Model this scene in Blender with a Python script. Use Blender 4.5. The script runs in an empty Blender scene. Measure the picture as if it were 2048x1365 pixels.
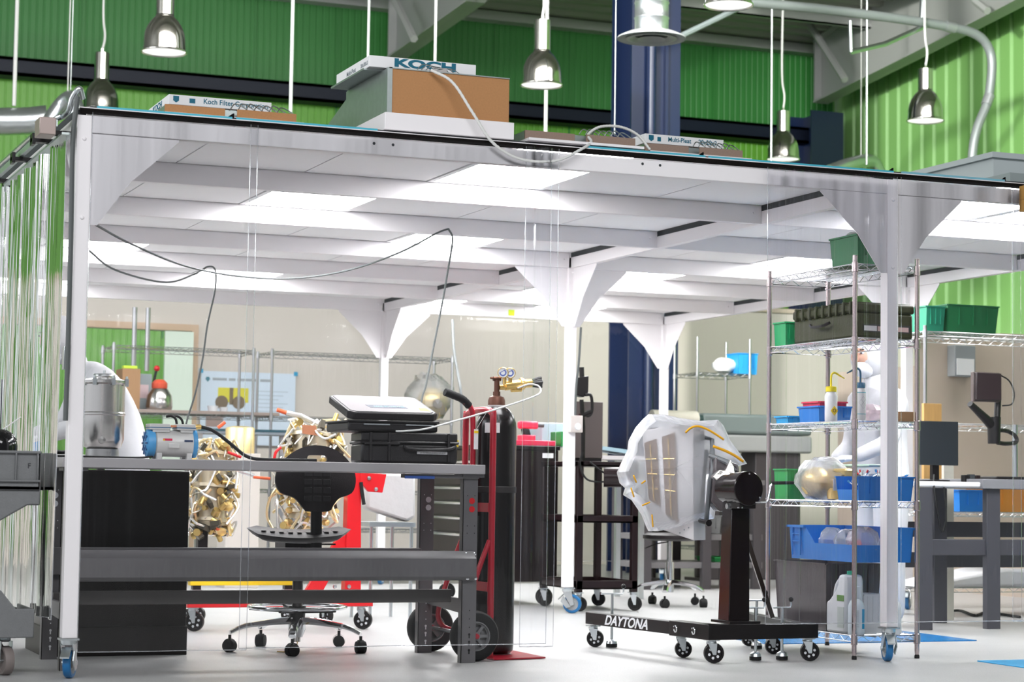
import bpy, math, random
from mathutils import Vector, Matrix
R = math.radians
PI = math.pi
C = bpy.context.scene.collection
sc = bpy.context.scene

# ---------------------------------------------------------------- camera
FPX = 4160.0
CAM = Vector((-1.638, -8.973, 0.835))
YAW, PITCH, ROLL = 0.383, 0.0711, 0.0142
_fw = Vector((math.sin(YAW) * math.cos(PITCH), math.cos(YAW) * math.cos(PITCH), math.sin(PITCH)))
_rt = Vector((math.cos(YAW), -math.sin(YAW), 0))
_up = _rt.cross(_fw)
CR = _rt * math.cos(ROLL) + _up * math.sin(ROLL)
CU = _up * math.cos(ROLL) - _rt * math.sin(ROLL)
cd = bpy.data.cameras.new('camera')
cd.sensor_width = 36
cd.lens = FPX / 2048 * 36
cd.clip_start = 0.1
cd.clip_end = 200
cd.dof.use_dof = True
cd.dof.focus_distance = 10.4
cd.dof.aperture_fstop = 4.5
cam = bpy.data.objects.new('camera', cd)
C.objects.link(cam)
cam.matrix_world = Matrix(((CR.x, CU.x, -_fw.x, CAM.x), (CR.y, CU.y, -_fw.y, CAM.y), (CR.z, CU.z, -_fw.z, CAM.z), (0, 0, 0, 1)))
sc.camera = cam


def at(px, py, **k):
    """world point on the sight line of a pixel of the 2048x1365 frame, on the plane x=, y= or z="""
    d = _fw + CR * ((px - 1024) / FPX) - CU * ((py - 682.5) / FPX)
    (a, v), = k.items()
    i = 'xyz'.index(a)
    return CAM + d * ((v - CAM[i]) / d[i])


# ---------------------------------------------------------------- light
sc.view_settings.view_transform = 'Standard'
sc.view_settings.look = 'None'
sc.view_settings.gamma = 1
sc.view_settings.use_curve_mapping = False
sc.view_settings.exposure = 0.45
sc.cycles.max_bounces = 8
sc.cycles.diffuse_bounces = 4
sc.cycles.glossy_bounces = 3
sc.cycles.transmission_bounces = 4
sc.cycles.transparent_max_bounces = 24
sc.cycles.caustics_reflective = False
sc.cycles.caustics_refractive = False
sc.cycles.sample_clamp_indirect = 6
sc.cycles.use_adaptive_sampling = True
sc.cycles.adaptive_threshold = 0.02
sc.cycles.use_denoising = True
world = bpy.data.worlds.new('world')
sc.world = world
world.use_nodes = True
wb = world.node_tree.nodes['Background']
wb.inputs[0].default_value = (0.93, 0.96, 1.0, 1)
# daylight comes in from the open left side (-x); the hall behind the camera is dim
wn, wl_ = world.node_tree.nodes, world.node_tree.links
wtc = wn.new('ShaderNodeTexCoord')
wsx = wn.new('ShaderNodeSeparateXYZ')
wl_.new(wtc.outputs['Generated'], wsx.inputs[0])
wmr = wn.new('ShaderNodeMapRange')
wmr.inputs['From Min'].default_value = 0.25
wmr.inputs['From Max'].default_value = -0.9
wmr.inputs['To Min'].default_value = 0.14
wmr.inputs['To Max'].default_value = 0.6
wmr.interpolation_type = 'SMOOTHSTEP'
wl_.new(wsx.outputs[0], wmr.inputs['Value'])
wl_.new(wmr.outputs[0], wb.inputs[1])


def area(name, loc, target, sx, sy, power, col=(1, 1, 1)):
    l = bpy.data.lights.new(name, 'AREA')
    l.shape = 'RECTANGLE'
    l.size, l.size_y, l.energy, l.color = sx, sy, power, col
    o = bpy.data.objects.new(name, l)
    C.objects.link(o)
    o.location = loc
    o.rotation_euler = (Vector(target) - Vector(loc)).to_track_quat('-Z', 'Y').to_euler()
    return o


def spot(name, loc, target, deg, power, col=(1, 1, 1), r=0.4, blend=0.6):
    l = bpy.data.lights.new(name, 'SPOT')
    l.energy, l.color, l.spot_size, l.spot_blend, l.shadow_soft_size = power, col, R(deg), blend, r
    o = bpy.data.objects.new(name, l)
    C.objects.link(o)
    o.location = loc
    o.rotation_euler = (Vector(target) - Vector(loc)).to_track_quat('-Z', 'Y').to_euler()
    return o


# unseen fill areas added for brightness, and a shaft of daylight reaching the right wall
area('front_fill_light', (-2, -9.5, 7.2), (3, 2.5, 0.8), 12, 2.5, 700, (0.97, 0.98, 1))  # added area light that brightens the post fronts
area('left_fill_light', (-11, 4, 5.5), (4, 6, 1.5), 8, 3, 500, (0.95, 0.98, 1))  # added unseen fill from the left side
area('partition_fill_light', (4.5, 3.5, 7.4), (5.5, 12.5, 1.2), 12, 3, 1150, (1, 0.98, 0.95))  # added unseen fill to brighten the beige partition
area('rear_wall_fill_light', (2.8, 12.9, 2.2), (2.8, 15.9, 2.3), 4, 0.5, 45, (1, 1, 0.97))  # added wash hidden behind the partition, brightens the green in the opening
spot('daylight_shaft', (-7, -3, 7.2), (13.3, 14.2, 3.4), 22, 14000, (1, 1, 0.93))

# ---------------------------------------------------------------- materials
_M = {}


def mat(name, col, rough=0.5, metal=0.0, spec=0.5, var=0.0, vscale=8.0, bump=0.0, bscale=60.0, coat=0.0, alpha=1.0,
        trans=0.0, emit=0.0, stretch=None, sheen=0.0):
    if name in _M:
        return _M[name]
    m = bpy.data.materials.new(name)
    m.use_nodes = True
    n, l = m.node_tree.nodes, m.node_tree.links
    b = n['Principled BSDF']
    c4 = (*col, 1)
    b.inputs['Base Color'].default_value = c4
    b.inputs['Roughness'].default_value = rough
    b.inputs['Metallic'].default_value = metal
    b.inputs['Specular IOR Level'].default_value = spec
    b.inputs['Coat Weight'].default_value = coat
    b.inputs['Alpha'].default_value = alpha
    b.inputs['Transmission Weight'].default_value = trans
    if emit:
        b.inputs['Emission Color'].default_value = c4
        b.inputs['Emission Strength'].default_value = emit
    if var or bump:
        tc = n.new('ShaderNodeTexCoord')
        mp = n.new('ShaderNodeMapping')
        l.new(tc.outputs['Object'], mp.inputs[0])
        if stretch:
            mp.inputs['Scale'].default_value = stretch
    if var:
        t = n.new('ShaderNodeTexNoise')
        t.inputs['Scale'].default_value = vscale
        t.inputs['Detail'].default_value = 6
        l.new(mp.outputs[0], t.inputs['Vector'])
        mx = n.new('ShaderNodeMix')
        mx.data_type = 'RGBA'
        mx.inputs[6].default_value = (*[max(0, c * (1 - var)) for c in col], 1)
        mx.inputs[7].default_value = (*[min(1, c * (1 + var)) for c in col], 1)
        l.new(t.outputs[0], mx.inputs[0])
        l.new(mx.outputs[2], b.inputs['Base Color'])
    if bump:
        t2 = n.new('ShaderNodeTexNoise')
        t2.inputs['Scale'].default_value = bscale
        t2.inputs['Detail'].default_value = 4
        l.new(mp.outputs[0], t2.inputs['Vector'])
        bp = n.new('ShaderNodeBump')
        bp.inputs['Strength'].default_value = bump
        bp.inputs['Distance'].default_value = 0.01
        l.new(t2.outputs[0], bp.inputs['Height'])
        l.new(bp.outputs[0], b.inputs['Normal'])
    _M[name] = m
    return m


def film(name, tint=(0.97, 0.975, 0.985), rough=0.04, ior=1.45, milk=0.0, bump=0.35, scale=(14, 14, 0.7), milkcol=(0.9, 0.92, 0.95)):
    """clear plastic film: sees through, reflects by Fresnel, with long soft ripples"""
    if name in _M:
        return _M[name]
    m = bpy.data.materials.new(name)
    m.use_nodes = True
    n, l = m.node_tree.nodes, m.node_tree.links
    n.remove(n['Principled BSDF'])
    out = n['Material Output']
    tr = n.new('ShaderNodeBsdfTransparent')
    tr.inputs[0].default_value = (*tint, 1)
    gl = n.new('ShaderNodeBsdfGlossy')
    gl.inputs['Roughness'].default_value = rough
    gl.inputs['Color'].default_value = (1, 1, 1, 1)
    fr = n.new('ShaderNodeFresnel')
    fr.inputs[0].default_value = ior
    tc = n.new('ShaderNodeTexCoord')
    mp = n.new('ShaderNodeMapping')
    mp.inputs['Scale'].default_value = scale
    l.new(tc.outputs['Object'], mp.inputs[0])
    ns = n.new('ShaderNodeTexNoise')
    ns.inputs['Scale'].default_value = 1.0
    ns.inputs['Detail'].default_value = 3
    l.new(mp.outputs[0], ns.inputs['Vector'])
    bp = n.new('ShaderNodeBump')
    bp.inputs['Strength'].default_value = bump
    bp.inputs['Distance'].default_value = 0.05
    l.new(ns.outputs[0], bp.inputs['Height'])
    l.new(bp.outputs[0], gl.inputs['Normal'])
    l.new(bp.outputs[0], fr.inputs['Normal'])
    m1 = n.new('ShaderNodeMixShader')
    l.new(fr.outputs[0], m1.inputs[0])
    l.new(tr.outputs[0], m1.inputs[1])
    l.new(gl.outputs[0], m1.inputs[2])
    last = m1
    if milk:
        df = n.new('ShaderNodeBsdfDiffuse')
        df.inputs[0].default_value = (*milkcol, 1)
        tl = n.new('ShaderNodeBsdfTranslucent')
        tl.inputs[0].default_value = (*milkcol, 1)
        a = n.new('ShaderNodeAddShader')
        mh = n.new('ShaderNodeMixShader')
        mh.inputs[0].default_value = 0.5
        l.new(df.outputs[0], mh.inputs[1])
        l.new(tl.outputs[0], mh.inputs[2])
        m2 = n.new('ShaderNodeMixShader')
        m2.inputs[0].default_value = milk
        l.new(m1.outputs[0], m2.inputs[1])
        l.new(mh.outputs[0], m2.inputs[2])
        n.remove(a)
        last = m2
    l.new(last.outputs[0], out.inputs[0])
    _M[name] = m
    return m


WHITE = mat('powder_coated_white_steel', (0.86, 0.83, 0.848), 0.38, 0, 0.4)
PANEL = mat('white_ceiling_panel', (0.88, 0.87, 0.88), 0.55)
LIGHTP = mat('lit_diffuser_panel', (1, 1, 1), 0.5, emit=15)
BLACK = mat('black_painted_steel', (0.007, 0.0055, 0.006), 0.34, 0, 0.3)
RUBBER = mat('black_rubber', (0.01, 0.01, 0.0105), 0.65, 0, 0.3)
PLBLK = mat('black_moulded_plastic', (0.008, 0.0065, 0.0075), 0.42, 0, 0.35, bump=0.15, bscale=300)
CHROME = mat('chrome', (0.75, 0.76, 0.78), 0.12, 1.0)
ZINC = mat('zinc_plated_steel', (0.62, 0.66, 0.68), 0.28, 1.0, var=0.1)
GALV = mat('galvanised_sheet', (0.52, 0.58, 0.57), 0.33, 0.85, var=0.12, vscale=30)
STEEL = mat('brushed_stainless_steel', (0.62, 0.6, 0.58), 0.2, 1.0, bump=0.05, bscale=200, stretch=(1, 1, 0.02))
DUCT = mat('spiral_duct_steel', (0.62, 0.66, 0.68), 0.3, 0.9, bump=0.3, bscale=12)
BLUEW = mat('blue_polyurethane_tyre', (0.01, 0.13, 0.33), 0.3)
TEAL = mat('teal_gasket', (0.06, 0.42, 0.55), 0.5)
DARKG = mat('dark_gasket', (0.03, 0.035, 0.04), 0.7)
GREYM = mat('grey_painted_steel', (0.135, 0.13, 0.135), 0.42)
GREYT = mat('light_grey_laminate', (0.46, 0.44, 0.45), 0.45, var=0.04)
REDP = mat('red_painted_steel', (0.42, 0.008, 0.025), 0.28, coat=0.3)
REDS = mat('bright_red_steel', (0.68, 0.006, 0.012), 0.35)
BROWN = mat('brown_hardboard', (0.44, 0.215, 0.085), 0.75, var=0.12, vscale=120)
BROWN2 = mat('dull_brown_board', (0.27, 0.19, 0.15), 0.75, var=0.12, vscale=120)
BRASS = mat('polished_brass', (0.85, 0.58, 0.2), 0.25, 0.8)
BRONZE = mat('brown_bronze', (0.13, 0.055, 0.035), 0.45, 0.6)
GOLD = mat('gold_foil', (0.88, 0.64, 0.26), 0.32, 0.6, bump=0.6, bscale=18)
COPPER = mat('copper_plate', (0.75, 0.32, 0.18), 0.35, 0.8)
ORANGE = mat('orange_red_plastic', (0.8, 0.13, 0.04), 0.45)
YELLOW = mat('yellow_paint', (0.9, 0.62, 0.01), 0.4)
BLUEBIN = mat('blue_bin_plastic', (0.01, 0.19, 0.62), 0.4, coat=0.1)
GRNBIN = mat('green_bin_plastic', (0.02, 0.28, 0.07), 0.4)
DGRNBIN = mat('dark_green_bin_plastic', (0.015, 0.17, 0.06), 0.4)
REDBIN = mat('red_bin_plastic', (0.75, 0.03, 0.09), 0.4)
OLIVE = mat('olive_case_plastic', (0.028, 0.032, 0.007), 0.5, 0, 0.3, bump=0.1)
WPLAST = mat('white_bottle_plastic', (0.75, 0.77, 0.8), 0.4)
WHITEP = mat('white_paper', (0.85, 0.85, 0.86), 0.8)
INKT = mat('teal_ink', (0.0, 0.13, 0.21), 0.6)
INKB = mat('black_ink', (0.03, 0.03, 0.035), 0.6)
INKG = mat('grey_ink', (0.3, 0.33, 0.36), 0.6)
NAVY = mat('navy_painted_steel', (0.008, 0.018, 0.06), 0.35)
RAFT = mat('pale_grey_painted_steel', (0.36, 0.37, 0.36), 0.5)
CABLE = mat('grey_cable', (0.09, 0.1, 0.1), 0.6)
WCORD = mat('white_cord', (0.75, 0.75, 0.74), 0.5)
RODM = mat('pale_grey_rod', (0.42, 0.46, 0.44), 0.5)
SUIT = mat('white_cleanroom_suit', (0.56, 0.56, 0.58), 0.85, bump=0.5, bscale=9)
SKIN = mat('skin', (0.62, 0.36, 0.26), 0.55)
CARTG = mat('grey_structural_foam', (0.17, 0.175, 0.18), 0.6, var=0.1, vscale=40, bump=0.2, bscale=150)
CREAM = mat('cream_plastic_roll', (0.78, 0.75, 0.66), 0.6)
CARDB = mat('cardboard', (0.38, 0.22, 0.11), 0.8, var=0.08, vscale=30)
TAN = mat('tan_panel', (0.5, 0.42, 0.34), 0.8, var=0.04)
WOODC = mat('light_wood', (0.62, 0.36, 0.12), 0.6, var=0.15, stretch=(8, 8, 0.6))
CLEAR = film('clear_vinyl_curtain', bump=0.16)
CLEARF = film('folded_vinyl_curtain', bump=0.3, scale=(20, 20, 0.5), ior=1.2)
CLEARG = film('gathered_vinyl_curtain', bump=0.5, scale=(38, 38, 0.8), tint=(0.93, 0.93, 0.96), ior=1.5)
HEM = film('vinyl_hem', tint=(0.97, 0.98, 1.0), milk=0.22, milkcol=(0.95, 0.97, 1.0), rough=0.15, bump=0.1)
BAG = film('milky_plastic_bag', milk=0.3, rough=0.35, bump=0.5, scale=(14, 14, 14), milkcol=(0.86, 0.87, 0.9))
WRAP = film('white_translucent_wrap', tint=(0.93, 0.93, 0.95), milk=0.27, rough=0.3, bump=0.5, scale=(6, 6, 2.2), milkcol=(0.86, 0.87, 0.9))


# ---------------------------------------------------------------- mesh builder
def frame_of(d):
    d = Vector(d).normalized()
    a = Vector((0, 0, 1)) if abs(d.z) < 0.9 else Vector((1, 0, 0))
    u = d.cross(a).normalized()
    return u, d.cross(u).normalized()


class MB:
    def __init__(s):
        s.v, s.f = [], []

    def add(s, vs, fs):
        n = len(s.v)
        s.v += [Vector(v) for v in vs]
        s.f += [tuple(i + n for i in f) for f in fs]
        return s

    def box(s, x0, x1, y0, y1, z0, z1, m=None):
        vs = [Vector((x, y, z)) for z in (z0, z1) for y in (y0, y1) for x in (x0, x1)]
        if m is not None:
            vs = [m @ v for v in vs]
        return s.add(vs, [(0, 2, 3, 1), (4, 5, 7, 6), (0, 1, 5, 4), (2, 6, 7, 3), (0, 4, 6, 2), (1, 3, 7, 5)])

    def cyl(s, a, b, r, r2=None, n=16, cap=True):
        return s.tube([a, b], [r, r if r2 is None else r2], n, cap)

    def tube(s, pts, r, n=8, cap=True, closed=False):
        pts = [Vector(p) for p in pts]
        rs = r if isinstance(r, (list, tuple)) else [r] * len(pts)
        k = len(pts)
        rings = []
        pu = None
        for i, p in enumerate(pts):
            a = pts[(i - 1) % k] if (closed or i > 0) else p
            b = pts[(i + 1) % k] if (closed or i < k - 1) else p
            d = (b - a)
            if d.length < 1e-9:
                d = Vector((0, 0, 1))
            d.normalize()
            if pu is None:
                u, w = frame_of(d)
            else:
                u = (pu - d * pu.dot(d))
                u = u.normalized() if u.length > 1e-6 else frame_of(d)[0]
                w = d.cross(u)
            pu = u
            rings.append([p + (u * math.cos(2 * PI * j / n) + w * math.sin(2 * PI * j / n)) * rs[i] for j in range(n)])
        vs = [q for rg in rings for q in rg]
        fs = []
        for i in range(k if closed else k - 1):
            i2 = (i + 1) % k
            for j in range(n):
                j2 = (j + 1) % n
                fs.append((i * n + j, i * n + j2, i2 * n + j2, i2 * n + j))
        if cap and not closed:
            fs.append(tuple(range(n - 1, -1, -1)))
            fs.append(tuple((k - 1) * n + j for j in range(n)))
        return s.add(vs, fs)

    def lathe(s, prof, o=(0, 0, 0), axis=(0, 0, 1), n=28, ang=2 * PI, sx=1, sy=1):
        o = Vector(o)
        ax = Vector(axis).normalized()
        if abs(ax.z) > 0.999:
            u, w = Vector((1, 0, 0)), Vector((0, 1, 0)) * (1 if ax.z > 0 else -1)
        else:
            u, w = frame_of(ax)
        vs = []
        for r, h in prof:
            for j in range(n):
                t = ang * j / n
                vs.append(o + ax * h + u * (r * math.cos(t) * sx) + w * (r * math.sin(t) * sy))
        fs = []
        for i in range(len(prof) - 1):
            for j in range(n):
                j2 = (j + 1) % n
                fs.append((i * n + j, i * n + j2, (i + 1) * n + j2, (i + 1) * n + j))
        return s.add(vs, fs)

    def sph(s, c, r, n=16, sz=(1, 1, 1), jit=0, seed=1):
        rnd = random.Random(seed)
        c = Vector(c)
        m = max(4, n // 2)
        vs = [c + Vector((0, 0, r * sz[2]))]
        for i in range(1, m):
            t = PI * i / m
            for j in range(n):
                q = 1 + jit * (rnd.random() - 0.5)
                a = 2 * PI * j / n
                vs.append(c + Vector((r * sz[0] * math.sin(t) * math.cos(a), r * sz[1] * math.sin(t) * math.sin(a), r * sz[2] * math.cos(t))) * q)
        vs.append(c - Vector((0, 0, r * sz[2])))
        fs = [(0, 1 + j, 1 + (j + 1) % n) for j in range(n)]
        for i in range(m - 2):
            for j in range(n):
                fs.append((1 + i * n + j, 1 + (i + 1) * n + j, 1 + (i + 1) * n + (j + 1) % n, 1 + i * n + (j + 1) % n))
        L = len(vs) - 1
        fs += [(L, 1 + (m - 2) * n + (j + 1) % n, 1 + (m - 2) * n + j) for j in range(n)]
        if jit:
            vs = [c + (v - c) for v in vs]
        return s.add(vs, fs)

    def prism(s, poly, d):
        """poly: list of 3-D points, d: extrusion vector"""
        k = len(poly)
        d = Vector(d)
        vs = [Vector(p) for p in poly] + [Vector(p) + d for p in poly]
        fs = [tuple(range(k)), tuple(range(2 * k - 1, k - 1, -1))] + [(i, i + k, (i + 1) % k + k, (i + 1) % k) for i in range(k)]
        return s.add(vs, fs)

    def grid(s, fn, nu, nv):
        vs = [fn(i / nu, j / nv) for j in range(nv + 1) for i in range(nu + 1)]
        fs = [(j * (nu + 1) + i, j * (nu + 1) + i + 1, (j + 1) * (nu + 1) + i + 1, (j + 1) * (nu + 1) + i) for j in range(nv) for i in range(nu)]
        return s.add(vs, fs)


def origin_of(o):
    m = Matrix.Identity(4)
    while o:
        m = (Matrix.Translation(o.location) @ o.rotation_euler.to_matrix().to_4x4()) @ m
        o = o.parent
    return m


def obj(name, mb, m, parent=None, local=False, smooth=True, bevel=0.0, kind=None, label=None, solid=0.0, subd=0):
    """link a builder as ONE mesh object; world coordinates unless local"""
    me = bpy.data.meshes.new(name)
    vs = mb.v
    if parent is not None and not local:
        inv = origin_of(parent).inverted()
        vs = [inv @ v for v in vs]
    me.from_pydata([tuple(v) for v in vs], [], mb.f)
    me.materials.append(m)
    if smooth:
        me.shade_smooth()
        me.set_sharp_from_angle(angle=0.65)
    me.update()
    o = bpy.data.objects.new(name, me)
    C.objects.link(o)
    if parent is not None:
        o.parent = parent
    if bevel:
        b = o.modifiers.new('bevel', 'BEVEL')
        b.width = bevel
        b.segments = 2
        b.limit_method = 'ANGLE'
        b.angle_limit = R(40)
        b.harden_normals = False
    if solid:
        b = o.modifiers.new('solid', 'SOLIDIFY')
        b.thickness = solid
    if subd:
        b = o.modifiers.new('sub', 'SUBSURF')
        b.levels = b.render_levels = subd
    if kind:
        o['kind'] = kind
    if label:
        o['label'] = label
    return o


def thing(name, label, cat, loc=(0, 0, 0), rz=0, group=None):
    o = bpy.data.objects.new(name, None)
    o.empty_display_size = 0.1
    C.objects.link(o)
    o.location = loc
    o.rotation_euler = (0, 0, rz)
    o['label'] = label
    o['category'] = cat
    if group:
        o['group'] = group
    return o


def tag(o, label, cat, group=None, kind=None):
    o['label'] = label
    o['category'] = cat
    if group:
        o['group'] = group
    if kind:
        o['kind'] = kind
    return o


def copy_tree(o, parent=None, loc=None, rz=None, label=None):
    c = o.copy()
    C.objects.link(c)
    if parent is not None:
        c.parent = parent
    for ch in list(o.children):
        copy_tree(ch, c)
    if loc is not None:
        c.location = loc
    if rz is not None:
        c.rotation_euler = (0, 0, rz)
    if label:
        c['label'] = label
    return c


def text(name, body, size, m, parent, loc, rot, sx=1.0, ext=0.0006, off=0.0, align='CENTER', local=False, shear=0.0):
    cu = bpy.data.curves.new(name, 'FONT')
    cu.body = body
    cu.size = size
    cu.extrude = ext
    cu.offset = off
    cu.shear = shear
    cu.align_x = align
    cu.align_y = 'CENTER'
    cu.materials.append(m)
    tmp = bpy.data.objects.new(name + '_outline', cu)
    me = bpy.data.meshes.new_from_object(tmp)
    bpy.data.objects.remove(tmp)
    bpy.data.curves.remove(cu)
    o = bpy.data.objects.new(name, me)
    C.objects.link(o)
    M = Matrix.Translation(Vector(loc)) @ Matrix(rot).to_4x4() if not isinstance(rot, tuple) else Matrix.Translation(Vector(loc)) @ __import__('mathutils').Euler(rot).to_matrix().to_4x4()
    M = M @ Matrix.Diagonal((sx, 1, 1, 1))
    if parent is not None:
        o.parent = parent
        if not local:
            M = origin_of(parent).inverted() @ M
    o.matrix_basis = M
    return o


def struct(name, mb, m, **k):
    return obj(name, mb, m, kind='structure', **k)


def arc(c, r, a0, a1, n, u=(1, 0, 0), w=(0, 0, 1)):
    c, u, w = Vector(c), Vector(u), Vector(w)
    return [c + u * (r * math.cos(a0 + (a1 - a0) * i / n)) + w * (r * math.sin(a0 + (a1 - a0) * i / n)) for i in range(n + 1)]


def catm(pts, n=8):
    """smooth path through points"""
    P = [Vector(p) for p in pts]
    P = [P[0] * 2 - P[1]] + P + [P[-1] * 2 - P[-2]]
    out = []
    for i in range(1, len(P) - 2):
        for j in range(n):
            t = j / n
            a, b, c, d = P[i - 1], P[i], P[i + 1], P[i + 2]
            out.append(0.5 * ((2 * b) + (c - a) * t + (2 * a - 5 * b + 4 * c - d) * t * t + (3 * b - a - 3 * c + d) * t ** 3))
    out.append(P[-2])
    return out


# ================================================================ the setting
floorm = mat('pale_grey_concrete', (0.43, 0.43, 0.43), 0.36, 0, 0.5, var=0.1, vscale=3, bump=0.06, bscale=90)
if True:
    n_, l_ = floorm.node_tree.nodes, floorm.node_tree.links
    sp = n_.new('ShaderNodeTexNoise')
    sp.inputs['Scale'].default_value = 160
    rp = n_.new('ShaderNodeValToRGB')
    rp.color_ramp.elements[0].position = 0.3
    rp.color_ramp.elements[0].color = (0.62, 0.62, 0.62, 1)
    rp.color_ramp.elements[1].position = 0.42
    rp.color_ramp.elements[1].color = (1, 1, 1, 1)
    mm = n_.new('ShaderNodeMix')
    mm.data_type = 'RGBA'
    mm.blend_type = 'MULTIPLY'
    mm.inputs[0].default_value = 1
    bs = n_['Principled BSDF']
    src = bs.inputs['Base Color'].links[0].from_socket
    tcn = [q for q in n_ if q.type == 'TEX_COORD'][0]
    l_.new(tcn.outputs['Object'], sp.inputs['Vector'])
    l_.new(sp.outputs[0], rp.inputs[0])
    l_.new(src, mm.inputs[6])
    l_.new(rp.outputs[0], mm.inputs[7])
    l_.new(mm.outputs[2], bs.inputs['Base Color'])
struct('floor', MB().box(-14, 13.4, -11, 16.2, -0.1, 0), floorm)

GU = mat('dark_green_wall_panel', (0.025, 0.165, 0.03), 0.5)
GL = mat('leaf_green_wall_panel', (0.10, 0.30, 0.03), 0.45)
BEIGE = mat('beige_partition', (0.56, 0.52, 0.475), 0.8, var=0.03, vscale=2)
WT = 7.0


def ribbed(x0, x1, z0, z1, y, pitch, dep, seam):
    """wall of fine vertical ribs facing -y"""
    pts = []
    x = x0
    while x < x1:
        pts += [(x, y), (x + pitch * 0.7, y), (x + pitch * 0.78, y + dep), (x + pitch * 0.92, y + dep)]
        x += pitch
    pts.append((x1, y))
    mb = MB()
    vs = [(a, b, z) for z in (z0, z1) for a, b in pts]
    k = len(pts)
    mb.add(vs, [(i, i + 1, k + i + 1, k + i) for i in range(k - 1)])
    mb.box(x0, x1, y + dep + 0.01, y + 0.2, z0, z1)
    sx = x0 + 0.4
    return mb


struct('wall_back_upper', ribbed(-14, 13.2, 5.62, WT, 16.0, 0.085, 0.006, 1), GU)
struct('wall_back_lower', ribbed(-14, 13.2, 0, 5.62, 16.0, 0.085, 0.006, 1), GL)
for i in range(12):
    x = 0.62 + i * 1.07
    struct('trim_%d' % (i + 1), MB().box(x, x + 0.022, 15.985, 16.0, 2.6, WT), GU)
# right wall: deeper ribs facing -x
mb = MB()
pts = []
y = -2.0
while y < 16:
    pts += [(13.3, y), (13.3, y + 0.2), (13.34, y + 0.225), (13.34, y + 0.255)]
    y += 0.28
pts.append((13.3, 16.2))
k = len(pts)
mb.add([(a, b, z) for z in (0, WT + 1.5) for a, b in pts], [(i, i + 1, k + i + 1, k + i) for i in range(k - 1)])
mb.box(13.36, 13.5, -2, 16.2, 0, WT + 1.5)
struct('wall_right', mb, mat('leaf_green_wall_panel_lit', (0.24, 0.5, 0.15), 0.45))  # lower wall green as if strongly lit; the light is in the colour
# navy girts and columns
mb = MB()
mb.box(-14, 13.0, 15.72, 15.98, 5.62, 5.66).box(-14, 13.0, 15.72, 15.75, 5.62, 5.84).box(-14, 13.0, 15.72, 15.98, 5.8, 5.84)
struct('girt_back', mb, mat('dark_navy_steel', (0.004, 0.007, 0.018), 0.5, 0, 0.25))
for i, (x, y, w, d) in enumerate([(7.42, 10.3, 0.56, 0.5), (12.45, 15.3, 0.5, 0.6)]):
    mb = MB()
    h = 7.6 if i == 0 else 6.0
    mb.box(x, x + w, y, y + 0.03, 0, h).box(x, x + w, y + d - 0.03, y + d, 0, h).box(x + w * 0.42, x + w * 0.58, y + 0.03, y + d - 0.03, 0, h)
    if i == 0:
        mb.cyl((x + w * 0.36, y - 0.05, 0), (x + w * 0.36, y - 0.05, h), 0.05, n=12)
        mb.box(x + w * 0.66, x + w * 0.72, y - 0.04, y, 0, h)
    struct('column_%d' % (i + 1), mb, NAVY)
# ceiling deck: ribs run across
mb = MB()
pts = []
y = -11.0
zc = lambda y: WT + 0.02 + (16 - y) * 0.065
while y < 16.2:
    pts += [(y, zc(y)), (y + 0.12, zc(y)), (y + 0.15, zc(y) + 0.07), (y + 0.27, zc(y) + 0.07)]
    y += 0.3
k = len(pts)
mb.add([(x, a, z) for x in (-14, 13.5) for a, z in pts], [(i, i + 1, k + i + 1, k + i) for i in range(k - 1)])
struct('ceiling', mb, mat('grey_steel_deck', (0.33, 0.33, 0.3), 0.6))
struct('trim_13', MB().box(-14, 13.3, 15.8, 16.0, WT - 0.1, WT + 0.02), RAFT)
for i, y in enumerate((14.2, 12.4, 10.6, 8.8, 7.0)):
    z = zc(y) - 0.22
    struct('purlin_%d' % (i + 1), MB().box(-14, 13.4, y, y + 0.02, z, z + 0.2).box(-14, 13.4, y, y + 0.08, z, z + 0.02).box(-14, 13.4, y, y + 0.08, z + 0.18, z + 0.2), RAFT)


def rafter(name, x, pl, pu, br):
    """pl/pu: lower and upper edges of the web as (y, z); a deep tapered I section"""
    mb = MB()
    mb.prism([(x, a, b) for a, b in pl] + [(x, a, b) for a, b in reversed(pu)], (0.015, 0, 0))
    for e, s in ((pl, 0), (pu, 0)):
        for (a, b), (c, d) in zip(e[:-1], e[1:]):
            mb.prism([(x - 0.11, a, b), (x - 0.11, c, d), (x - 0.11, c, d + 0.025), (x - 0.11, a, b + 0.025)], (0.235, 0, 0))
    mb.box(x - 0.1, x + 0.11, pl[0][0] - 0.03, pl[0][0], pl[0][1], pu[0][1])
    o = struct(name, mb, RAFT)
    return o


q = [at(1640, 207, x=12.7), at(1840, 108, x=12.7), at(2060, -5, x=12.7)]
rafter('rafter_right', 12.7, [(q[0].y, q[0].z), (q[1].y, q[1].z), (q[2].y, q[2].z), (4.0, 9.3)],
       [(q[0].y, 6.98), (q[1].y, 7.5), (q[2].y, 7.95), (4.0, 10.2)], None)
q = [at(790, 118, x=6.6), at(950, 4, x=6.6)]
rafter('rafter_left', 6.6, [(q[0].y, q[0].z), (q[1].y, q[1].z), (6.0, 8.7)], [(q[0].y, 6.98), (q[1].y, 7.3), (6.0, 9.6)], None)
# rafter braces
for i, (a, b, xx) in enumerate([((1612, 38), (1690, 160), 12.3), ((790, 0), (828, 78), 6.3), ((1948, 0), (1975, 22), 12.3)]):
    p0, p1 = at(*a, x=xx), at(*b, x=xx)
    struct('brace_%d' % (i + 1), MB().tube([p0, p1], 0.05, n=6), RAFT)

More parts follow.
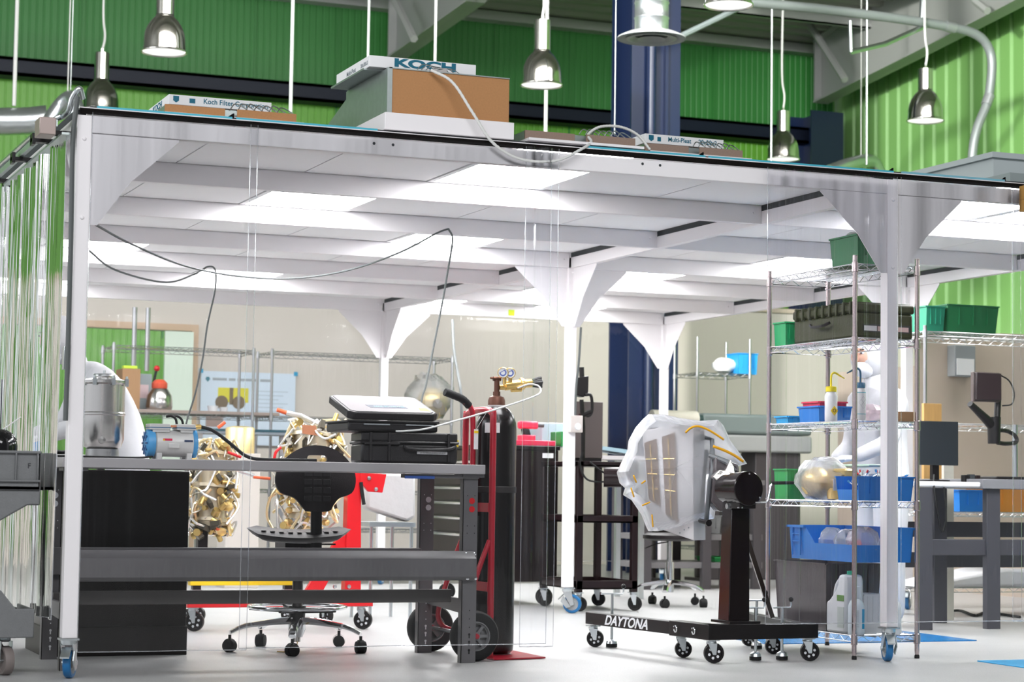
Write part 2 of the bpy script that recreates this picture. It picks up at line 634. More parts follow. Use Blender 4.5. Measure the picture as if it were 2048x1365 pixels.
# beige partition with an opening on the left
bx = at(1500, 640, y=12.5).x
BH = 2.95
o0, o1, oz = 1.2, 3.38, 2.44
mb = MB()
mb.box(-6, o0, 12.5, 12.62, 0, BH).box(o1, 13.2, 12.5, 12.62, 0, BH).box(o0, o1, 12.5, 12.62, oz, BH)
struct('wall_partition', mb, BEIGE)
struct('trim_14', MB().box(-6, 13.2, 12.47, 12.65, BH, BH + 0.05), TAN)
mb = MB()
mb.box(o0, o1, 12.46, 12.5, oz, oz + 0.07).box(o1, o1 + 0.07, 12.46, 12.5, 0, oz + 0.07)
struct('trim_15', mb, mat('door_casing', (0.5, 0.36, 0.25), 0.6))
struct('door_1', MB().box(o1 - 0.32, o1 - 0.02, 12.3, 12.34, 0.02, oz - 0.02), mat('pale_glass_door', (0.62, 0.72, 0.62), 0.2))
# right side partition (tan)
struct('wall_right_lower', MB().box(8.75, 8.85, 4.3, 8.4, 0, 2.0), TAN)
# ================================================================ modular cleanroom
W1, W2, DD, PW = 4.077, 6.77, 4.03, 0.065
ZT, ZB, ZP = 2.457, 2.352, 0.173
fr = thing('cleanroom_frame', 'white steel cleanroom frame on blue casters with triangular corner plates and lit ceiling grid', 'cleanroom', (2, 0, 0))
posts = [(x, y) for y in (0, DD, 2 * DD) for x in (0, W1, W2)]


def bolt(mb, p, ax, r=0.0095, h=0.006):
    p = Vector(p)
    mb.lathe([(r, 0), (r, h * 0.6), (r * 0.6, h), (0.0001, h)], p, ax, 10)


for (x, y) in posts:
    mb = MB().box(x - PW, x, y, y + PW, ZP, ZT - 0.03)
    for z in (2.323, 1.979):
        bolt(mb, (x - PW / 2, y, z), (0, -1, 0))
        bolt(mb, (x - PW, y + PW / 2, z), (-1, 0, 0))
        bolt(mb, (x, y + PW / 2, z), (1, 0, 0))
    obj('post', mb, WHITE, fr, bevel=0.003)


def frame_caster(x, y, rz, parent, tyre=BLUEW):
    """plate, yoke, brake tab (one part) and a wheel below it (sub-part)"""
    cx, cy = x - PW / 2, y + PW / 2
    Mx = Matrix.Translation((cx, cy, 0)) @ Matrix.Rotation(rz, 4, 'Z')
    mb = MB()
    mb.box(cx - 0.04, cx + 0.04, cy - 0.04, cy + 0.04, ZP - 0.008, ZP)
    mb.lathe([(0.034, 0.146), (0.036, 0.16), (0.036, 0.165)], (cx, cy, 0), n=16)
    for s_ in (-1, 1):
        mb.add([Mx @ Vector(p) for p in [(-0.03, s_ * 0.024, 0.15), (0.035, s_ * 0.024, 0.15), (0.05, s_ * 0.024, 0.06), (0.03, s_ * 0.024, 0.05), (-0.03, s_ * 0.024, 0.15), ]][:4]
               + [Mx @ Vector(p) for p in [(-0.03, s_ * 0.028, 0.15), (0.035, s_ * 0.028, 0.15), (0.05, s_ * 0.028, 0.06), (0.03, s_ * 0.028, 0.05)]],
               [(0, 1, 2, 3), (7, 6, 5, 4), (0, 4, 5, 1), (1, 5, 6, 2), (2, 6, 7, 3), (3, 7, 4, 0)])
    mb.tube([Mx @ Vector((0.035, -0.032, 0.065)), Mx @ Vector((0.035, 0.032, 0.065))], 0.012, n=10)
    mb.prism([Mx @ Vector(p) for p in [(-0.06, -0.02, 0.09), (-0.02, -0.02, 0.13), (-0.02, 0.02, 0.13), (-0.06, 0.02, 0.09)]], (0, 0, 0.006))
    mb.prism([Mx @ Vector(p) for p in [(-0.02, -0.03, 0.12), (0.03, -0.03, 0.045), (0.0, -0.03, 0.035), (-0.04, -0.03, 0.08)]], Mx.to_3x3() @ Vector((0, -0.004, 0)))
    c = obj('caster', mb, ZINC, parent)
    ax = Mx.to_3x3() @ Vector((0, 1, 0))
    wc = Mx @ Vector((0.035, 0, 0.064))
    w = MB()
    w.lathe([(0.045, -0.017), (0.058, -0.0175), (0.063, -0.012), (0.064, 0), (0.063, 0.012), (0.058, 0.0175), (0.045, 0.017)], wc, ax, 32)
    wl = obj('tyre', w, tyre, c)
    h = MB()
    h.lathe([(0.0, -0.012), (0.02, -0.016), (0.022, -0.008), (0.042, -0.008), (0.046, -0.016), (0.046, 0.016), (0.042, 0.008), (0.022, 0.008), (0.02, 0.016), (0, 0.012)], wc, ax, 24)
    obj('hub', h, mat('grey_hub', (0.32, 0.33, 0.34), 0.4), c)
    return c


for i, (x, y) in enumerate(posts):
    frame_caster(x, y, [1.15, 1.25, 1.2, 1.2, -0.6, 0.8, 1, 1, 1][i] + (0.0), fr)

# beams across (x) and along (y)
for j in range(7):
    y = j * DD / 3
    for (a, b) in ((0, W1 - 0.047), (W1, W2 - 0.05)):
        mb = MB()
        if j == 0:
            mb.box(a, b if a else W1 - PW, 0.004, 0.05, ZB, ZT - 0.03)
        else:
            mb.box(a, b, y, y + 0.045, ZB, ZT)
            for s_ in (0.05, b - a - 0.05):
                bolt(mb, (a + s_, y, ZB + 0.06), (0, -1, 0), 0.007)
        obj('cross_beam', mb, WHITE, fr, bevel=0.002)
for x in (-PW, W1 - 0.047, W2 - 0.047):
    for a, b in ((PW, DD), (DD + PW, 2 * DD)):
        obj('side_beam', MB().box(x, x + 0.047, a, b, ZB, ZT - 0.032), WHITE, fr, bevel=0.002)
# holes in the front header
for px, py in ((748, 287), (786, 290), (1285, 328), (1320, 331)):
    p = at(px, py, y=0.004)
    obj('bolt_hole', MB().lathe([(0.0001, 0), (0.007, 0)], (p.x, 0.003, p.z), (0, 1, 0), 12), DARKG, fr)
# dark hook-tape strip on the header, white lip and teal gaskets on top
obj('hook_tape', MB().box(-0.055, 4.86, -0.004, 0.004, 2.432, ZT), mat('black_hook_tape', (0.006, 0.0045, 0.004), 0.85, 0, 0.15, bump=0.6, bscale=90), fr)
obj('roof_lip', MB().box(-0.055, 6.77, -0.006, 0.05, ZT, ZT + 0.004), WHITE, fr)
for a, b in ((0.02, 0.62), (0.64, 1.30), (2.35, 2.98), (3.0, 4.05)):
    obj('teal_gasket', MB().box(a, b, 0.0, 0.012, ZT + 0.004, ZT + 0.014), TEAL, fr)
obj('teal_gasket', MB().box(4.1, 4.72, 0.0, 0.012, ZT + 0.004, ZT + 0.016), mat('pale_teal_gasket', (0.2, 0.45, 0.55), 0.5), fr)
# small white upright tabs between the panels
for a in (0.63, 2.98, 4.06, 4.74):
    obj('panel_tab', MB().prism([(a, 0.01, ZT), (a, 0.03, ZT), (a, 0.03, ZT + 0.035), (a - 0.05, 0.03, ZT)], (0.006, 0, 0)), WHITE, fr)
obj('gap_strip', MB().box(W1 - 0.047, W1, 0.05, 2 * DD, ZT - 0.032, ZT), DARKG, fr)  # plain dark strip filling the gap above the side beam
obj('gap_strip', MB().box(W2 - 0.047, W2, 0.05, 2 * DD, ZT - 0.032, ZT), DARKG, fr)
obj('gap_strip', MB().box(-PW, -PW + 0.047, 0.05, 2 * DD, ZT - 0.032, ZT), DARKG, fr)
# gusset plates
G = 0.385


def gusset(x, y, dx, dy):
    t = 0.004
    o_ = Vector((x, y, 0))
    d = Vector((dx, dy, 0))
    prof = [(0, ZB), (G, ZB), (G, ZB - 0.012), (0.17, ZB - 0.21), (0.035, 1.95), (0, 1.95)]
    pts = [o_ + d * a + Vector((0, 0, b)) for a, b in prof]
    nrm = Vector((-dy, dx, 0)) * t
    mb = MB().prism(pts, nrm)
    obj('gusset_plate', mb, WHITE, fr)


for (x, y) in posts:
    yy = y + (0.012 if y == 0 else 0.03)
    if x < W2:
        gusset(x, yy, 1, 0)
    if x > 0:
        gusset(x - PW, yy, -1, 0)
    xx = x - 0.03
    if y < 2 * DD:
        gusset(xx, y + PW, 0, 1)
    if y > 0:
        gusset(xx, y, 0, -1)

lit = {(0, 3), (1, 2), (2, 4), (3, 1), (4, 3), (5, 1), (0, 7), (0, 8), (2, 8), (3, 7), (4, 7), (5, 8), (5, 6)}
pitch = (W1 - 0.047) / 6
pitch2 = (W2 - 0.047 - W1) / 4
lps = []
for r_ in range(6):
    y0, y1 = r_ * DD / 3 + 0.05, (r_ + 1) * DD / 3 - 0.006
    for c_ in range(10):
        if c_ < 6:
            a, b = c_ * pitch, (c_ + 1) * pitch
        else:
            a, b = W1 + (c_ - 6) * pitch2, W1 + (c_ - 5) * pitch2
        if (r_, c_) in lit:
            mb = MB().box(a + 0.035, b - 0.035, y0 + 0.02, y1 - 0.02, ZT - 0.002, ZT + 0.01)
            lps.append(obj('light_panel', mb, LIGHTP, fr, label='lit white fluorescent ceiling panel'))
            mb = MB().box(a + 0.004, a + 0.035, y0, y1, ZT - 0.004, ZT + 0.012).box(b - 0.035, b - 0.004, y0, y1, ZT - 0.004, ZT + 0.012)
            mb.box(a + 0.035, b - 0.035, y0, y0 + 0.02, ZT - 0.004, ZT + 0.012).box(a + 0.035, b - 0.035, y1 - 0.02, y1, ZT - 0.004, ZT + 0.012)
            obj('panel_frame', mb, PANEL, fr)
        else:
            obj('ceiling_panel', MB().box(a + 0.004, b - 0.004, y0, y1, ZT, ZT + 0.012), PANEL, fr)
mb = MB().box(0, W1 - 0.05, 0.05, 2 * DD, ZT + 0.014, ZT + 0.02).box(W1, W2 - 0.05, 0.05, 2 * DD, ZT + 0.014, ZT + 0.02)
obj('gap_dark_sheet', mb, DARKG, fr)  # dark sheet added above the panels: gaps read dark, no light leaks
# a sticky note on the far beam
p = at(1023, 626, y=2 * DD - 0.002)
tag(obj('sticky_note', MB().box(p.x - 0.028, p.x + 0.028, 2 * DD - 0.004, 2 * DD - 0.001, p.z - 0.026, p.z + 0.026), mat('yellow_green_note', (0.65, 0.85, 0.02), 0.7)),
    'small yellow-green sticky note on the far white ceiling beam', 'sticky note')


# ---------------------------------------------------------------- clear vinyl curtains
def curtain(name, label, a, b, z0, z1, amp, waves, group=None, seed=0, taper=0.0, m=CLEAR, nu=None, parent=None, overlaps=(), puddle=0.0):
    rnd = random.Random(seed)
    a, b = Vector((*a, 0)), Vector((*b, 0))
    L = (b - a).length
    d = (b - a) / L
    nrm = Vector((d.y, -d.x, 0))
    ph = [(rnd.uniform(0.6, 1.6) * waves, rnd.uniform(0, 6.28), rnd.uniform(0.4, 1)) for _ in range(5)]
    nu = nu or max(24, int(L * 24))

    def fn(u, v):
        s_ = sum(w * math.sin(f * 2 * PI * u + p + 0.25 * math.sin(3 * v + p)) for f, p, w in ph) / 2.4
        e = amp * s_ * (0.5 + 0.5 * (1 - v)) if taper else amp * s_
        z = z0 + (z1 - z0) * v
        return a + d * (u * L) + nrm * e + Vector((0, 0, z + puddle * math.sin(ph[0][0] * 3 * u * 2 + 1) * (1 - v)))
    mb = MB().grid(fn, nu, 10)
    o = obj(name, mb, m, parent)
    hem = MB()
    for u in (0, 1):
        hem.tube([fn(u, v / 8) for v in range(9)], 0.0016, n=4)
    hem.tube([fn(i / nu, 0) for i in range(nu + 1)], 0.0018, n=4)
    obj('hem', hem, HEM, o, local=True)
    if parent is None:
        tag(o, label, 'curtain', group)
    return o


zc0 = 0.30
gC = 'clear vinyl curtain sheets of the cleanroom'
curtain('vinyl_curtain', 'clear vinyl sheet across the front left bay, left of the seam by the stool', (0.0, -0.012), (0.735, -0.012), 0.115, 2.44, 0.010, 2.2, gC, 1)
curtain('vinyl_curtain', 'clear vinyl sheet across the front, between stool seam and gas cylinder', (0.70, -0.022), (2.16, -0.022), 0.122, 2.44, 0.011, 2.5, gC, 2)
curtain('vinyl_curtain', 'narrow clear vinyl strip hanging just right of the black gas cylinder', (2.025, -0.034), (2.19, -0.034), 0.11, 2.44, 0.016, 1.6, gC, 5)
curtain('vinyl_curtain', 'gathered clear vinyl curtain in front of the wire rack', (3.30, -0.05), (4.03, -0.055), 0.2, 2.43, 0.012, 5.5, gC, 3, nu=110, m=CLEARG)
curtain('vinyl_curtain', 'clear vinyl sheet across the front of the right bay', (4.08, -0.02), (4.9, -0.02), 0.2, 2.44, 0.01, 3.0, gC, 4, nu=60)
curtain('vinyl_curtain', 'bunched clear vinyl edge at the far right of the right bay', (4.72, -0.05), (4.98, -0.07), 0.2, 2.42, 0.03, 4.0, gC, 8, nu=60, m=CLEARG)
curtain('vinyl_curtain', 'heavily folded clear vinyl curtain hanging along the left side of the cleanroom', (-0.105, 0.04), (-0.12, 3.4), 0.25, 2.35, 0.02, 11.0, gC, 6, nu=260, m=CLEARF)
curtain('vinyl_curtain', 'clear vinyl curtain on the far back side of the cleanroom', (0, 2 * DD + 0.1), (W2, 2 * DD + 0.1), 0.2, 2.42, 0.012, 8.0, gC, 7)
# rails the left curtain hangs from
rl = thing('curtain_rail', 'galvanised curtain rail with black hangers along the left cleanroom beam', 'rail', (-0.15, 0, 2.36))
obj('rail', MB().box(-0.165, -0.145, 0.02, 4.2, 2.372, 2.40).box(-0.13, -0.075, 0.0, 4.2, 2.335, 2.345), GALV, rl)
for y in (0.12, 0.36, 0.95, 1.7, 2.4):
    mb = MB().box(-0.2, -0.07, y, y + 0.05, 2.352, 2.37).box(-0.2, -0.185, y - 0.01, y + 0.06, 2.34, 2.39)
    obj('hanger', mb, BLACK, rl)
jb = thing('conduit_run', 'grey electrical conduit with junction box along the left roof edge', 'conduit', (-0.16, 0.4, 2.45))
obj('conduit', MB().tube(catm([(-0.04, 0.02, 2.50), (-0.06, 0.0, 2.54), (-0.085, 0.02, 2.50), (-0.10, 0.1, 2.44), (-0.15, 0.6, 2.425), (-0.17, 4.2, 2.425)], 6), 0.013, n=10), ZINC, jb)
p = at(96, 250, x=-0.2)
obj('junction_box', MB().box(-0.235, -0.165, p.y + 0.0, p.y + 0.13, p.z - 0.04, p.z + 0.035), mat('dull_junction_box', (0.35, 0.28, 0.26), 0.4, 0.5), jb, bevel=0.003)
tag(obj('power_cable', MB().tube(catm([(-0.07, -0.02, 2.5), (-0.085, -0.02, 2.3), (-0.08, -0.012, 1.9), (-0.078, -0.01, 1.4), (-0.08, -0.012, 1.1)], 8), 0.011, n=8), CABLE),
    'grey power cable running down the left front post', 'cable')
# mounting bracket on the left post
tag(obj('post_bracket', MB().box(-0.078, -0.0655, -0.004, 0.05, 1.31, 1.43).box(-0.092, -0.078, 0.0, 0.046, 1.32, 1.42), ZINC, bevel=0.001),
    'small grey metal bracket on the side of the left front post', 'bracket')
# ================================================================ filter units on the roof
fu = thing('filter_unit', 'tall brown-sided filter housing with a white base and a KOCH pre-filter on top', 'filter unit', (1.36, 0.05, 2.475))
obj('base', MB().box(1.345, 1.985, 0.03, 1.27, 2.478, 2.558), WHITE, fu, bevel=0.002)
obj('front_board', MB().box(1.385, 1.975, 0.075, 0.09, 2.558, 2.775), BROWN, fu)
prof = [(0.09, 2.558), (0.09, 2.772), (0.72, 2.772), (0.72, 2.735), (1.24, 2.60), (1.24, 2.558)]
obj('side_sheet', MB().prism([(1.976, a, b) for a, b in prof], (0.004, 0, 0)), GALV, fu)
obj('side_sheet', MB().prism([(1.37, a, b) for a, b in prof], (0.004, 0, 0)).box(1.366, 1.39, 0.07, 0.088, 2.558, 2.777), GALV, fu)
obj('top_sheet', MB().box(1.374, 1.976, 0.07, 0.72, 2.772, 2.777).prism([(1.374, 0.72, 2.735), (1.374, 1.24, 2.60), (1.976, 1.24, 2.60), (1.976, 0.72, 2.735)], (0, 0, 0.004)), GALV, fu)
pf = obj('prefilter', MB().box(1.30, 1.83, 0.14, 0.66, 2.786, 2.84), WHITEP, fu, bevel=0.002)
obj('filter_tray', MB().box(1.285, 1.80, 0.18, 0.70, 2.777, 2.786), GALV, fu)
text('lettering', 'KOCH', 0.052, INKT, pf, (1.575, 0.1395, 2.814), (PI / 2, 0, 0), 2.05, off=0.0026)
text('lettering', 'Multi-Pleat', 0.03, INKG, pf, (1.2995, 0.42, 2.809), (PI / 2, 0, -PI / 2), 1.1, off=0.0004)
text('lettering', '20x20x2', 0.026, INKG, pf, (1.2995, 0.22, 2.809), (PI / 2, 0, -PI / 2), 1.2, off=0.0006)
rnd = random.Random(4)
mb = MB().box(1.60, 1.67, 0.10, 0.125, 2.778, 2.802)
obj('switch_box', mb, mat('clear_grey_box', (0.5, 0.47, 0.46), 0.3), fu, bevel=0.002)
mb = MB()
for i in range(5):
    a = Vector((1.60 - 0.02 * i, 0.11, 2.78))
    mb.tube(catm([a, a + Vector((0.03, -0.01, 0.014 + 0.004 * i)), a + Vector((0.1, 0, 0.02)), a + Vector((0.15 - 0.01 * i, 0.01, 0.0))], 5), 0.0022, n=5)
obj('wiring', mb, ZINC, fu)
# flexible armoured cable draped from the unit
pts = [at(862, 140, y=0.05), at(905, 165, y=0.0), at(945, 225, y=-0.03), at(985, 285, y=-0.04), at(1040, 318, y=-0.04), at(1110, 322, y=-0.04), at(1160, 300, y=-0.03), at(1182, 284, y=0.02), at(1176, 270, y=0.08), at(1200, 254, y=0.1), at(1240, 254, y=0.1), at(1275, 270, y=0.1), at(1300, 300, y=0.08)]
P = catm(pts, 14)
rr = []
for i in range(len(P)):
    rr.append(0.0075 if i % 2 else 0.0062)
tag(obj('flexible_conduit', MB().tube(P, rr, n=8), mat('white_flexible_conduit', (0.72, 0.72, 0.7), 0.45), None),
    'white flexible conduit drooping from the tall filter housing over the header', 'conduit')


def low_unit(name, lab, x, y, w, filt, txt, side):
    t = thing(name, lab, 'filter unit', (x, y, 2.475))
    L = 1.1
    h = 0.052
    obj('base', MB().box(x - 0.02, x + w + 0.02, y, y + L, 2.478, 2.49), WHITE, t)
    obj('housing_board', MB().box(x, x + w * 0.46, y + 0.1, y + 0.11, 2.49, 2.49 + h).box(x + w * 0.54, x + w, y + 0.06, y + 0.07, 2.49, 2.485 + h), BROWN if side else BROWN2, t)
    obj('housing', MB().box(x + 0.002, x + w - 0.002, y + 0.115, y + L, 2.49, 2.488 + h), GALV, t)
    mb = MB()
    for i in range(7):
        a = Vector((x + w * (0.5 + 0.06 * i), y + 0.1, 2.5 + h - 0.01))
        mb.tube(catm([a, a + Vector((0.02, 0, 0.025 + 0.003 * (i % 3))), a + Vector((0.06, 0.02, 0.02)), a + Vector((0.1, 0.02, -0.004))], 4), 0.003, n=5)
    obj('wiring', mb, ZINC, t)
    if filt:
        fx, fy = (0.497, 0.75) if side else (2.892, 0.5)
        fz = 2.645 if side else 2.603
        fwid = 0.505 if side else 0.45
        f = obj('prefilter', MB().box(fx, fx + fwid, fy, fy + 0.5, fz, fz + 0.048), WHITEP, t, bevel=0.002)
        obj('filter_stand', MB().box(fx + 0.02, fx + fwid - 0.02, fy + 0.012, fy + 0.48, 2.488 + h, fz), BROWN2, t)
        text('lettering', txt, 0.034 if side else 0.032, INKT, f, (fx + fwid * (0.65 if side else 0.6), fy - 0.0008, fz + 0.026), (PI / 2, 0, 0), 0.95, off=0.0004)
        text('lettering', 'KOCH', 0.042, INKT, f, (fx - 0.0008, fy + 0.25, fz + 0.024), (PI / 2, 0, -PI / 2), 1.7, off=0.001)
        obj('shield_mark', MB().prism([(fx + 0.035 + a * 0.014, fy - 0.001, fz + 0.026 + b * 0.016) for a, b in ((-1, 1), (1, 1), (1, -0.4), (0, -1), (-1, -0.4))], (0, 0.0005, 0)), INKT, f)
        obj('logo', MB().box(fx + (0.10 if side else 0.07), fx + (0.128 if side else 0.09), fy - 0.001, fy, fz + 0.013, fz + 0.035), INKT, f)
    return t


low_unit('filter_unit', 'low filter unit at the left end of the roof with a Koch Filter Corporation pre-filter', 0.36, 0.1, 0.6, True, 'Koch Filter Corporation', True)
low_unit('filter_unit', 'low brown filter unit just right of the tall housing, without a pre-filter', 2.07, 0.0, 0.56, False, '', False)
low_unit('filter_unit', 'low filter unit on the right of the roof with a Multi-Pleat 20x20x2 pre-filter', 2.74, 0.08, 0.52, True, 'Multi-Pleat     20x20x2', False)
t = thing('filter_unit', 'grey metal filter unit at the right end of the roof', 'filter unit', (5.0, 0.6, 2.475))
a = at(1960, 352, x=4.86)
obj('housing', MB().box(4.93, 5.5, 0.25, 2.1, 2.478, 2.56), mat('grey_zinc_housing', (0.33, 0.38, 0.38), 0.5), t)
obj('lid', MB().box(5.0, 5.6, 0.5, 1.4, 2.56, 2.68).box(4.98, 5.62, 0.48, 1.42, 2.68, 2.71), mat('grey_zinc_lid', (0.5, 0.55, 0.56), 0.5), t)
p = at(2043, 400, y=-0.05)
tag(obj('cardboard_box', MB().box(p.x - 0.015, p.x + 0.2, -0.22, -0.05, p.z - 0.065, p.z + 0.07).box(p.x - 0.017, p.x + 0.202, -0.222, -0.048, p.z - 0.005, p.z + 0.002), mat('brown_hook_box', (0.42, 0.22, 0.05), 0.6), bevel=0.003),
    'brown box fixed at the right end of the header', 'box')

# ================================================================ hall fittings
LAMPM = mat('spun_aluminium_shade', (0.66, 0.64, 0.6), 0.14, 1.0, bump=0.06, bscale=8)
LAMPIN = mat('lamp_inner', (0.9, 0.9, 0.88), 0.5, emit=0.8)


def pendant(loc, r, neck, ztop, lab, off=0.0):
    t = thing('pendant_lamp', lab, 'lamp', loc, 0, 'spun metal pendant lamps of the hall')
    x, y, z = loc
    k = r / 0.2
    h = 0.335 * k
    s_ = MB().lathe([(0.2 * k, 0), (0.2 * k, 0.012 * k), (0.188 * k, 0.022 * k), (0.184 * k, 0.06 * k), (0.181 * k, 0.12 * k), (0.17 * k, 0.18 * k), (0.15 * k, 0.23 * k), (0.122 * k, 0.275 * k), (0.095 * k, 0.305 * k), (0.08 * k, 0.318 * k), (0.078 * k, 0.335 * k)], (x, y, z), n=40)
    obj('shade', s_, LAMPM, t, solid=0.002)
    obj('neck', MB().lathe([(0.078 * k, h - 0.01), (0.078 * k, h + neck), (0.072 * k, h + neck + 0.004), (0.0001, h + neck + 0.004)], (x, y, z), n=28).box(x - 0.01, x + 0.01, y - 0.01, y + 0.01, z + h + neck, z + h + neck + 0.05), LAMPM, t)
    obj('lamp_lens', MB().lathe([(0.0001, 0.012 * k), (0.186 * k, 0.012 * k), (0.188 * k, 0.016 * k)], (x, y, z), n=28), LAMPIN, t)
    a = Vector((x, y, z + h + neck + 0.03))
    obj('cord', MB().tube(catm([a, a + Vector((0.015 + off, 0, 0.16)), a + Vector((-0.02 + off * 2, 0, 0.5)), Vector((x + off * 2, y, ztop))], 8), 0.012, n=8), WCORD, t)
    return t


def lamp_at(px, py, w, lab, neck=0.3, off=0.0, dia=0.4):
    Z = FPX * dia / w
    d = _fw + CR * ((px - 1024) / FPX) - CU * ((py - 682.5) / FPX)
    p = CAM + d * Z
    zt = min(zc(p.y) - 0.02, 8.4)
    return pendant(tuple(p), dia / 2, neck, zt, lab, off)


lamp_at(328, 106, 92, 'polished metal pendant lamp high above the left end of the roof', 0.7)
lamp_at(201, 222, 76, 'polished metal pendant lamp just behind the left roof corner, half hidden by the roof edge', 0.28, 0.01)
lamp_at(1083, 172, 86, 'polished metal pendant lamp above the gas cylinder, left of the round ceiling diffuser', 0.28)
lamp_at(1566, 320, 68, 'polished metal pendant lamp on a long white cord, half behind the roof at the right', 0.24)
lamp_at(1851, 243, 76, 'polished metal pendant lamp with a cream cord in front of the light green wall', 0.22, 0.005)
lamp_at(1457, 12, 100, 'pendant lamp cut by the top of the picture, beside the round ceiling diffuser', 0.25)

# ceiling diffuser on a round duct
d = thing('air_diffuser', 'round ringed air diffuser under a spiral duct, in front of the big navy column', 'diffuser', (6.13, 7.15, 4.73))
q = at(1303, 78, y=7.15)
x, y, z = q
obj('diffuser_ring', MB().lathe([(0.30, 0.0), (0.295, 0.015), (0.22, 0.05), (0.15, 0.07), (0.148, 0.06), (0.2, 0.035), (0.25, 0.0), (0.30, 0.0)], (x, y, z), n=40), mat('white_diffuser', (0.42, 0.44, 0.45), 0.4), d)
obj('diffuser_cone', MB().lathe([(0.22, 0.0), (0.2, 0.004), (0.15, 0.035), (0.148, 0.03), (0.19, -0.004), (0.22, -0.0)], (x, y, z), n=40).lathe([(0.12, 0.0), (0.08, 0.03), (0.0001, 0.03)], (x, y, z - 0.004), n=30), mat('white_diffuser', (0.42, 0.44, 0.45), 0.4), d)
mb = MB()
zz = z + 0.06
prof = []
while zz < zc(7.15) - 0.15:
    prof += [(0.148, zz), (0.148, zz + 0.11), (0.153, zz + 0.118), (0.153, zz + 0.126)]
    zz += 0.134
mb.lathe(prof, (x, y, 0), n=32)
obj('duct', mb, DUCT, d)


def duct_run(name, lab, pts, r, rods=(), cat='duct'):
    t = thing(name, lab, cat, tuple(pts[0]))
    P = catm(pts, 10)
    obj('duct', MB().tube(P, [r * (1.012 if i % 3 == 0 else 1) for i in range(len(P))], n=24), DUCT, t)
    for p in rods:
        p = Vector(p)
        obj('hanger_rod', MB().tube([p, (p.x, p.y, zc(p.y) - 0.01)], 0.02 if r > 0.1 else 0.006, n=8), WCORD, t)
    return t


a, b, c_, e = at(-160, 242, y=12.4), at(30, 243, y=12.4), at(95, 238, y=12.35), at(150, 195, y=11.5)
duct_run('spiral_duct', 'thick spiral steel duct behind the left roof corner on a white hanger rod', [a, b, c_], 0.14, [at(28, 212, y=12.4)])
duct_run('spiral_duct', 'bent steel duct rising behind the junction box at the left roof corner', [at(85, 262, y=11.9), at(120, 212, y=11.9), at(142, 196, y=11.8), at(152, 215, y=11.7), at(150, 262, y=11.7)], 0.075, [at(135, 200, y=11.8)])
a = at(1748, 330, y=12.4)
duct_run('spiral_duct', 'steel duct elbow just above the roof near the right wall', [at(1660, 342, y=12.0), at(1700, 328, y=12.1), at(1742, 322, y=12.3), at(1760, 345, y=12.4)], 0.075, [at(1722, 322, y=12.2)])
# big conduit with a long bend
yy = 9.6
pp = [at(1480, 3, y=yy), at(1640, 18, y=yy), at(1800, 38, y=yy), at(1900, 54, y=yy), at(1950, 68, y=yy), at(1975, 92, y=yy), at(1984, 130, y=yy), at(1976, 200, y=yy), at(1955, 255, y=yy), at(1946, 300, y=yy), at(1943, 352, y=yy)]
t = thing('bent_pipe', 'long grey pipe with a wide bend running down beside the light green wall', 'pipe', tuple(pp[0]))
obj('pipe', MB().tube(catm(pp, 8), 0.05, n=16), mat('grey_pipe', (0.26, 0.29, 0.29), 0.4, 0.3), t)
for k in (3, 7):
    v = (pp[k + 1] - pp[k]).normalized()
    obj('coupling', MB().tube([pp[k] - v * 0.06, pp[k] + v * 0.06], 0.058, n=16), mat('grey_coupling', (0.35, 0.37, 0.38), 0.35, 0.5), t)
t = thing('trapeze_hanger', 'grey pipe trapeze hanging under the long bent pipe', 'hanger', tuple(at(1705, 104, y=yy)))
obj('arm', MB().tube([at(1702, 104, y=yy), at(1770, 88, y=yy), at(1850, 52, y=yy)], 0.028, n=8), ZINC, t)
obj('drop_rod', MB().tube([at(1702, 104, y=yy), at(1700, 42, y=yy)], 0.02, n=8), ZINC, t)
obj('drop_rod', MB().tube([at(1843, 52, y=yy), at(1846, -30, y=yy)], 0.03, n=8), ZINC, t)
tag(obj('thin_conduit', MB().tube([at(1362, 72, y=9.9), at(1470, 20, y=9.9), at(1560, -20, y=9.9)], 0.03, n=8), mat('grey_green_conduit', (0.25, 0.3, 0.3), 0.5)),
    'thin grey-green conduit slanting up to the right of the navy column', 'conduit')
# thin suspension rods and cords in front of the back wall
for i, (px, y0_, y1_, r_, lab, m_) in enumerate([
        (580, -20, 225, 0.016, 'white suspension rod at the left, behind the left filter unit', RODM),
        (869, -20, 125, 0.012, 'white cord hanging above the KOCH pre-filter', WCORD),
        (735, -20, 120, 0.012, 'pale suspension rod left of the KOCH pre-filter', RODM),
        (1090, 178, 275, 0.018, 'cream suspension rod below the lamp above the gas cylinder', WCORD),
        (140, -20, 180, 0.005, 'thin steel wire right of the left duct rod', ZINC),
        (1228, -20, 270, 0.006, 'thin steel wire left of the navy column', ZINC),
        (1541, 40, 325, 0.012, 'grey rod between the navy column and the long-corded lamp', ZINC),
        (1732, 170, 330, 0.012, 'grey rod above the right duct elbow', ZINC)]):
    yy = 8.6 + 0.3 * i
    p0, p1 = at(px, y0_, y=yy), at(px + 1, y1_, y=yy)
    tag(obj('suspension_rod', MB().tube([(p1.x, yy, zc(yy) - 0.01), p1], r_, n=8), m_), lab, 'rod')
# ================================================================ workbench at the front left
BT = 0.949
wb_ = thing('workbench', 'grey steel workbench with a light grey top across the front left bay', 'workbench', (1.0, 0.72, 0))
obj('worktop', MB().box(-0.02, 2.0, 0.375, 1.1, BT - 0.045, BT), GREYT, wb_, bevel=0.003)


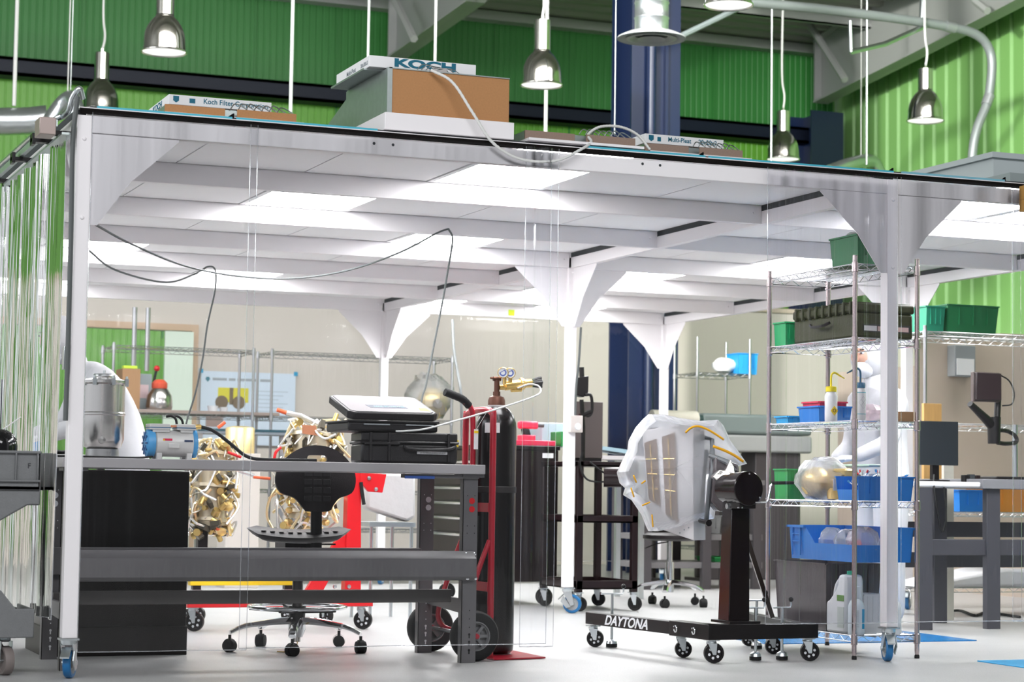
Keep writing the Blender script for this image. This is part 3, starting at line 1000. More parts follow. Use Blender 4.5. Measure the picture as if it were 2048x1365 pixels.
def bleg(x, y, sgn, dark=False):
    """punched C-channel leg"""
    w, dpt = 0.075, 0.045
    mb = MB()
    mb.box(x, x + w, y, y + 0.003, 0.0, BT - 0.05)
    mb.box(x, x + 0.003, y, y + dpt * sgn if sgn > 0 else y + 0.003, 0.0, BT - 0.05) if sgn > 0 else mb.box(x, x + 0.003, y - dpt, y, 0, BT - 0.05)
    l = obj('leg', mb, GREYM, wb_)
    hm = MB()
    yf = y - 0.001
    for z in (0.055, 0.095, 0.13):
        hm.lathe([(0.0001, 0), (0.006, 0)], (x + w * 0.55, yf, z + 0.006), (0, 1, 0), 10)
        hm.box(x + w * 0.55 - 0.003, x + w * 0.55 + 0.003, yf - 0.0005, yf, z - 0.012, z + 0.004)
    for z in (0.17, 0.21, 0.25):
        hm.lathe([(0.0001, 0), (0.003, 0)], (x + w * 0.55, yf, z), (0, 1, 0), 8)
    for z in (0.62, 0.655, 0.80):
        for a in (0.3, 0.8):
            hm.lathe([(0.0001, 0), (0.0025, 0)], (x + w * a, yf, z), (0, 1, 0), 8)
    return l, hm


HOLE = mat('hole_black', (0.01, 0.01, 0.01), 0.9)
for (x, y) in ((1.905, 0.42), (0.0, 0.42), (1.905, 1.04), (0.02, 1.04)):
    l, hm = bleg(x, y, 1)
    obj('punched_holes', hm, HOLE if y < 0.6 else WHITEP, l)
    # duplex outlet knock-outs
    om = MB()
    for z in (0.735, 0.775):
        om.lathe([(0.0001, 0), (0.015, 0)], (x + 0.045, y - 0.0015, z), (0, 1, 0), 16)
    obj('outlet_knockout', om, REDS if (x > 1 and y < 0.6) else (HOLE if y < 0.6 else WPLAST), l)
    cb = MB().box(x - 0.01, x + 0.1, y - 0.02, y + 0.1, BT - 0.06, BT - 0.0455)
    obj('leg_bracket', cb, GREYM, wb_)
# legs' side frames
for x in (0.0, 1.95):
    obj('end_rail', MB().prism([(x, 0.45, 0.225), (x, 1.04, 0.25), (x, 1.04, 0.30), (x, 0.45, 0.30)], (0.02, 0, 0)), GREYM, wb_)
# front stringer with a folded profile, lower shelf rail
sec = [(a, b - 0.10) for a, b in [(0.40, 0.495), (0.385, 0.50), (0.372, 0.515), (0.372, 0.555), (0.375, 0.6), (0.392, 0.612), (0.405, 0.635), (0.415, 0.635), (0.415, 0.495)]]
obj('stringer', MB().prism([(0.0, a, b) for a, b in sec], (1.96, 0, 0)), GREYM, wb_)
obj('stringer', MB().box(0.05, 1.9, 0.99, 1.03, 0.40, 0.53), GREYM, wb_, bevel=0.004)
obj('lower_rail', MB().box(0.05, 1.905, 0.56, 0.585, 0.282, 0.345), mat('dark_grey_rail', (0.085, 0.078, 0.075), 0.4), wb_, bevel=0.004)
obj('lower_rail', MB().box(0.05, 1.905, 0.93, 0.95, 0.27, 0.32), mat('dark_grey_rail', (0.085, 0.078, 0.075), 0.4), wb_, bevel=0.004)
mb = MB()
for x in (0.03, 1.92, 1.962):
    for z in (0.405, 0.522):
        mb.lathe([(0.0085, 0), (0.008, 0.003), (0.004, 0.005), (0.0001, 0.005)], (x, 0.385 if z < 0.45 else 0.404, z), (0, -1, 0), 12)
obj('carriage_bolt', mb, CHROME, wb_)
obj('blue_strip', MB().box(1.60, 1.75, 0.40, 0.405, 0.878, 0.892), mat('blue_strip', (0.03, 0.1, 0.4), 0.5), wb_)
obj('under_bracket', MB().box(1.60, 1.98, 0.405, 0.46, 0.882, 0.9), GREYM, wb_)

# black cabinet behind / under the bench
cb = thing('black_cabinet', 'tall glossy black cabinet standing under the left half of the workbench', 'cabinet', (0.35, 1.4, 0))
obj('body', MB().box(0.06, 0.745, 1.18, 1.72, 0.008, 0.9), mat('gloss_black_brown', (0.007, 0.0045, 0.0042), 0.25, 0, 0.3), cb, bevel=0.004)
obj('base_skirt', MB().box(0.055, 0.75, 1.172, 1.73, 0.0, 0.14), mat('brown_black_skirt', (0.013, 0.0105, 0.01), 0.4, 0, 0.3), cb, bevel=0.002)
obj('lock', MB().lathe([(0.0001, 0), (0.006, 0)], (0.5, 1.171, 0.1), (0, -1, 0), 10), HOLE, cb)

# ---------------------------------------------------------------- stainless pressure vessel
x, y = 0.225, 0.74
tk = thing('pressure_vessel', 'stainless steel pressure vessel with a clamped lid on the left end of the workbench', 'vessel', (x, y, BT))
r0 = 0.098
obj('body', MB().lathe([(0.0001, 0.03), (0.05, 0.035), (0.085, 0.055), (r0, 0.09), (r0, 0.20), (r0 + 0.004, 0.205), (r0 + 0.004, 0.212), (r0, 0.217), (r0, 0.345), (r0 + 0.012, 0.352), (r0 + 0.012, 0.358), (0.0001, 0.358)], (x, y, BT), n=48), STEEL, tk)
obj('foot_ring', MB().lathe([(0.078, 0), (0.075, 0.045), (0.07, 0.045), (0.07, 0)], (x, y, BT), n=32), mat('grey_ring', (0.28, 0.28, 0.28), 0.4, 0.6), tk)
obj('lid', MB().lathe([(0.11, 0.358), (0.11, 0.364), (0.08, 0.372), (0.05, 0.376), (0.05, 0.384), (0.0001, 0.386)], (x, y, BT), n=40), STEEL, tk)
for i in range(8):
    a = 2 * PI * i / 8 + 0.2
    cx, cy = x + 0.112 * math.cos(a), y + 0.112 * math.sin(a)
    obj('clamp', MB().box(cx - 0.008, cx + 0.008, cy - 0.008, cy + 0.008, BT + 0.34, BT + 0.372).cyl((cx, cy, BT + 0.368), (cx, cy, BT + 0.384), 0.006, n=8), ZINC, tk)
mb = MB()
for i in range(6):
    a = 2 * PI * i / 6
    mb.tube([(x, y, BT + 0.392), (x + 0.042 * math.cos(a), y + 0.042 * math.sin(a), BT + 0.39)], 0.005, n=6)
mb.tube(arc((x, y, BT + 0.39), 0.045, 0, 2 * PI, 20, (1, 0, 0), (0, 1, 0)), 0.006, n=6)
mb.cyl((x, y, BT + 0.38), (x, y, BT + 0.412), 0.006, n=8)
obj('hand_wheel', mb, ZINC, tk)
obj('sight_boss', MB().lathe([(0.018, -0.002), (0.016, 0.01), (0.0001, 0.012)], (x - 0.02, y - r0 + 0.01, BT + 0.085), (0, -1, 0), 16), STEEL, tk)

# ---------------------------------------------------------------- vacuum pump
px_, py_ = 0.525, 0.62
pm = thing('vacuum_pump', 'pale grey vacuum pump with a blue fan cover on the workbench', 'pump', (px_, py_, BT))
PG = mat('pale_grey_cast', (0.68, 0.67, 0.65), 0.35, 0.1)
PB = mat('sky_blue_plastic', (0.08, 0.35, 0.68), 0.4)
cz = BT + 0.075
obj('motor_body', MB().lathe([(0.0001, -0.105), (0.05, -0.104), (0.062, -0.09), (0.062, 0.085), (0.05, 0.1), (0.0001, 0.102)], (px_ + 0.01, py_, cz), (1, 0, 0), 36), PG, pm)
obj('fan_cover', MB().lathe([(0.0001, 0), (0.045, 0.0), (0.062, 0.008), (0.066, 0.02), (0.066, 0.04), (0.062, 0.042)], (px_ - 0.128, py_, cz), (1, 0, 0), 36), PB, pm)
mb = MB()
for i in range(10):
    a = 2 * PI * i / 10
    mb.box(-0.001, 0.002, 0.022, 0.055, -0.004, 0.004, Matrix.Translation((px_ - 0.129, py_, cz)) @ Matrix.Rotation(a, 4, 'X'))
obj('vent_slots', mb, mat('deep_blue', (0.01, 0.08, 0.25), 0.5), pm)
obj('end_ring', MB().lathe([(0.062, 0), (0.066, 0.006), (0.066, 0.02), (0.0001, 0.022)], (px_ + 0.09, py_, cz), (1, 0, 0), 36), PB, pm)
obj('head_block', MB().box(px_ - 0.115, px_ - 0.018, py_ - 0.05, py_ + 0.05, cz + 0.062, cz + 0.09).box(px_ + 0.012, px_ + 0.10, py_ - 0.05, py_ + 0.05, cz + 0.062, cz + 0.09).box(px_ - 0.10, px_ - 0.02, py_ - 0.045, py_ + 0.045, cz + 0.05, cz + 0.064).box(px_ + 0.03, px_ + 0.09, py_ - 0.045, py_ + 0.045, cz + 0.05, cz + 0.064), PG, pm, bevel=0.003)
obj('head_gasket', MB().box(px_ - 0.117, px_ - 0.016, py_ - 0.052, py_ + 0.052, cz + 0.071, cz + 0.0745).box(px_ + 0.01, px_ + 0.102, py_ - 0.052, py_ + 0.052, cz + 0.071, cz + 0.0745), mat('deep_blue_gasket', (0.01, 0.12, 0.28), 0.5), pm)
obj('cross_tube', MB().cyl((px_ - 0.03, py_ - 0.03, cz + 0.08), (px_ + 0.02, py_ - 0.03, cz + 0.08), 0.006, n=10), COPPER, pm)
for s_ in (-1, 1):
    for q_ in (-1, 1):
        obj('foot', MB().box(px_ + s_ * 0.07 - 0.012, px_ + s_ * 0.07 + 0.012, py_ + q_ * 0.05 - 0.014, py_ + q_ * 0.05 + 0.014, BT, BT + 0.03), PG, pm, bevel=0.002)
obj('carry_handle', MB().tube(catm([(px_ - 0.03, py_, cz + 0.125), (px_ - 0.005, py_, cz + 0.128), (px_ + 0.015, py_, cz + 0.115), (px_ + 0.022, py_, cz + 0.085)], 6), 0.006, n=8).tube(catm([(px_ - 0.01, py_, cz + 0.13), (px_ + 0.03, py_ + 0.02, cz + 0.128), (px_ + 0.05, py_ + 0.02, cz + 0.11), (px_ + 0.056, py_ + 0.02, cz + 0.085)], 6), 0.006, n=8), RUBBER, pm)
lb = obj('warning_label', MB().box(px_ - 0.055, px_ - 0.012, py_ - 0.0632, py_ - 0.0622, cz + 0.012, cz + 0.022), REDBIN, pm)
obj('name_plate', MB().box(px_ + 0.045, px_ + 0.085, py_ - 0.064, py_ - 0.062, cz + 0.008, cz + 0.017), mat('dark_blue_plate', (0.03, 0.05, 0.12), 0.4), pm)
obj('warning_triangle', MB().prism([(px_ - 0.056, py_ - 0.0635, cz + 0.012), (px_ - 0.045, py_ - 0.0635, cz + 0.012), (px_ - 0.0505, py_ - 0.0635, cz + 0.021)], (0, 0.0005, 0)), YELLOW, lb)
obj('junction_cover', MB().box(px_ - 0.03, px_ + 0.02, py_ - 0.074, py_ - 0.06, cz - 0.022, cz + 0.0), PG, pm, bevel=0.003)
obj('hose_fitting', MB().cyl((px_ + 0.085, py_ + 0.02, cz + 0.08), (px_ + 0.14, py_ + 0.02, cz + 0.082), 0.012, n=12), BRASS, pm)
y = py_ + 0.02
tag(obj('vacuum_hose', MB().tube(catm([(px_ + 0.135, y, cz + 0.083), (px_ + 0.2, y, cz + 0.065), (px_ + 0.28, y, cz + 0.01), (px_ + 0.36, y, BT + 0.025), (px_ + 0.44, y, BT + 0.009), (px_ + 0.56, y - 0.02, BT + 0.0085), (px_ + 0.7, y - 0.03, BT + 0.009)], 8), 0.0085, n=10), RUBBER),
    'black rubber hose curving from the vacuum pump onto the worktop', 'hose')
tag(obj('black_flex', MB().tube(catm([(px_ - 0.10, py_ - 0.05, BT + 0.012), (px_ - 0.18, py_ - 0.1, BT + 0.005), (px_ - 0.3, py_ - 0.12, BT + 0.005), (px_ - 0.42, py_ - 0.16, BT + 0.005), (px_ - 0.55, py_ - 0.14, BT + 0.006)], 8), 0.0045, n=8), RUBBER),
    'thin black power cord lying on the worktop left of the pump', 'cord')
# black plastic glove-like sheet by the stool back
mb = MB().prism([(1.10, 0.55, BT), (1.22, 0.6, BT), (1.17, 0.62, BT + 0.03), (1.2, 0.62, BT + 0.035)], (0, 0.004, 0))

# ---------------------------------------------------------------- black cases
lc = thing('hard_case', 'lower black hard case with a white label strip, at the right end of the worktop', 'case', (1.72, 0.7, BT))
rz = -0.16
Mc = Matrix.Translation((1.68, 0.66, BT)) @ Matrix.Rotation(rz, 4, 'Z')


def rbox(mb, M, x0, x1, y0, y1, z0, z1):
    return mb.box(x0, x1, y0, y1, z0, z1, M)


obj('case_body', rbox(MB(), Mc, -0.235, 0.235, -0.17, 0.17, 0.0, 0.098), PLBLK, lc, bevel=0.014)
ld = obj('case_lid', rbox(rbox(MB(), Mc, -0.235, 0.235, -0.17, 0.17, 0.105, 0.15), Mc, -0.242, 0.242, -0.178, 0.178, 0.095, 0.11), PLBLK, lc, bevel=0.009)
mb = MB()
for a in (-0.19, -0.1, 0.19):
    rbox(mb, Mc, a - 0.006, a + 0.006, -0.186, -0.168, 0.012, 0.148)
obj('ribs', mb, PLBLK, lc, bevel=0.002)
obj('hinge', rbox(MB(), Mc, -0.22, -0.05, -0.188, -0.172, 0.09, 0.1), PLBLK, lc, bevel=0.002)
obj('handle', MB().tube(catm([Mc @ Vector((-0.03, -0.178, 0.085)), Mc @ Vector((-0.01, -0.198, 0.074)), Mc @ Vector((0.1, -0.205, 0.068)), Mc @ Vector((0.19, -0.2, 0.074)), Mc @ Vector((0.22, -0.178, 0.085))], 6), 0.007, n=8), PLBLK, lc)
ls = obj('label_strip', rbox(MB(), Mc, 0.035, 0.19, -0.1785, -0.1775, 0.047, 0.06), WHITEP, lc)
text('lettering', 'SAN TECH SERVICES NO RENTAL SUBCHARTER', 0.0095, INKB, ls, Mc @ Vector((0.1125, -0.179, 0.0533)), (PI / 2, 0, rz), 0.62, ext=0.0002)
obj('latch', rbox(MB(), Mc, 0.235, 0.25, -0.12, -0.09, 0.085, 0.12), YELLOW, lc, bevel=0.002)

uc = thing('hard_case', 'upper black hard case with a tilted grey-topped lid, stacked on the lower case', 'case', (1.6, 0.66, BT + 0.15))
Mu = Matrix.Translation((1.578, 0.70, BT + 0.153)) @ Matrix.Rotation(-0.03, 4, 'Z')
obj('case_body', rbox(MB(), Mu, -0.225, 0.225, -0.2, 0.2, 0.0, 0.045), PLBLK, uc, bevel=0.01)
# lid rises to the back, resting partly open
Ml = Mu @ Matrix.Translation((0, -0.2, 0.052)) @ Matrix.Rotation(R(14), 4, 'X')
lidp = [(-0.225, 0.03), (-0.2, 0), (0.2, 0), (0.225, 0.03), (0.225, 0.37), (0.2, 0.4), (0.07, 0.4), (0.055, 0.39), (-0.055, 0.39), (-0.07, 0.4), (-0.2, 0.4), (-0.225, 0.37)]
mb = MB().prism([Ml @ Vector((a, b, 0)) for a, b in lidp], Ml.to_3x3() @ Vector((0, 0, 0.038)))
l = obj('case_lid', mb, PLBLK, uc, bevel=0.006)
mb = MB().prism([Ml @ Vector((a * 0.93, 0.014 + b * 0.93, 0.0385)) for a, b in lidp], Ml.to_3x3() @ Vector((0, 0, 0.002)))
obj('lid_panel', mb, mat('matt_grey_lid_panel', (0.40, 0.375, 0.385), 0.85, 0, 0.12), l)
mb = MB()
for a0, a1 in ((-0.15, -0.02), (0.06, 0.2)):
    rbox(mb, Mu, a0, a1, -0.209, -0.2, 0.03, 0.036)
obj('latch_line', mb, ZINC, uc)
mb = MB()
rbox(mb, Mu, -0.23, 0.23, -0.207, 0.207, 0.043, 0.052)
obj('rim', mb, PLBLK, uc, bevel=0.002)
bp_ = Ml @ Vector((0.03, 0.14, 0.0478))
mm_ = (Ml.to_3x3())
bd = obj('badge', MB().prism([Ml @ Vector((a, b, 0.0405)) for a, b in ((-0.09, 0.10), (0.10, 0.10), (0.09, 0.165), (-0.10, 0.165))], mm_ @ Vector((0, 0, 0.001))), mat('slate_badge', (0.035, 0.05, 0.09), 0.5), uc)
text('lettering', 'LEAK STANDARD', 0.026, mat('pale_blue_ink', (0.45, 0.7, 0.75), 0.6), bd, Ml @ Vector((0.012, 0.13, 0.0418)), mm_, 0.75, off=0.0006)
obj('sticker', MB().prism([Ml @ Vector((a, b, 0.0405)) for a, b in ((0.15, 0.06), (0.2, 0.05), (0.195, 0.12), (0.16, 0.12))], mm_ @ Vector((0, 0, 0.001))), mat('lime_sticker', (0.6, 0.8, 0.1), 0.6), uc)

# ---------------------------------------------------------------- drafting stool
SX, SY = 1.345, 1.30
st = thing('drafting_stool', 'black moulded drafting stool with a foot ring and chrome five-star base behind the workbench', 'stool', (SX, SY, 0))
PU = mat('black_polyurethane', (0.014, 0.0105, 0.012), 0.5, 0, 0.35, bump=0.12, bscale=250)


def five_star(t, x, y, r, a0, hub=0.13, m=CHROME):
    for i in range(5):
        a = a0 + 2 * PI * i / 5
        d = Vector((math.cos(a), math.sin(a), 0))
        n_ = Vector((-d.y, d.x, 0))
        pts, rs = [], []
        mb = MB()
        for k in range(9):
            u = k / 8
            z = hub + 0.02 - 0.035 * u ** 1.5 - (0.0 if u < 0.8 else 0.02 * (u - 0.8) / 0.2)
            w = 0.032 - 0.012 * u
            hgt = 0.035 - 0.018 * u
            c = Vector((x, y, z)) + d * (0.03 + (r - 0.03) * u)
            pts += [c - n_ * w, c - n_ * w * 0.6 + Vector((0, 0, hgt * .6)), c + n_ * w * 0.6 + Vector((0, 0, hgt * .6)), c + n_ * w, c + n_ * w * 0.7 - Vector((0, 0, hgt * 0.4)), c - n_ * w * 0.7 - Vector((0, 0, hgt * 0.4))]
        fs = []
        for k in range(8):
            for j in range(6):
                fs.append((k * 6 + j, k * 6 + (j + 1) % 6, (k + 1) * 6 + (j + 1) % 6, (k + 1) * 6 + j))
        fs += [tuple(range(5, -1, -1)), tuple(48 + j for j in range(6))]
        mb.add(pts, fs)
        obj('base_arm', mb, m, t)
        c = Vector((x, y, 0)) + d * r
        tw = a + 0.7
        ax = Vector((math.cos(tw), math.sin(tw), 0))
        cm = MB()
        for s_ in (-0.017, 0.017):
            cm.lathe([(0.0001, -0.009), (0.02, -0.009), (0.03, -0.006), (0.03, 0.006), (0.02, 0.009), (0.0001, 0.009)], c + ax * s_ + Vector((0, 0, 0.03)), ax, 18)
        cm.lathe([(0.033, -0.013), (0.033, 0.013)], c + Vector((0, 0, 0.033)), ax, 18, ang=PI * 2)
        cm.cyl(c + Vector((0, 0, 0.04)), c + Vector((0, 0, 0.085)), 0.008, n=8)
        obj('caster', cm, RUBBER, t)


five_star(st, SX, SY, 0.345, 0.60)
obj('hub', MB().lathe([(0.0001, 0.07), (0.03, 0.07), (0.045, 0.11), (0.045, 0.165), (0.03, 0.18), (0.0001, 0.18)], (SX, SY, 0), n=24), CHROME, st)
obj('hub_pin', MB().cyl((SX, SY, 0.045), (SX, SY, 0.08), 0.02, n=14), STEEL, st)
obj('gas_lift', MB().cyl((SX, SY, 0.17), (SX, SY, 0.40), 0.027, n=20).cyl((SX, SY, 0.40), (SX, SY, 0.53), 0.017, n=16), mat('dark_steel', (0.12, 0.11, 0.11), 0.3, 0.8), st)
fr_ = MB().tube(arc((SX, SY, 0.222), 0.245, 0, 2 * PI, 48, (1, 0, 0), (0, 1, 0))[:-1], 0.010, n=10, closed=True)
obj('foot_ring', fr_, CHROME, st)
mb = MB()
for i in range(5):
    a = 0.3 + 2 * PI * i / 5
    d = Vector((math.cos(a), math.sin(a), 0))
    mb.tube([Vector((SX, SY, 0.20)) + d * 0.03, Vector((SX, SY, 0.213)) + d * 0.242], 0.011, n=6)
mb.lathe([(0.04, 0.165), (0.045, 0.225)], (SX, SY, 0), n=20)
obj('ring_spider', mb, BLACK, st)
# seat: dished slab with an upturned edge


def seat_fn(top, cx, cy, cz, w, d, rz, th):
    ca, sa = math.cos(rz), math.sin(rz)

    def fn(u, v):
        a, b = (u - 0.5) * 2, (v - 0.5) * 2
        # squircle map
        X = a * math.sqrt(max(0, 1 - b * b * 0.36)) * w
        Y = b * math.sqrt(max(0, 1 - a * a * 0.36)) * d
        e = max(abs(a), abs(b))
        z = 0.018 * (a * a) - 0.012 * max(0, -b) ** 3 * 2 + 0.01 * max(0, b) ** 2
        z += (0 if top else -th * (1 - e ** 6))
        return Vector((cx + X * ca - Y * sa, cy + X * sa + Y * ca, cz + z))
    return fn


FR = -0.25
mb = MB().grid(seat_fn(True, SX, SY, 0.60, 0.265, 0.23, FR, 0.05), 22, 18)
n0 = len(mb.v)
g2 = MB().grid(seat_fn(False, SX, SY, 0.595, 0.26, 0.225, FR, 0.045), 22, 18)
mb.add(g2.v, [tuple(reversed(f)) for f in g2.f])
bd_ = [i for i in range(23)] + [j * 23 + 22 for j in range(1, 19)] + [18 * 23 + i for i in range(21, -1, -1)] + [j * 23 for j in range(17, 0, -1)]
for i in range(len(bd_)):
    a, b = bd_[i], bd_[(i + 1) % len(bd_)]
    mb.f.append((b, a, a + n0, b + n0))
obj('seat', mb, PU, st)
mb = MB()
for i in range(-4, 5):
    mb.box(i * 0.045 - 0.012, i * 0.045 + 0.012, -0.15, 0.12, 0.605 + 0.018 * (i * 0.045 / 0.265) ** 2 - 0.004, 0.6025 + 0.018 * (i * 0.045 / 0.265) ** 2, Matrix.Translation((SX, SY, 0)) @ Matrix.Rotation(FR, 4, 'Z'))
obj('seat_tread', mb, PU, st, bevel=0.002)
obj('seat_mechanism', MB().box(SX - 0.09, SX + 0.09, SY - 0.07, SY + 0.12, 0.515, 0.555).tube([(SX, SY, 0.53), (SX - 0.1, SY - 0.06, 0.51), (SX - 0.17, SY - 0.1, 0.485)], 0.004, n=6).tube([(SX, SY, 0.54), (SX + 0.19, SY - 0.02, 0.54)], 0.005, n=6), BLACK, st)
# back rest: curved plate with a slot, facing away (we see its rear), tilted
cB = Vector((SX + 0.045, SY - 0.16, 0.872))
out = []
prof = [(-0.06, -0.145), (0.06, -0.145), (0.085, -0.12), (0.12, -0.085), (0.19, -0.06), (0.215, -0.01), (0.205, 0.045), (0.17, 0.09), (0.11, 0.13), (0.04, 0.15), (-0.04, 0.15), (-0.11, 0.13), (-0.17, 0.09), (-0.205, 0.045), (-0.215, -0.01), (-0.19, -0.06), (-0.12, -0.085), (-0.085, -0.12)]
outer = catm([Vector((a * 0.96, 0, b * 1.12)) for a, b in prof + [prof[0]]], 3)[:-1]
slot = []
for i in range(len(outer)):
    a = math.atan2(outer[i].z - 0.105, outer[i].x)
    ca, sa = math.cos(a), math.sin(a)
    # stadium outline of the hand slot
    t_ = 0.017 / max(abs(sa), 1e-3)
    p = Vector((ca * t_, 0, sa * t_))
    if abs(p.x) > 0.035:
        sg = 1 if ca > 0 else -1
        B_ = 0.035 * ca * sg
        t_ = B_ + math.sqrt(max(0, B_ * B_ - 0.035 ** 2 + 0.017 ** 2))
        p = Vector((ca * t_, 0, sa * t_))
    slot.append(Vector((p.x, 0, p.z + 0.105)))
Mb = Matrix.Translation(cB) @ Matrix.Rotation(FR * 0.35, 4, 'Z') @ Matrix.Rotation(R(-6), 4, 'X')


def bend(p, off):
    return Mb @ Vector((p.x, 0.9 * p.x * p.x + off, p.z))


k = len(outer)
vs, fs = [], []
for off in (0, 0.022):
    for ring in (outer, [o_ * 0.5 + s2 * 0.5 for o_, s2 in zip(outer, slot)], slot):
        vs += [bend(p, off) for p in ring]
for rr_ in range(2):
    for i in range(k):
        j = (i + 1) % k
        fs.append((rr_ * k + i, rr_ * k + j, (rr_ + 1) * k + j, (rr_ + 1) * k + i))
        fs.append((3 * k + (rr_ + 1) * k + i, 3 * k + (rr_ + 1) * k + j, 3 * k + rr_ * k + j, 3 * k + rr_ * k + i))
for i in range(k):
    j = (i + 1) % k
    fs.append((i, 3 * k + i, 3 * k + j, j))
    fs.append((2 * k + j, 5 * k + j, 5 * k + i, 2 * k + i))
bk = obj('backrest', MB().add(vs, fs), PU, st)
mb = MB()
for i in range(-1, 2):
    for j in range(4):
        cx, czz = i * 0.047 + 0.0, -0.10 + j * 0.042
        mb.box(cx - 0.02, cx + 0.02, 0.9 * cx * cx - 0.003, 0.9 * cx * cx + 0.002, czz - 0.014, czz + 0.014, Mb)
obj('moulded_squares', mb, mat('dark_grey_polyurethane', (0.018, 0.016, 0.018), 0.4), bk, bevel=0.0015)
mb = MB().prism([(cB.x - 0.028, SY - 0.165, 0.54), (cB.x + 0.028, SY - 0.165, 0.54), (cB.x + 0.028, SY - 0.15, 0.80), (cB.x - 0.028, SY - 0.15, 0.80)], (0, 0.012, 0)).box(cB.x - 0.028, cB.x + 0.028, SY - 0.165, SY + 0.05, 0.525, 0.54)
obj('back_bracket', mb, BLACK, st)
tag(obj('bead_chain', MB().tube(catm([(SX - 0.13, SY - 0.1, 0.006), (SX - 0.08, SY - 0.11, 0.004), (SX - 0.03, SY - 0.09, 0.006), (SX - 0.01, SY - 0.05, 0.05)], 6), 0.003, n=6), BRASS),
    'short brass drag chain on the floor under the stool', 'chain')

# ---------------------------------------------------------------- gas cylinder on a red hand truck
GX, GY = 2.22, 0.80
gc = thing('gas_cylinder', 'tall black gas cylinder with a brass regulator strapped to the red hand truck', 'gas cylinder', (GX, GY, 0.012))
CYL = mat('black_enamel', (0.005, 0.0035, 0.0038), 0.24, 0, 0.4)
obj('body', MB().lathe([(0.0001, 0.015), (0.085, 0.014), (0.1, 0.03), (0.103, 0.06), (0.103, 1.135), (0.1, 1.17), (0.088, 1.205), (0.065, 1.235), (0.042, 1.25), (0.035, 1.26)], (GX, GY, 0), n=48), CYL, gc)
obj('neck_collar', MB().lathe([(0.044, 1.25), (0.044, 1.28), (0.038, 1.297), (0.02, 1.305), (0.0001, 1.305)], (GX, GY, 0), n=28), BRONZE, gc)
obj('collar_ring', MB().lathe([(0.0455, 1.24), (0.0475, 1.243), (0.0475, 1.253), (0.0455, 1.256)], (GX, GY, 0), n=28), mat('worn_grey_ring', (0.35, 0.34, 0.34), 0.6), gc)
vb = MB().cyl((GX, GY, 1.3), (GX, GY, 1.385), 0.014, n=12).cyl((GX, GY, 1.305), (GX, GY, 1.325), 0.02, n=8).cyl((GX - 0.02, GY, 1.39), (GX + 0.02, GY, 1.39), 0.012, n=10).cyl((GX - 0.035, GY, 1.393), (GX, GY, 1.393), 0.006, n=8)
obj('valve', vb, BRONZE, gc)
rg = MB().cyl((GX + 0.01, GY - 0.01, 1.347), (GX + 0.05, GY - 0.01, 1.347), 0.013, n=12)
rg.cyl((GX + 0.04, GY - 0.01, 1.355), (GX + 0.13, GY - 0.01, 1.367), 0.024, 0.024, n=20)
rg.lathe([(0.0001, 0), (0.03, 0), (0.032, 0.006), (0.032, 0.014), (0.028, 0.018), (0.022, 0.02), (0.022, 0.06), (0.0001, 0.06)], (GX + 0.125, GY - 0.01, 1.367), (1, 0, 0.12), 24)
rg.cyl((GX + 0.075, GY - 0.01, 1.335), (GX + 0.13, GY - 0.01, 1.34), 0.012, n=12)
rg.cyl((GX + 0.03, GY - 0.03, 1.365), (GX + 0.03, GY - 0.03, 1.395), 0.01, n=10).cyl((GX + 0.065, GY - 0.02, 1.365), (GX + 0.065, GY - 0.02, 1.395), 0.01, n=10)
obj('regulator_body', rg, BRASS, gc)
for i, (dx, dy, ang) in enumerate(((0.02, -0.035, -0.5), (0.06, -0.03, -0.35))):
    ax = Vector((math.sin(ang), -math.cos(ang), 0))
    c = Vector((GX + dx, GY + dy, 1.42))
    g_ = obj('pressure_gauge', MB().lathe([(0.0001, -0.014), (0.026, -0.014), (0.028, -0.01), (0.028, 0.01), (0.025, 0.013), (0.024, 0.009)], c, ax, 28), BRASS, gc)
    obj('gauge_face', MB().lathe([(0.0001, 0.0092), (0.0245, 0.0092)], c, ax, 28), mat('gauge_face', (0.8, 0.82, 0.85), 0.3), g_)
    obj('gauge_scale', MB().lathe([(0.011, 0.0096), (0.018, 0.0096)], c, ax, 20, ang=PI * 1.415), mat('gauge_blue', (0.1, 0.15, 0.45), 0.4), g_)
kn = MB()
ax = Vector((1, 0, 0.12)).normalized()
kb = Vector((GX + 0.185, GY - 0.01, 1.374))
kn.lathe([(0.0001, 0), (0.018, 0), (0.024, 0.03), (0.026, 0.05), (0.018, 0.056), (0.0001, 0.056)], kb, ax, 20)
u_, w_ = frame_of(ax)
for i in range(6):
    a = 2 * PI * i / 6
    dd_ = u_ * math.cos(a) + w_ * math.sin(a)
    kn.tube([kb + ax * 0.004 + dd_ * 0.016, kb + ax * 0.052 + dd_ * 0.027], 0.007, n=6)
obj('regulator_knob', kn, PLBLK, gc)
obj('cylinder_label', MB().lathe([(0.1035, 1.12), (0.1015, 1.16)], (GX, GY, 0), n=48, ang=0.01), WHITEP, gc) if False else None
# label on the shoulder (patch of a cylinder)
mb = MB().grid(lambda u, v: Vector((GX + 0.1045 * math.sin(-0.95 + u * 0.75), GY - 0.1045 * math.cos(-0.95 + u * 0.75), 1.115 + v * 0.05)), 8, 1)
obj('cylinder_label', mb, WHITEP, gc)
obj('strap', MB().lathe([(0.104, 0.815), (0.106, 0.817), (0.106, 0.845), (0.104, 0.847)], (GX, GY, 0), n=48), mat('black_strap', (0.015, 0.013, 0.014), 0.7), gc)

ht = thing('hand_truck', 'red tubular hand truck with pneumatic tyres, beside the workbench end', 'hand truck', (2.12, 0.72, 0))
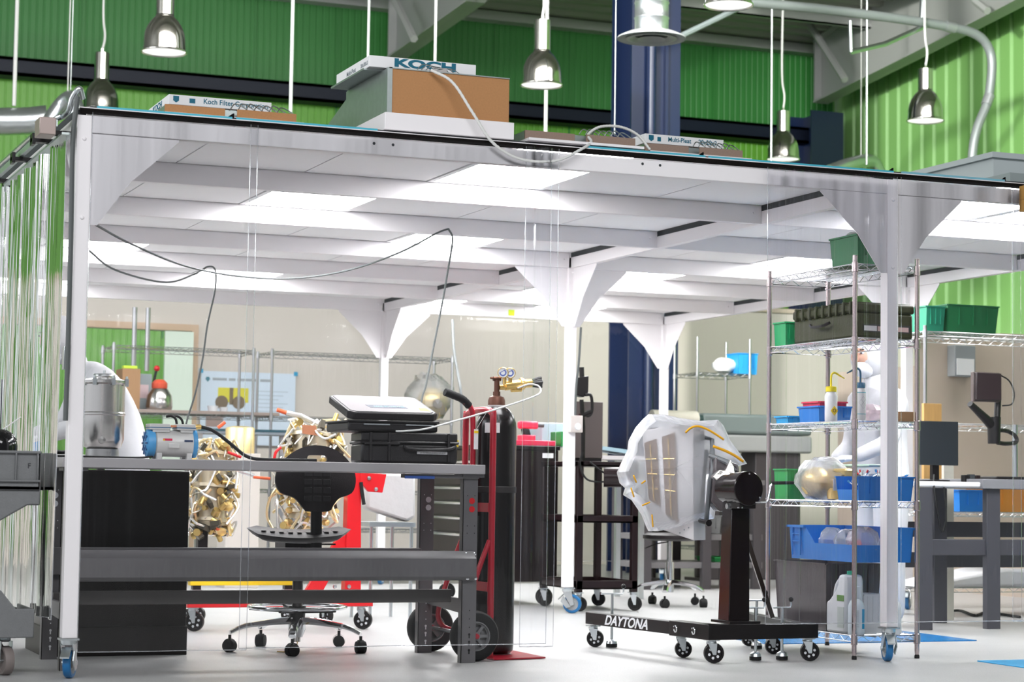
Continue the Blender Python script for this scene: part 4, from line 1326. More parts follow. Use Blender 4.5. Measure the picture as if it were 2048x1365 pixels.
# frame rails lie in a plane facing -x
HX = 2.125
ys = (0.60, 0.98)
zt_ = 1.225
loop = [(HX, ys[0], 0.012), (HX, ys[0], 0.6), (HX, ys[0], zt_ - 0.06), (HX, ys[0] + 0.02, zt_ - 0.015), (HX, ys[0] + 0.07, zt_), (HX, (ys[0] + ys[1]) / 2, zt_ + 0.004), (HX, ys[1] - 0.07, zt_), (HX, ys[1] - 0.02, zt_ - 0.015), (HX, ys[1], zt_ - 0.06), (HX, ys[1], 0.6), (HX, ys[1], 0.012)]
obj('rail_loop', MB().tube(catm(loop, 5), 0.0165, n=14), REDP, ht)
mb = MB()
for z in (0.33, 0.72):
    mb.box(HX - 0.02, HX - 0.009, ys[0], ys[1], z, z + 0.045)
obj('cross_strap', mb, REDP, ht)
obj('handle_tube', MB().tube(catm([(HX - 0.034, 0.79, 0.7), (HX - 0.034, 0.79, 1.13), (HX - 0.05, 0.78, 1.235), (HX - 0.09, 0.77, 1.268)], 6), 0.014, n=12), REDP, ht)
obj('grip', MB().tube(catm([(HX - 0.06, 0.78, 1.248), (HX - 0.10, 0.77, 1.28), (HX - 0.16, 0.76, 1.301), (HX - 0.20, 0.755, 1.313)], 6), [0.019 + 0.0015 * (i % 2) for i in range(19)], n=14), RUBBER, ht)
obj('toe_plate', MB().prism([(HX - 0.01, 0.52, 0.003), (HX - 0.01, 1.05, 0.003), (HX + 0.28, 0.98, 0.003), (HX + 0.28, 0.56, 0.003)], (0, 0, 0.007)), REDP, ht)
for yy in ys:
    obj('axle_brace', MB().tube(catm([(HX - 0.01, yy, 0.58), (HX - 0.05, yy, 0.48), (HX - 0.11, yy, 0.30), (HX - 0.135, yy, 0.2), (HX - 0.11, yy, 0.14), (HX - 0.05, yy, 0.115)], 5), 0.013, n=10), REDP, ht)
for yy, s_ in ((0.505, -1), (1.135, 1)):
    c = Vector((HX - 0.12, yy, 0.122))
    w = obj('wheel', MB().lathe([(0.07, -0.03), (0.09, -0.036), (0.112, -0.032), (0.121, -0.018), (0.123, 0), (0.121, 0.018), (0.112, 0.032), (0.09, 0.036), (0.07, 0.03)], c, (0, 1, 0), 40), RUBBER, ht)
    rm = MB().lathe([(0.072, -0.03), (0.066, -0.033), (0.062, -0.02), (0.058, -0.02), (0.058, -0.024)], c, (0, 1, 0), 36)
    rm.lathe([(0.0001, -0.034), (0.02, -0.034), (0.022, -0.02), (0.022, 0.02), (0.0001, 0.02)], c, (0, 1, 0), 20).lathe([(0.0225, 0.0), (0.07, 0.0)], c, (0, 1, 0), 30)
    for i in range(7):
        a = 2 * PI * i / 7
        rm.box(0.018, 0.064, -0.022, -0.002, -0.007, 0.007, Matrix.Translation(c) @ Matrix.Rotation(a, 4, 'Y'))
    obj('rim', rm, mat('grey_plastic_rim', (0.2, 0.2, 0.205), 0.45), w)
    obj('hub_cap', MB().lathe([(0.014, -0.034), (0.012, -0.042), (0.0001, -0.044)], c, (0, 1, 0), 16), REDP, w)
obj('axle', MB().tube([(HX - 0.12, 0.505, 0.122), (HX - 0.12, 1.135, 0.122)], 0.01, n=10), ZINC, ht)
tg_ = thing('inspection_tag', 'small white and yellow paper tag tied to the hand truck top', 'tag', (HX - 0.03, 0.7, 1.16))
obj('paper', MB().box(HX - 0.062, HX - 0.04, 0.70, 0.702, 1.03, 1.13), WHITEP, tg_)
obj('yellow_band', MB().box(HX - 0.062, HX - 0.04, 0.6985, 0.70, 1.11, 1.122), YELLOW, tg_)
obj('string', MB().tube([(HX - 0.05, 0.70, 1.13), (HX - 0.03, 0.62, 1.21)], 0.0012, n=5), WHITEP, tg_)
# white gas line from the regulator to the cases
g0 = Vector((GX + 0.10, GY - 0.035, 1.345))
tag(obj('gas_line', MB().tube(catm([g0, g0 + Vector((0.05, -0.03, 0.02)), g0 + Vector((0.09, -0.06, 0.01)), g0 + Vector((0.085, -0.09, -0.025)), g0 + Vector((0, -0.13, -0.06)), Vector((2.12, 0.56, 1.225)), Vector((1.9, 0.5, 1.165)), Vector((1.72, 0.45, 1.118)), Vector((1.62, 0.475, 1.105)), Vector((1.58, 0.49, 1.104))], 8), 0.0045, n=8), WCORD),
    'white plastic gas line from the brass regulator down to the black cases', 'tube')
# two lengths of cord hanging from the ceiling beams
q = [at(188, 448, y=0.3), at(260, 487, y=0.8), at(370, 532, y=1.3), at(480, 553, y=1.8), at(590, 557, y=2.1), at(700, 540, y=2.4), at(800, 505, y=2.6), at(875, 466, y=2.68), at(897, 458, y=2.68)]
tag(obj('hanging_cord', MB().tube(catm(q, 8), 0.0055, n=6), CABLE), 'long dark cord swagged from the left front corner to the third ceiling beam', 'cord')
q = [at(897, 458, y=2.67), at(905, 480, y=2.6), at(896, 540, y=2.5), at(882, 620, y=2.4), at(866, 700, y=2.2), at(852, 770, y=2.1), at(843, 805, y=2.05), at(838, 900, y=2.0)]
tag(obj('hanging_cord', MB().tube(catm(q, 8), 0.006, n=6), CABLE), 'dark cord dropping from the third ceiling beam behind the black cases', 'cord')
q = [at(176, 500, y=3.0), at(230, 540, y=3.4), at(330, 565, y=3.8), at(390, 548, y=4.0), at(415, 534, y=4.03), at(430, 540, y=4.02), at(430, 580, y=3.9), at(415, 650, y=3.9), at(405, 720, y=3.9), at(390, 790, y=3.9), at(372, 850, y=3.9), at(360, 930, y=3.9)]
tag(obj('hanging_cord', MB().tube(catm(q, 8), 0.006, n=6), CABLE), 'dark cord looped over a beam and dropping behind the vacuum pump', 'cord')
q = [at(905, 640, y=8.0), at(908, 700, y=7.9), at(916, 750, y=7.8), at(922, 792, y=7.7), at(924, 900, y=7.7)]
tag(obj('hanging_cord', MB().tube(catm(q, 6), 0.012, n=6), CABLE), 'grey cord hanging at the far side behind the hand truck handle', 'cord')
q = [at(1162, 655, y=4.0), at(1158, 720, y=4.0), at(1152, 780, y=4.0), at(1150, 845, y=4.0)]
tag(obj('hanging_cord', MB().tube(catm(q, 6), 0.008, n=6), CABLE), 'grey cord running down the middle post', 'cord')
# ================================================================ engine stands and carts
def plate_caster(t, x, y, top, r, rz=0.0, tyre=BLACK, holes=True, w=0.016, stem=ZINC):
    ax = Vector((math.sin(rz), math.cos(rz), 0))
    fwd = Vector((ax.y, -ax.x, 0))
    c = Vector((x, y, r)) + fwd * 0.012
    mb = MB().box(x - 0.03, x + 0.03, y - 0.03, y + 0.03, top - 0.005, top)
    mb.lathe([(0.022, top - 0.005), (0.026, top - 0.014), (0.02, top - 0.022)], (x, y, 0), n=14)
    for s_ in (-1, 1):
        o_ = ax * (s_ * (w + 0.004))
        pts = [Vector((x, y, top - 0.018)) - fwd * 0.022, Vector((x, y, top - 0.018)) + fwd * 0.024, c + fwd * 0.008 - Vector((0, 0, 0.008)), c - fwd * 0.008 - Vector((0, 0, 0.008))]
        mb.prism([p + o_ for p in pts], ax * (0.003 * s_))
    mb.tube([c - ax * (w + 0.008), c + ax * (w + 0.008)], 0.006, n=8)
    cs = obj('caster', mb, stem, t)
    wl = obj('wheel', MB().lathe([(0.0001, -w * 0.5), (r * 0.72, -w * 0.5), (r * 0.76, -w), (r * 0.94, -w), (r, -w * 0.6), (r, w * 0.6), (r * 0.94, w), (r * 0.76, w), (r * 0.72, w * 0.5), (0.0001, w * 0.5)], c, ax, 28), tyre, cs)
    if holes:
        mb = MB()
        u_ = Vector((0, 0, 1))
        for i in range(6):
            a = 2 * PI * i / 6 + 0.3
            hc = c + (fwd * math.cos(a) + u_ * math.sin(a)) * (r * 0.5)
            for s_ in (-1, 1):
                mb.lathe([(0.0001, 0), (r * 0.14, 0)], hc + ax * (s_ * (w * 0.5 + 0.0012)), ax * s_, 10)
        obj('wheel_holes', mb, WPLAST, cs)
    return cs


es = thing('engine_stand', 'black DAYTONA engine stand on plate casters holding the plastic-wrapped box', 'engine stand', (3.38, 0.4, 0))
z0, z1 = 0.115, 0.19


def bar(a, b, w, z0, z1):
    a, b = Vector((*a, 0)), Vector((*b, 0))
    d = (b - a).normalized()
    n_ = Vector((-d.y, d.x, 0)) * w / 2
    return MB().prism([a - n_ + Vector((0, 0, z0)), b - n_ + Vector((0, 0, z0)), b + n_ + Vector((0, 0, z0)), a + n_ + Vector((0, 0, z0))], (0, 0, z1 - z0))


A, B_ = Vector((2.965, 1.275)), Vector((3.105, 0.14))
d2 = (A - B_).normalized()
la = obj('left_arm', bar(A, B_ + d2 * 0.30, 0.06, z0 + 0.006, z1 - 0.006), BLACK, es, bevel=0.003)
obj('arm_sleeve', bar(B_ + d2 * 0.32, B_ - d2 * 0.03, 0.076, z0, z1), BLACK, es, bevel=0.003)
obj('front_bar', bar((3.07, 0.145), (3.70, 0.175), 0.076, z0, z1), BLACK, es, bevel=0.003)
obj('right_arm', bar((3.655, 0.20), (3.83, 1.17), 0.06, z0 + 0.004, z1 - 0.004), BLACK, es, bevel=0.003)
mid = B_ + d2 * 0.74
side = Vector((-d2.y, d2.x, 0))
side = side if side.x < 0 else -side
ang = math.atan2(B_.y - A.y, B_.x - A.x)
text('lettering', 'DAYTONA', 0.07, WPLAST, la, (mid.x + side.x * 0.0305, mid.y + side.y * 0.0305, 0.1515), Matrix.Rotation(ang, 3, 'Z') @ Matrix.Rotation(PI / 2, 3, 'X'), 1.22, off=0.0018, shear=0.35)
mb = MB()
for s_ in (0.09, 0.25):
    c = B_ + d2 * s_
    mb.tube([Vector((c.x, c.y, 0)) + side * (0.046) + Vector((0.012 * math.cos(a) * d2.x, 0.012 * math.cos(a) * d2.y, 0.152 + 0.016 * math.sin(a))) for a in [2 * PI * i / 14 for i in range(14)]], 0.003, n=5, closed=True)
    mb.tube([Vector((c.x, c.y, 0.165)) + side * 0.036, Vector((c.x, c.y, 0.165)) + side * 0.056], 0.004, n=6)
obj('ring_pin', mb, CHROME, es)
obj('base_plate', MB().box(3.20, 3.37, 0.13, 0.33, z1, z1 + 0.012), BLACK, es)
pst = MB()
P0_, P1_ = Vector((3.285, 0.25, 0.2)), Vector((3.30, 0.26, 0.80))
for (p, w) in ((P0_, 0.06), (P1_, 0.052)):
    pass
vs = []
for p, w in ((P0_, 0.058), (P1_, 0.05)):
    vs += [p + Vector((-w, -w, 0)), p + Vector((w, -w, 0)), p + Vector((w, w, 0)), p + Vector((-w, w, 0))]
pst.add(vs, [(3, 2, 1, 0), (4, 5, 6, 7), (0, 1, 5, 4), (1, 2, 6, 5), (2, 3, 7, 6), (3, 0, 4, 7)])
obj('upright', pst, mat('gloss_black_steel', (0.006, 0.003, 0.0035), 0.16, 0, 0.35), es, bevel=0.004)
obj('brace', MB().tube([(3.34, 0.30, 0.72), (3.64, 0.50, 0.2)], 0.016, n=4), mat('dark_bronze_steel', (0.06, 0.045, 0.04), 0.25, 0.5), es)
HC = at(1498, 978, y=0.09)
obj('gear_drum', MB().lathe([(0.0001, 0), (0.082, 0), (0.086, 0.004), (0.086, 0.03), (0.08, 0.034), (0.08, 0.12), (0.07, 0.125), (0.07, 0.2), (0.0001, 0.2)], HC, (-0.1, 1, 0), 40), mat('satin_black_steel', (0.006, 0.003, 0.0035), 0.16, 0, 0.35), es)
obj('gear_case', MB().box(HC.x - 0.045, HC.x + 0.045, 0.10, 0.26, 0.755, 0.83), BLACK, es, bevel=0.003)
mb = MB()
for a in (PI / 2, PI / 2 + 2.2, PI / 2 - 2.2):
    mb.lathe([(0.005, 0), (0.0045, 0.003), (0.0001, 0.004)], HC + Vector((0.073 * math.cos(a), -0.001, 0.073 * math.sin(a))), (0, -1, 0), 8)
for a in (-0.02, 0.0):
    mb.cyl((HC.x - 0.035 + a, 0.098, 0.76), (HC.x - 0.035 + a, 0.092, 0.76), 0.004, n=8)
obj('cap_screw', mb, CHROME, es)
obj('crank_rod', MB().tube([(HC.x + 0.035, 0.09, 0.785), (HC.x + 0.09, 0.08, 0.787), (HC.x + 0.1, 0.08, 0.80), (HC.x + 0.115, 0.08, 0.87), (HC.x + 0.125, 0.08, 0.88)], 0.005, n=8), CHROME, es)
obj('crank_grip', MB().tube([(HC.x + 0.12, 0.08, 0.883), (HC.x + 0.24, 0.075, 0.886)], 0.009, n=10), RUBBER, es)
obj('side_knob', MB().cyl((3.225, 0.22, 0.765), (3.25, 0.22, 0.765), 0.014, n=12), ZINC, es)
for (x, y, rz, r) in ((2.965, 1.235, 0.5, 0.046), (3.12, 0.50, 0.3, 0.043), (3.11, 0.15, 0.25, 0.05), (3.83, 1.12, 0.2, 0.04), (3.69, 0.6, 0.3, 0.043), (3.655, 0.165, 0.4, 0.048)):
    plate_caster(es, x, y, 0.115, r, rz)


def jack(x, y, zt, dirx=0.06):
    o = obj('jack_screw', MB().cyl((x, y, 0.03), (x, y, zt), 0.0075, n=10).tube([(x - dirx * 1.1, y, zt), (x + dirx, y, zt), (x + dirx * 1.1, y, zt + 0.012), (x + dirx * 1.1, y, zt + 0.03)], 0.0045, n=8).lathe([(0.0001, 0.045), (0.012, 0.045), (0.026, 0.036), (0.03, 0.022)], (x, y, 0), n=18), ZINC, es)
    obj('rubber_pad', MB().lathe([(0.03, 0.004), (0.03, 0.022), (0.0001, 0.022)], (x, y, 0), n=18).lathe([(0.0001, 0.004), (0.03, 0.004)], (x, y, 0), n=18), RUBBER, o)
    obj('ball_knob', MB().sph((x + dirx * 1.1, y, zt + 0.04), 0.013, 12), PLBLK, o)


jack(3.045, 1.17, 0.285)
jack(3.40, 0.235, 0.262, 0.045)
jack(3.55, 0.235, 0.262, 0.045)
jack(3.77, 0.9, 0.26, 0.05)

# ---------------------------------------------------------------- plastic-wrapped white box
wx = thing('wrapped_box', 'white metal box with two slots, wrapped in taped clear film on the black DAYTONA stand', 'equipment', (3.3, 0.7, 0.9))
qF = [at(1284, 862, y=0.92), at(1386, 846, y=0.70), at(1388, 1082, y=0.70), at(1300, 1052, y=0.92)]
ext = Vector((0.12, 0.1, 0.0))
obj('box_body', MB().prism(qF, ext), mat('white_anodised_box', (0.76, 0.74, 0.75), 0.5), wx, bevel=0.004)


def on_face(u, v, off=0.0):
    n_ = (qF[1] - qF[0]).cross(qF[3] - qF[0]).normalized()
    if n_.y > 0:
        n_ = -n_
    return (qF[0] * (1 - u) + qF[1] * u) * (1 - v) + (qF[3] * (1 - u) + qF[2] * u) * v + n_ * off


for (u0, u1, v0, v1) in ((0.04, 0.29, 0.13, 0.72), (0.40, 0.66, 0.09, 0.83)):
    s_ = obj('slot_window', MB().prism([on_face(u0, v0, 0.012), on_face(u1, v0 - 0.03, 0.012), on_face(u1, v1 + 0.05, 0.012), on_face(u0, v1, 0.012)], (0, -0.002, 0)), mat('tan_window', (0.2, 0.13, 0.095), 0.5), wx)
    mb = MB()
    um = (u0 + u1) / 2
    mb.tube([on_face(um, v0 + 0.02, 0.016), on_face(um, v1, 0.016)], 0.004, n=6)
    for v in (0.3, 0.45, 0.6):
        mb.tube([on_face(u0 + 0.02, v, 0.016), on_face(u1 - 0.02, v, 0.016)], 0.0025, n=6)
    obj('gold_bar', mb, BRASS, s_)
for (u, v) in ((0.5, 0.02), (0.3, 0.02), (0.8, 0.05), (0.93, 0.1), (0.8, 0.93), (0.7, 0.97), (0.9, 0.9), (0.5, 0.95), (0.72, 0.2), (0.75, 0.78)):
    obj('screw', MB().lathe([(0.004, 0), (0.0035, 0.002), (0.0001, 0.003)], on_face(u, v, 0.01), (-0.4, -1, 0), 8), INKG, wx)
# mounting bracket behind the box
G1 = mat('slate_grey_bracket', (0.12, 0.13, 0.14), 0.35, 0.3)
mb = MB().tube([at(1408, 876, y=0.62), at(1424, 880, y=0.62), at(1426, 935, y=0.55), at(1420, 960, y=0.55), at(1413, 1040, y=0.6)], 0.013, n=8)
mb.tube([at(1420, 912, y=0.55), at(1455, 925, y=0.45), at(1470, 945, y=0.4)], 0.014, n=8).tube([at(1404, 876, y=0.62), at(1398, 878, y=0.72)], 0.02, n=10)
mb.tube([at(1413, 900, y=0.66), at(1402, 1030, y=0.7)], 0.01, n=6)
obj('mount_bracket', mb, G1, wx)
mb = MB().tube([at(1400, 1042, y=0.62), at(1415, 1046, y=0.56)], 0.012, n=10).tube([at(1415, 1046, y=0.56), at(1418, 1047, y=0.54)], 0.017, n=12)
obj('clamp_knob', mb, PLBLK, wx)
o3 = [at(1430, 912, y=0.5), at(1478, 930, y=0.42), at(1482, 1000, y=0.40), at(1470, 1018, y=0.42), at(1440, 1025, y=0.5), at(1424, 1005, y=0.52)]
obj('dark_bag', MB().prism(o3, (0.03, 0.12, 0)), mat('dark_glossy_film', (0.07, 0.06, 0.065), 0.12, bump=0.8, bscale=14), wx, bevel=0.012)
o4 = [at(1425, 955, y=0.36), at(1440, 940, y=0.34), at(1452, 942, y=0.34), at(1462, 920, y=0.33), at(1468, 935, y=0.33), at(1472, 960, y=0.30), at(1450, 968, y=0.33), at(1436, 962, y=0.34)]
obj('foil_collar', MB().prism(o4, (0.02, 0.07, 0)), mat('crumpled_silver_foil', (0.75, 0.72, 0.68), 0.15, 1.0, bump=1.0, bscale=20), wx, bevel=0.006)
# wrap film: closed lens-shaped bag
ol = [(1303, 829), (1328, 829), (1360, 836), (1400, 842), (1436, 840), (1450, 852), (1460, 880), (1478, 905), (1496, 928), (1470, 935), (1444, 960), (1432, 1010), (1428, 1038), (1390, 1044), (1352, 1056), (1322, 1062), (1302, 1062), (1290, 1030), (1268, 1000), (1252, 990), (1256, 976), (1246, 966), (1240, 945), (1252, 918), (1262, 900), (1263, 880), (1276, 855), (1290, 840)]
cen = Vector((0, 0, 0))
O1 = [at(a, b, y=0.68) for a, b in ol]
cen = sum(O1, Vector((0, 0, 0))) / len(O1)
rings = []
rnd = random.Random(11)
for sc_, yy in ((0.0, 0.60), (0.5, 0.605), (0.86, 0.625), (1.0, 0.70), (1.02, 0.86), (0.98, 1.0), (0.8, 1.10), (0.4, 1.12), (0.0, 1.12)):
    rings.append([Vector((cen.x + (p.x - cen.x) * sc_ + (yy - 0.68) * 0.4, yy + rnd.uniform(-0.008, 0.008), cen.z + (p.z - cen.z) * sc_)) for p in O1])
k = len(O1)
mb = MB().add([p for r_ in rings for p in r_], [(i * k + j, i * k + (j + 1) % k, (i + 1) * k + (j + 1) % k, (i + 1) * k + j) for i in range(len(rings) - 1) for j in range(k)])
obj('wrap_film', mb, WRAP, wx)
TAPE = mat('orange_yellow_tape', (0.85, 0.42, 0.01), 0.4)


def tape(pts, w, y, dz=0.0):
    P = [at(a, b, y=y) for a, b in pts]
    P = catm(P, 5)
    mb = MB()
    vs = []
    for i, p in enumerate(P):
        d = (P[min(i + 1, len(P) - 1)] - P[max(i - 1, 0)]).normalized()
        n_ = Vector((-d.z, 0, d.x)) * w
        vs += [p + n_, p - n_]
    mb.add(vs, [(2 * i, 2 * i + 1, 2 * i + 3, 2 * i + 2) for i in range(len(P) - 1)])
    obj('tape_strip', mb, TAPE, wx, solid=0.001)


tape([(1371, 866), (1381, 857), (1395, 853), (1412, 858), (1430, 868), (1448, 880)], 0.0055, 0.585)
tape([(1426, 893), (1450, 902), (1470, 912), (1487, 924)], 0.007, 0.575)
for s_ in ([(1267, 951), (1273, 966)], [(1283, 968), (1291, 962)], [(1262, 976), (1268, 995)], [(1284, 1012), (1300, 1005)], [(1304, 1030), (1306, 1055)]):
    tape(s_, 0.004, 0.6)


# ---------------------------------------------------------------- gold thruster assemblies
def thruster(lab, c, w, h, seed, dep=0.35, tilt=0.0):
    c = Vector(c)
    rnd = random.Random(seed)
    t = thing('thruster_assembly', lab, 'machine assembly', tuple(c))
    U = lambda a: rnd.uniform(-a, a)
    prof = lambda z: 1 - 0.35 * abs(z) ** 1.5     # barrel outline

    def rp(f=1.0):
        z = U(1)
        r = prof(z) * f
        a = rnd.uniform(0, 2 * PI)
        return c + Vector((w / 2 * r * math.cos(a) + tilt * z * h / 2, dep / 2 * r * math.sin(a), z * h / 2))
    core = MB()
    for i in range(3):
        z = -0.7 + 0.7 * i
        core.lathe([(0.0001, -0.01), (w * 0.45 * prof(z), -0.01), (w * 0.45 * prof(z), 0.01), (0.0001, 0.01)], c + Vector((tilt * z * h / 2, 0, z * h / 2)), (0.1, 0.1, 1), 20)
    core.cyl(c + Vector((-tilt * h * 0.35, 0, -h * 0.4)), c + Vector((tilt * h * 0.35, 0, h * 0.4)), w * 0.3, n=16)
    obj('core_drum', core, mat('champagne_metal', (0.72, 0.62, 0.45), 0.3, 0.7), t)
    for nm, m_, n_, r_, f in (('brass_pipe', mat('pale_brass', (0.88, 0.72, 0.42), 0.3, 0.7), 30, 0.008, 0.95), ('steel_pipe', mat('bright_steel', (0.8, 0.79, 0.76), 0.25, 0.6), 26, 0.007, 1.0), ('white_cable', mat('cream_cable', (0.8, 0.76, 0.66), 0.5), 24, 0.0042, 0.98)):
        mb = MB()
        for i in range(n_):
            p = rp(f)
            pts = [p]
            for j in range(3):
                p = p + Vector((U(w * 0.3), U(dep * 0.25), U(h * 0.2)))
                q_ = p - c
                lim = max(abs(q_.x) / (w / 2), abs(q_.z) / (h / 2), 1)
                p = c + q_ / lim
                pts.append(p)
            mb.tube(catm(pts, 4), r_, n=6)
        obj(nm, mb, m_, t)
    mb = MB()
    for i in range(60):
        p = rp(0.9)
        d = Vector((U(1), U(1), U(1))).normalized()
        mb.cyl(p, p + d * rnd.uniform(0.025, 0.06), rnd.uniform(0.01, 0.024), n=10)
    obj('valve', mb, mat('dull_gold', (0.62, 0.45, 0.16), 0.35, 0.7), t)
    mb = MB()
    for i in range(30):
        p = rp(0.92)
        a = rnd.uniform(0.012, 0.035)
        M_ = Matrix.Translation(p) @ Matrix.Rotation(U(1.5), 4, 'Y') @ Matrix.Rotation(U(1), 4, 'Z')
        mb.box(-a, a, -a, a, -a * 0.5, a * 0.5, M_)
    obj('bracket', mb, mat('dark_bracket', (0.08, 0.07, 0.05), 0.4, 0.4), t)
    mb = MB()
    for i in range(16):
        p = rp(0.88)
        mb.sph(p, rnd.uniform(0.018, 0.04), 10, (1, 1, 0.8), jit=0.3, seed=i)
    obj('gold_bellows', mb, GOLD, t)
    return t, rp


def cap(t, pts, r=0.011, m=ORANGE):
    obj('protective_cap', MB().tube(pts, [r * 0.6, r, r, r * 0.7][:len(pts)] if len(pts) == 4 else r, n=10), m, t)


YL = 3.5
cL = at(425, 975, y=YL)
tL, _ = thruster('gold and silver thruster assembly behind the vacuum pump, left of the stool', cL, 0.30, 0.58, 5, 0.3, 0.0)
p = at(436, 856, y=YL); q = at(450, 845, y=YL)
cap(tL, [p, p * 0.6 + q * 0.4, q])
for a, b in (((507, 955), (540, 958)), ((432, 1058), (441, 1062)), ((455, 905), (482, 915))):
    cap(tL, [at(*a, y=YL - 0.1), (at(*a, y=YL - 0.1) + at(*b, y=YL - 0.1)) / 2, at(*b, y=YL - 0.1)], 0.009, ORANGE if a[0] != 455 else REDS)
obj('support_arm', MB().tube([at(470, 940, y=YL), at(510, 953, y=YL)], 0.012, n=8).tube([at(430, 1030, y=YL), at(436, 1058, y=YL)], 0.012, n=8), ZINC, tL)
YLR = 3.05
cR = at(622, 950, y=YLR)
tR, _ = thruster('gold thruster assembly with orange caps held by the red engine stand, behind the stool', cR, 0.40, 0.66, 9, 0.36, 0.05)
for a, b in (((554, 820), (572, 826)),):
    cap(tR, [at(*a, y=YLR - 0.05), at(563, 823, y=YLR - 0.05), at(*b, y=YLR - 0.05)], 0.013)
obj('nozzle_tube', MB().tube([at(572, 826, y=YLR - 0.05), at(600, 832, y=YLR - 0.05), at(640, 852, y=YLR)], 0.016, n=10), mat('bright_steel', (0.75, 0.74, 0.72), 0.2, 0.9), tR)
obj('copper_plate', MB().prism([at(605, 850, y=YLR - 0.2), at(632, 852, y=YLR - 0.2), at(636, 872, y=YLR - 0.2), at(605, 868, y=YLR - 0.2)], (0, 0.01, 0)), COPPER, tR)
obj('red_hose', MB().tube(catm([at(548, 920, y=YLR - 0.1), at(552, 905, y=YLR - 0.1), at(562, 895, y=YLR - 0.1)], 5), 0.009, n=8), REDS, tR)

# yellow stand under the left assembly
ys_ = thing('engine_stand', 'yellow-barred stand with a short black upright under the left thruster assembly', 'engine stand', (1.4, 3.0, 0))
a, b = at(378, 1172, y=YL), at(583, 1174, y=YL)
obj('yellow_bar', MB().box(a.x, b.x, YL - 0.03, YL + 0.03, 0.225, 0.262), YELLOW, ys_, bevel=0.003)
obj('yellow_bar', MB().box(a.x, at(452, 1160, y=YL).x, YL - 0.035, YL + 0.035, 0.262, 0.29), YELLOW, ys_, bevel=0.003)
u_ = at(404, 1075, y=YL)
obj('upright', MB().box(u_.x - 0.03, u_.x + 0.03, YL - 0.03, YL + 0.03, 0.262, cL.z - 0.2), BLACK, ys_, bevel=0.003)
for px in (392, 575):
    x = at(px, 1180, y=YL).x
    plate_caster(ys_, x, YL, 0.2, 0.05, 0.6)
    obj('riser', MB().box(x - 0.025, x + 0.025, YL - 0.025, YL + 0.025, 0.2, 0.226), BLACK, ys_)
for px in (432, 535, 555):
    x = at(px, 1158, y=YL).x
    obj('clamp_block', MB().cyl((x, YL, 0.263), (x, YL, 0.30), 0.025, n=12), ZINC, ys_)

# red engine stand
rs = thing('engine_stand', 'bright red engine stand behind the stool with a low red base beam', 'engine stand', (1.9, 2.75, 0))
YR = 2.78
a, b = at(372, 1212, y=YR), at(742, 1212, y=YR)
obj('base_beam', MB().box(a.x, b.x, YR - 0.04, YR + 0.04, 0.135, 0.185), REDS, rs, bevel=0.004)
u0, u1 = at(702, 1180, y=YR), at(704, 950, y=YR)
obj('upright', MB().prism([(u0.x - 0.05, YR - 0.04, 0.185), (u0.x + 0.05, YR - 0.04, 0.185), (u1.x + 0.045, YR - 0.04, u1.z + 0.02), (u1.x - 0.035, YR - 0.04, u1.z + 0.02)], (0, 0.08, 0)), REDS, rs, bevel=0.004)
g = [at(605, 1190, y=YR), at(640, 1190, y=YR), at(690, 1100, y=YR), at(690, 1062, y=YR), at(668, 1085, y=YR)]
obj('gusset', MB().prism([(p.x, YR - 0.02, max(p.z, 0.186)) for p in g], (0, 0.04, 0)), REDS, rs, bevel=0.003)
h = [at(716, 945, y=YR), at(768, 949, y=YR), at(760, 986, y=YR), at(732, 984, y=YR), at(716, 966, y=YR)]
obj('head_plate', MB().prism([(p.x, YR - 0.05, p.z) for p in h], (0, 0.03, 0)), REDS, rs, bevel=0.003)
mb = MB()
for a in ((738, 957), (752, 979), (670, 1174), (698, 1174)):
    p = at(*a, y=YR - 0.055)
    mb.lathe([(0.013, 0), (0.011, 0.006), (0.0001, 0.008)], p, (0, -1, 0), 12)
obj('bolt', mb, ZINC, rs)
obj('strap', MB().tube([at(722, 965, y=YR - 0.06), at(724, 985, y=YR - 0.06), at(728, 1010, y=YR - 0.06)], 0.011, n=6), RUBBER, rs)
for px in (385, 722):
    x = at(px, 1240, y=YR).x
    plate_caster(rs, x, YR, 0.135, 0.055, 0.5, w=0.018)
for px, yy in ((372, 3.25), (650, 3.3)):
    x = at(px, 1240, y=yy).x
    obj('rear_leg', MB().box(x - 0.03, x + 0.03, YR + 0.03, yy + 0.05, 0.135, 0.17), REDS, rs, bevel=0.003)
    plate_caster(rs, x, yy, 0.135, 0.05, 1.2, w=0.018)
# grey drape and white bag right of the red stand
dr = [at(735, 960, y=3.5), at(775, 946, y=3.5), at(832, 948, y=3.5), at(832, 1035, y=3.5), at(815, 1045, y=3.5), at(770, 1030, y=3.5), at(733, 1018, y=3.5)]
tag(obj('plastic_drape', MB().prism(dr, (0, 0.12, 0)), mat('grey_white_drape', (0.55, 0.54, 0.54), 0.35, bump=0.9, bscale=7), bevel=0.02, subd=0),
    'grey-white plastic-draped object right of the red engine stand, with brown smudges', 'covered equipment')
tg2 = thing('drape_table', 'low steel table carrying the draped object behind the workbench', 'table', (3.0, 3.6, 0))
xa, xb = at(738, 1000, y=3.5).x, at(830, 1000, y=3.5).x
zb_ = min(p.z for p in dr)
obj('table_top', MB().box(xa, xb, 3.48, 3.9, zb_ - 0.03, zb_ - 0.002), ZINC, tg2)
for x in (xa + 0.02, xb - 0.02):
    for y in (3.5, 3.88):
        obj('leg', MB().cyl((x, y, 0), (x, y, zb_ - 0.03), 0.012, n=8), ZINC, tg2)

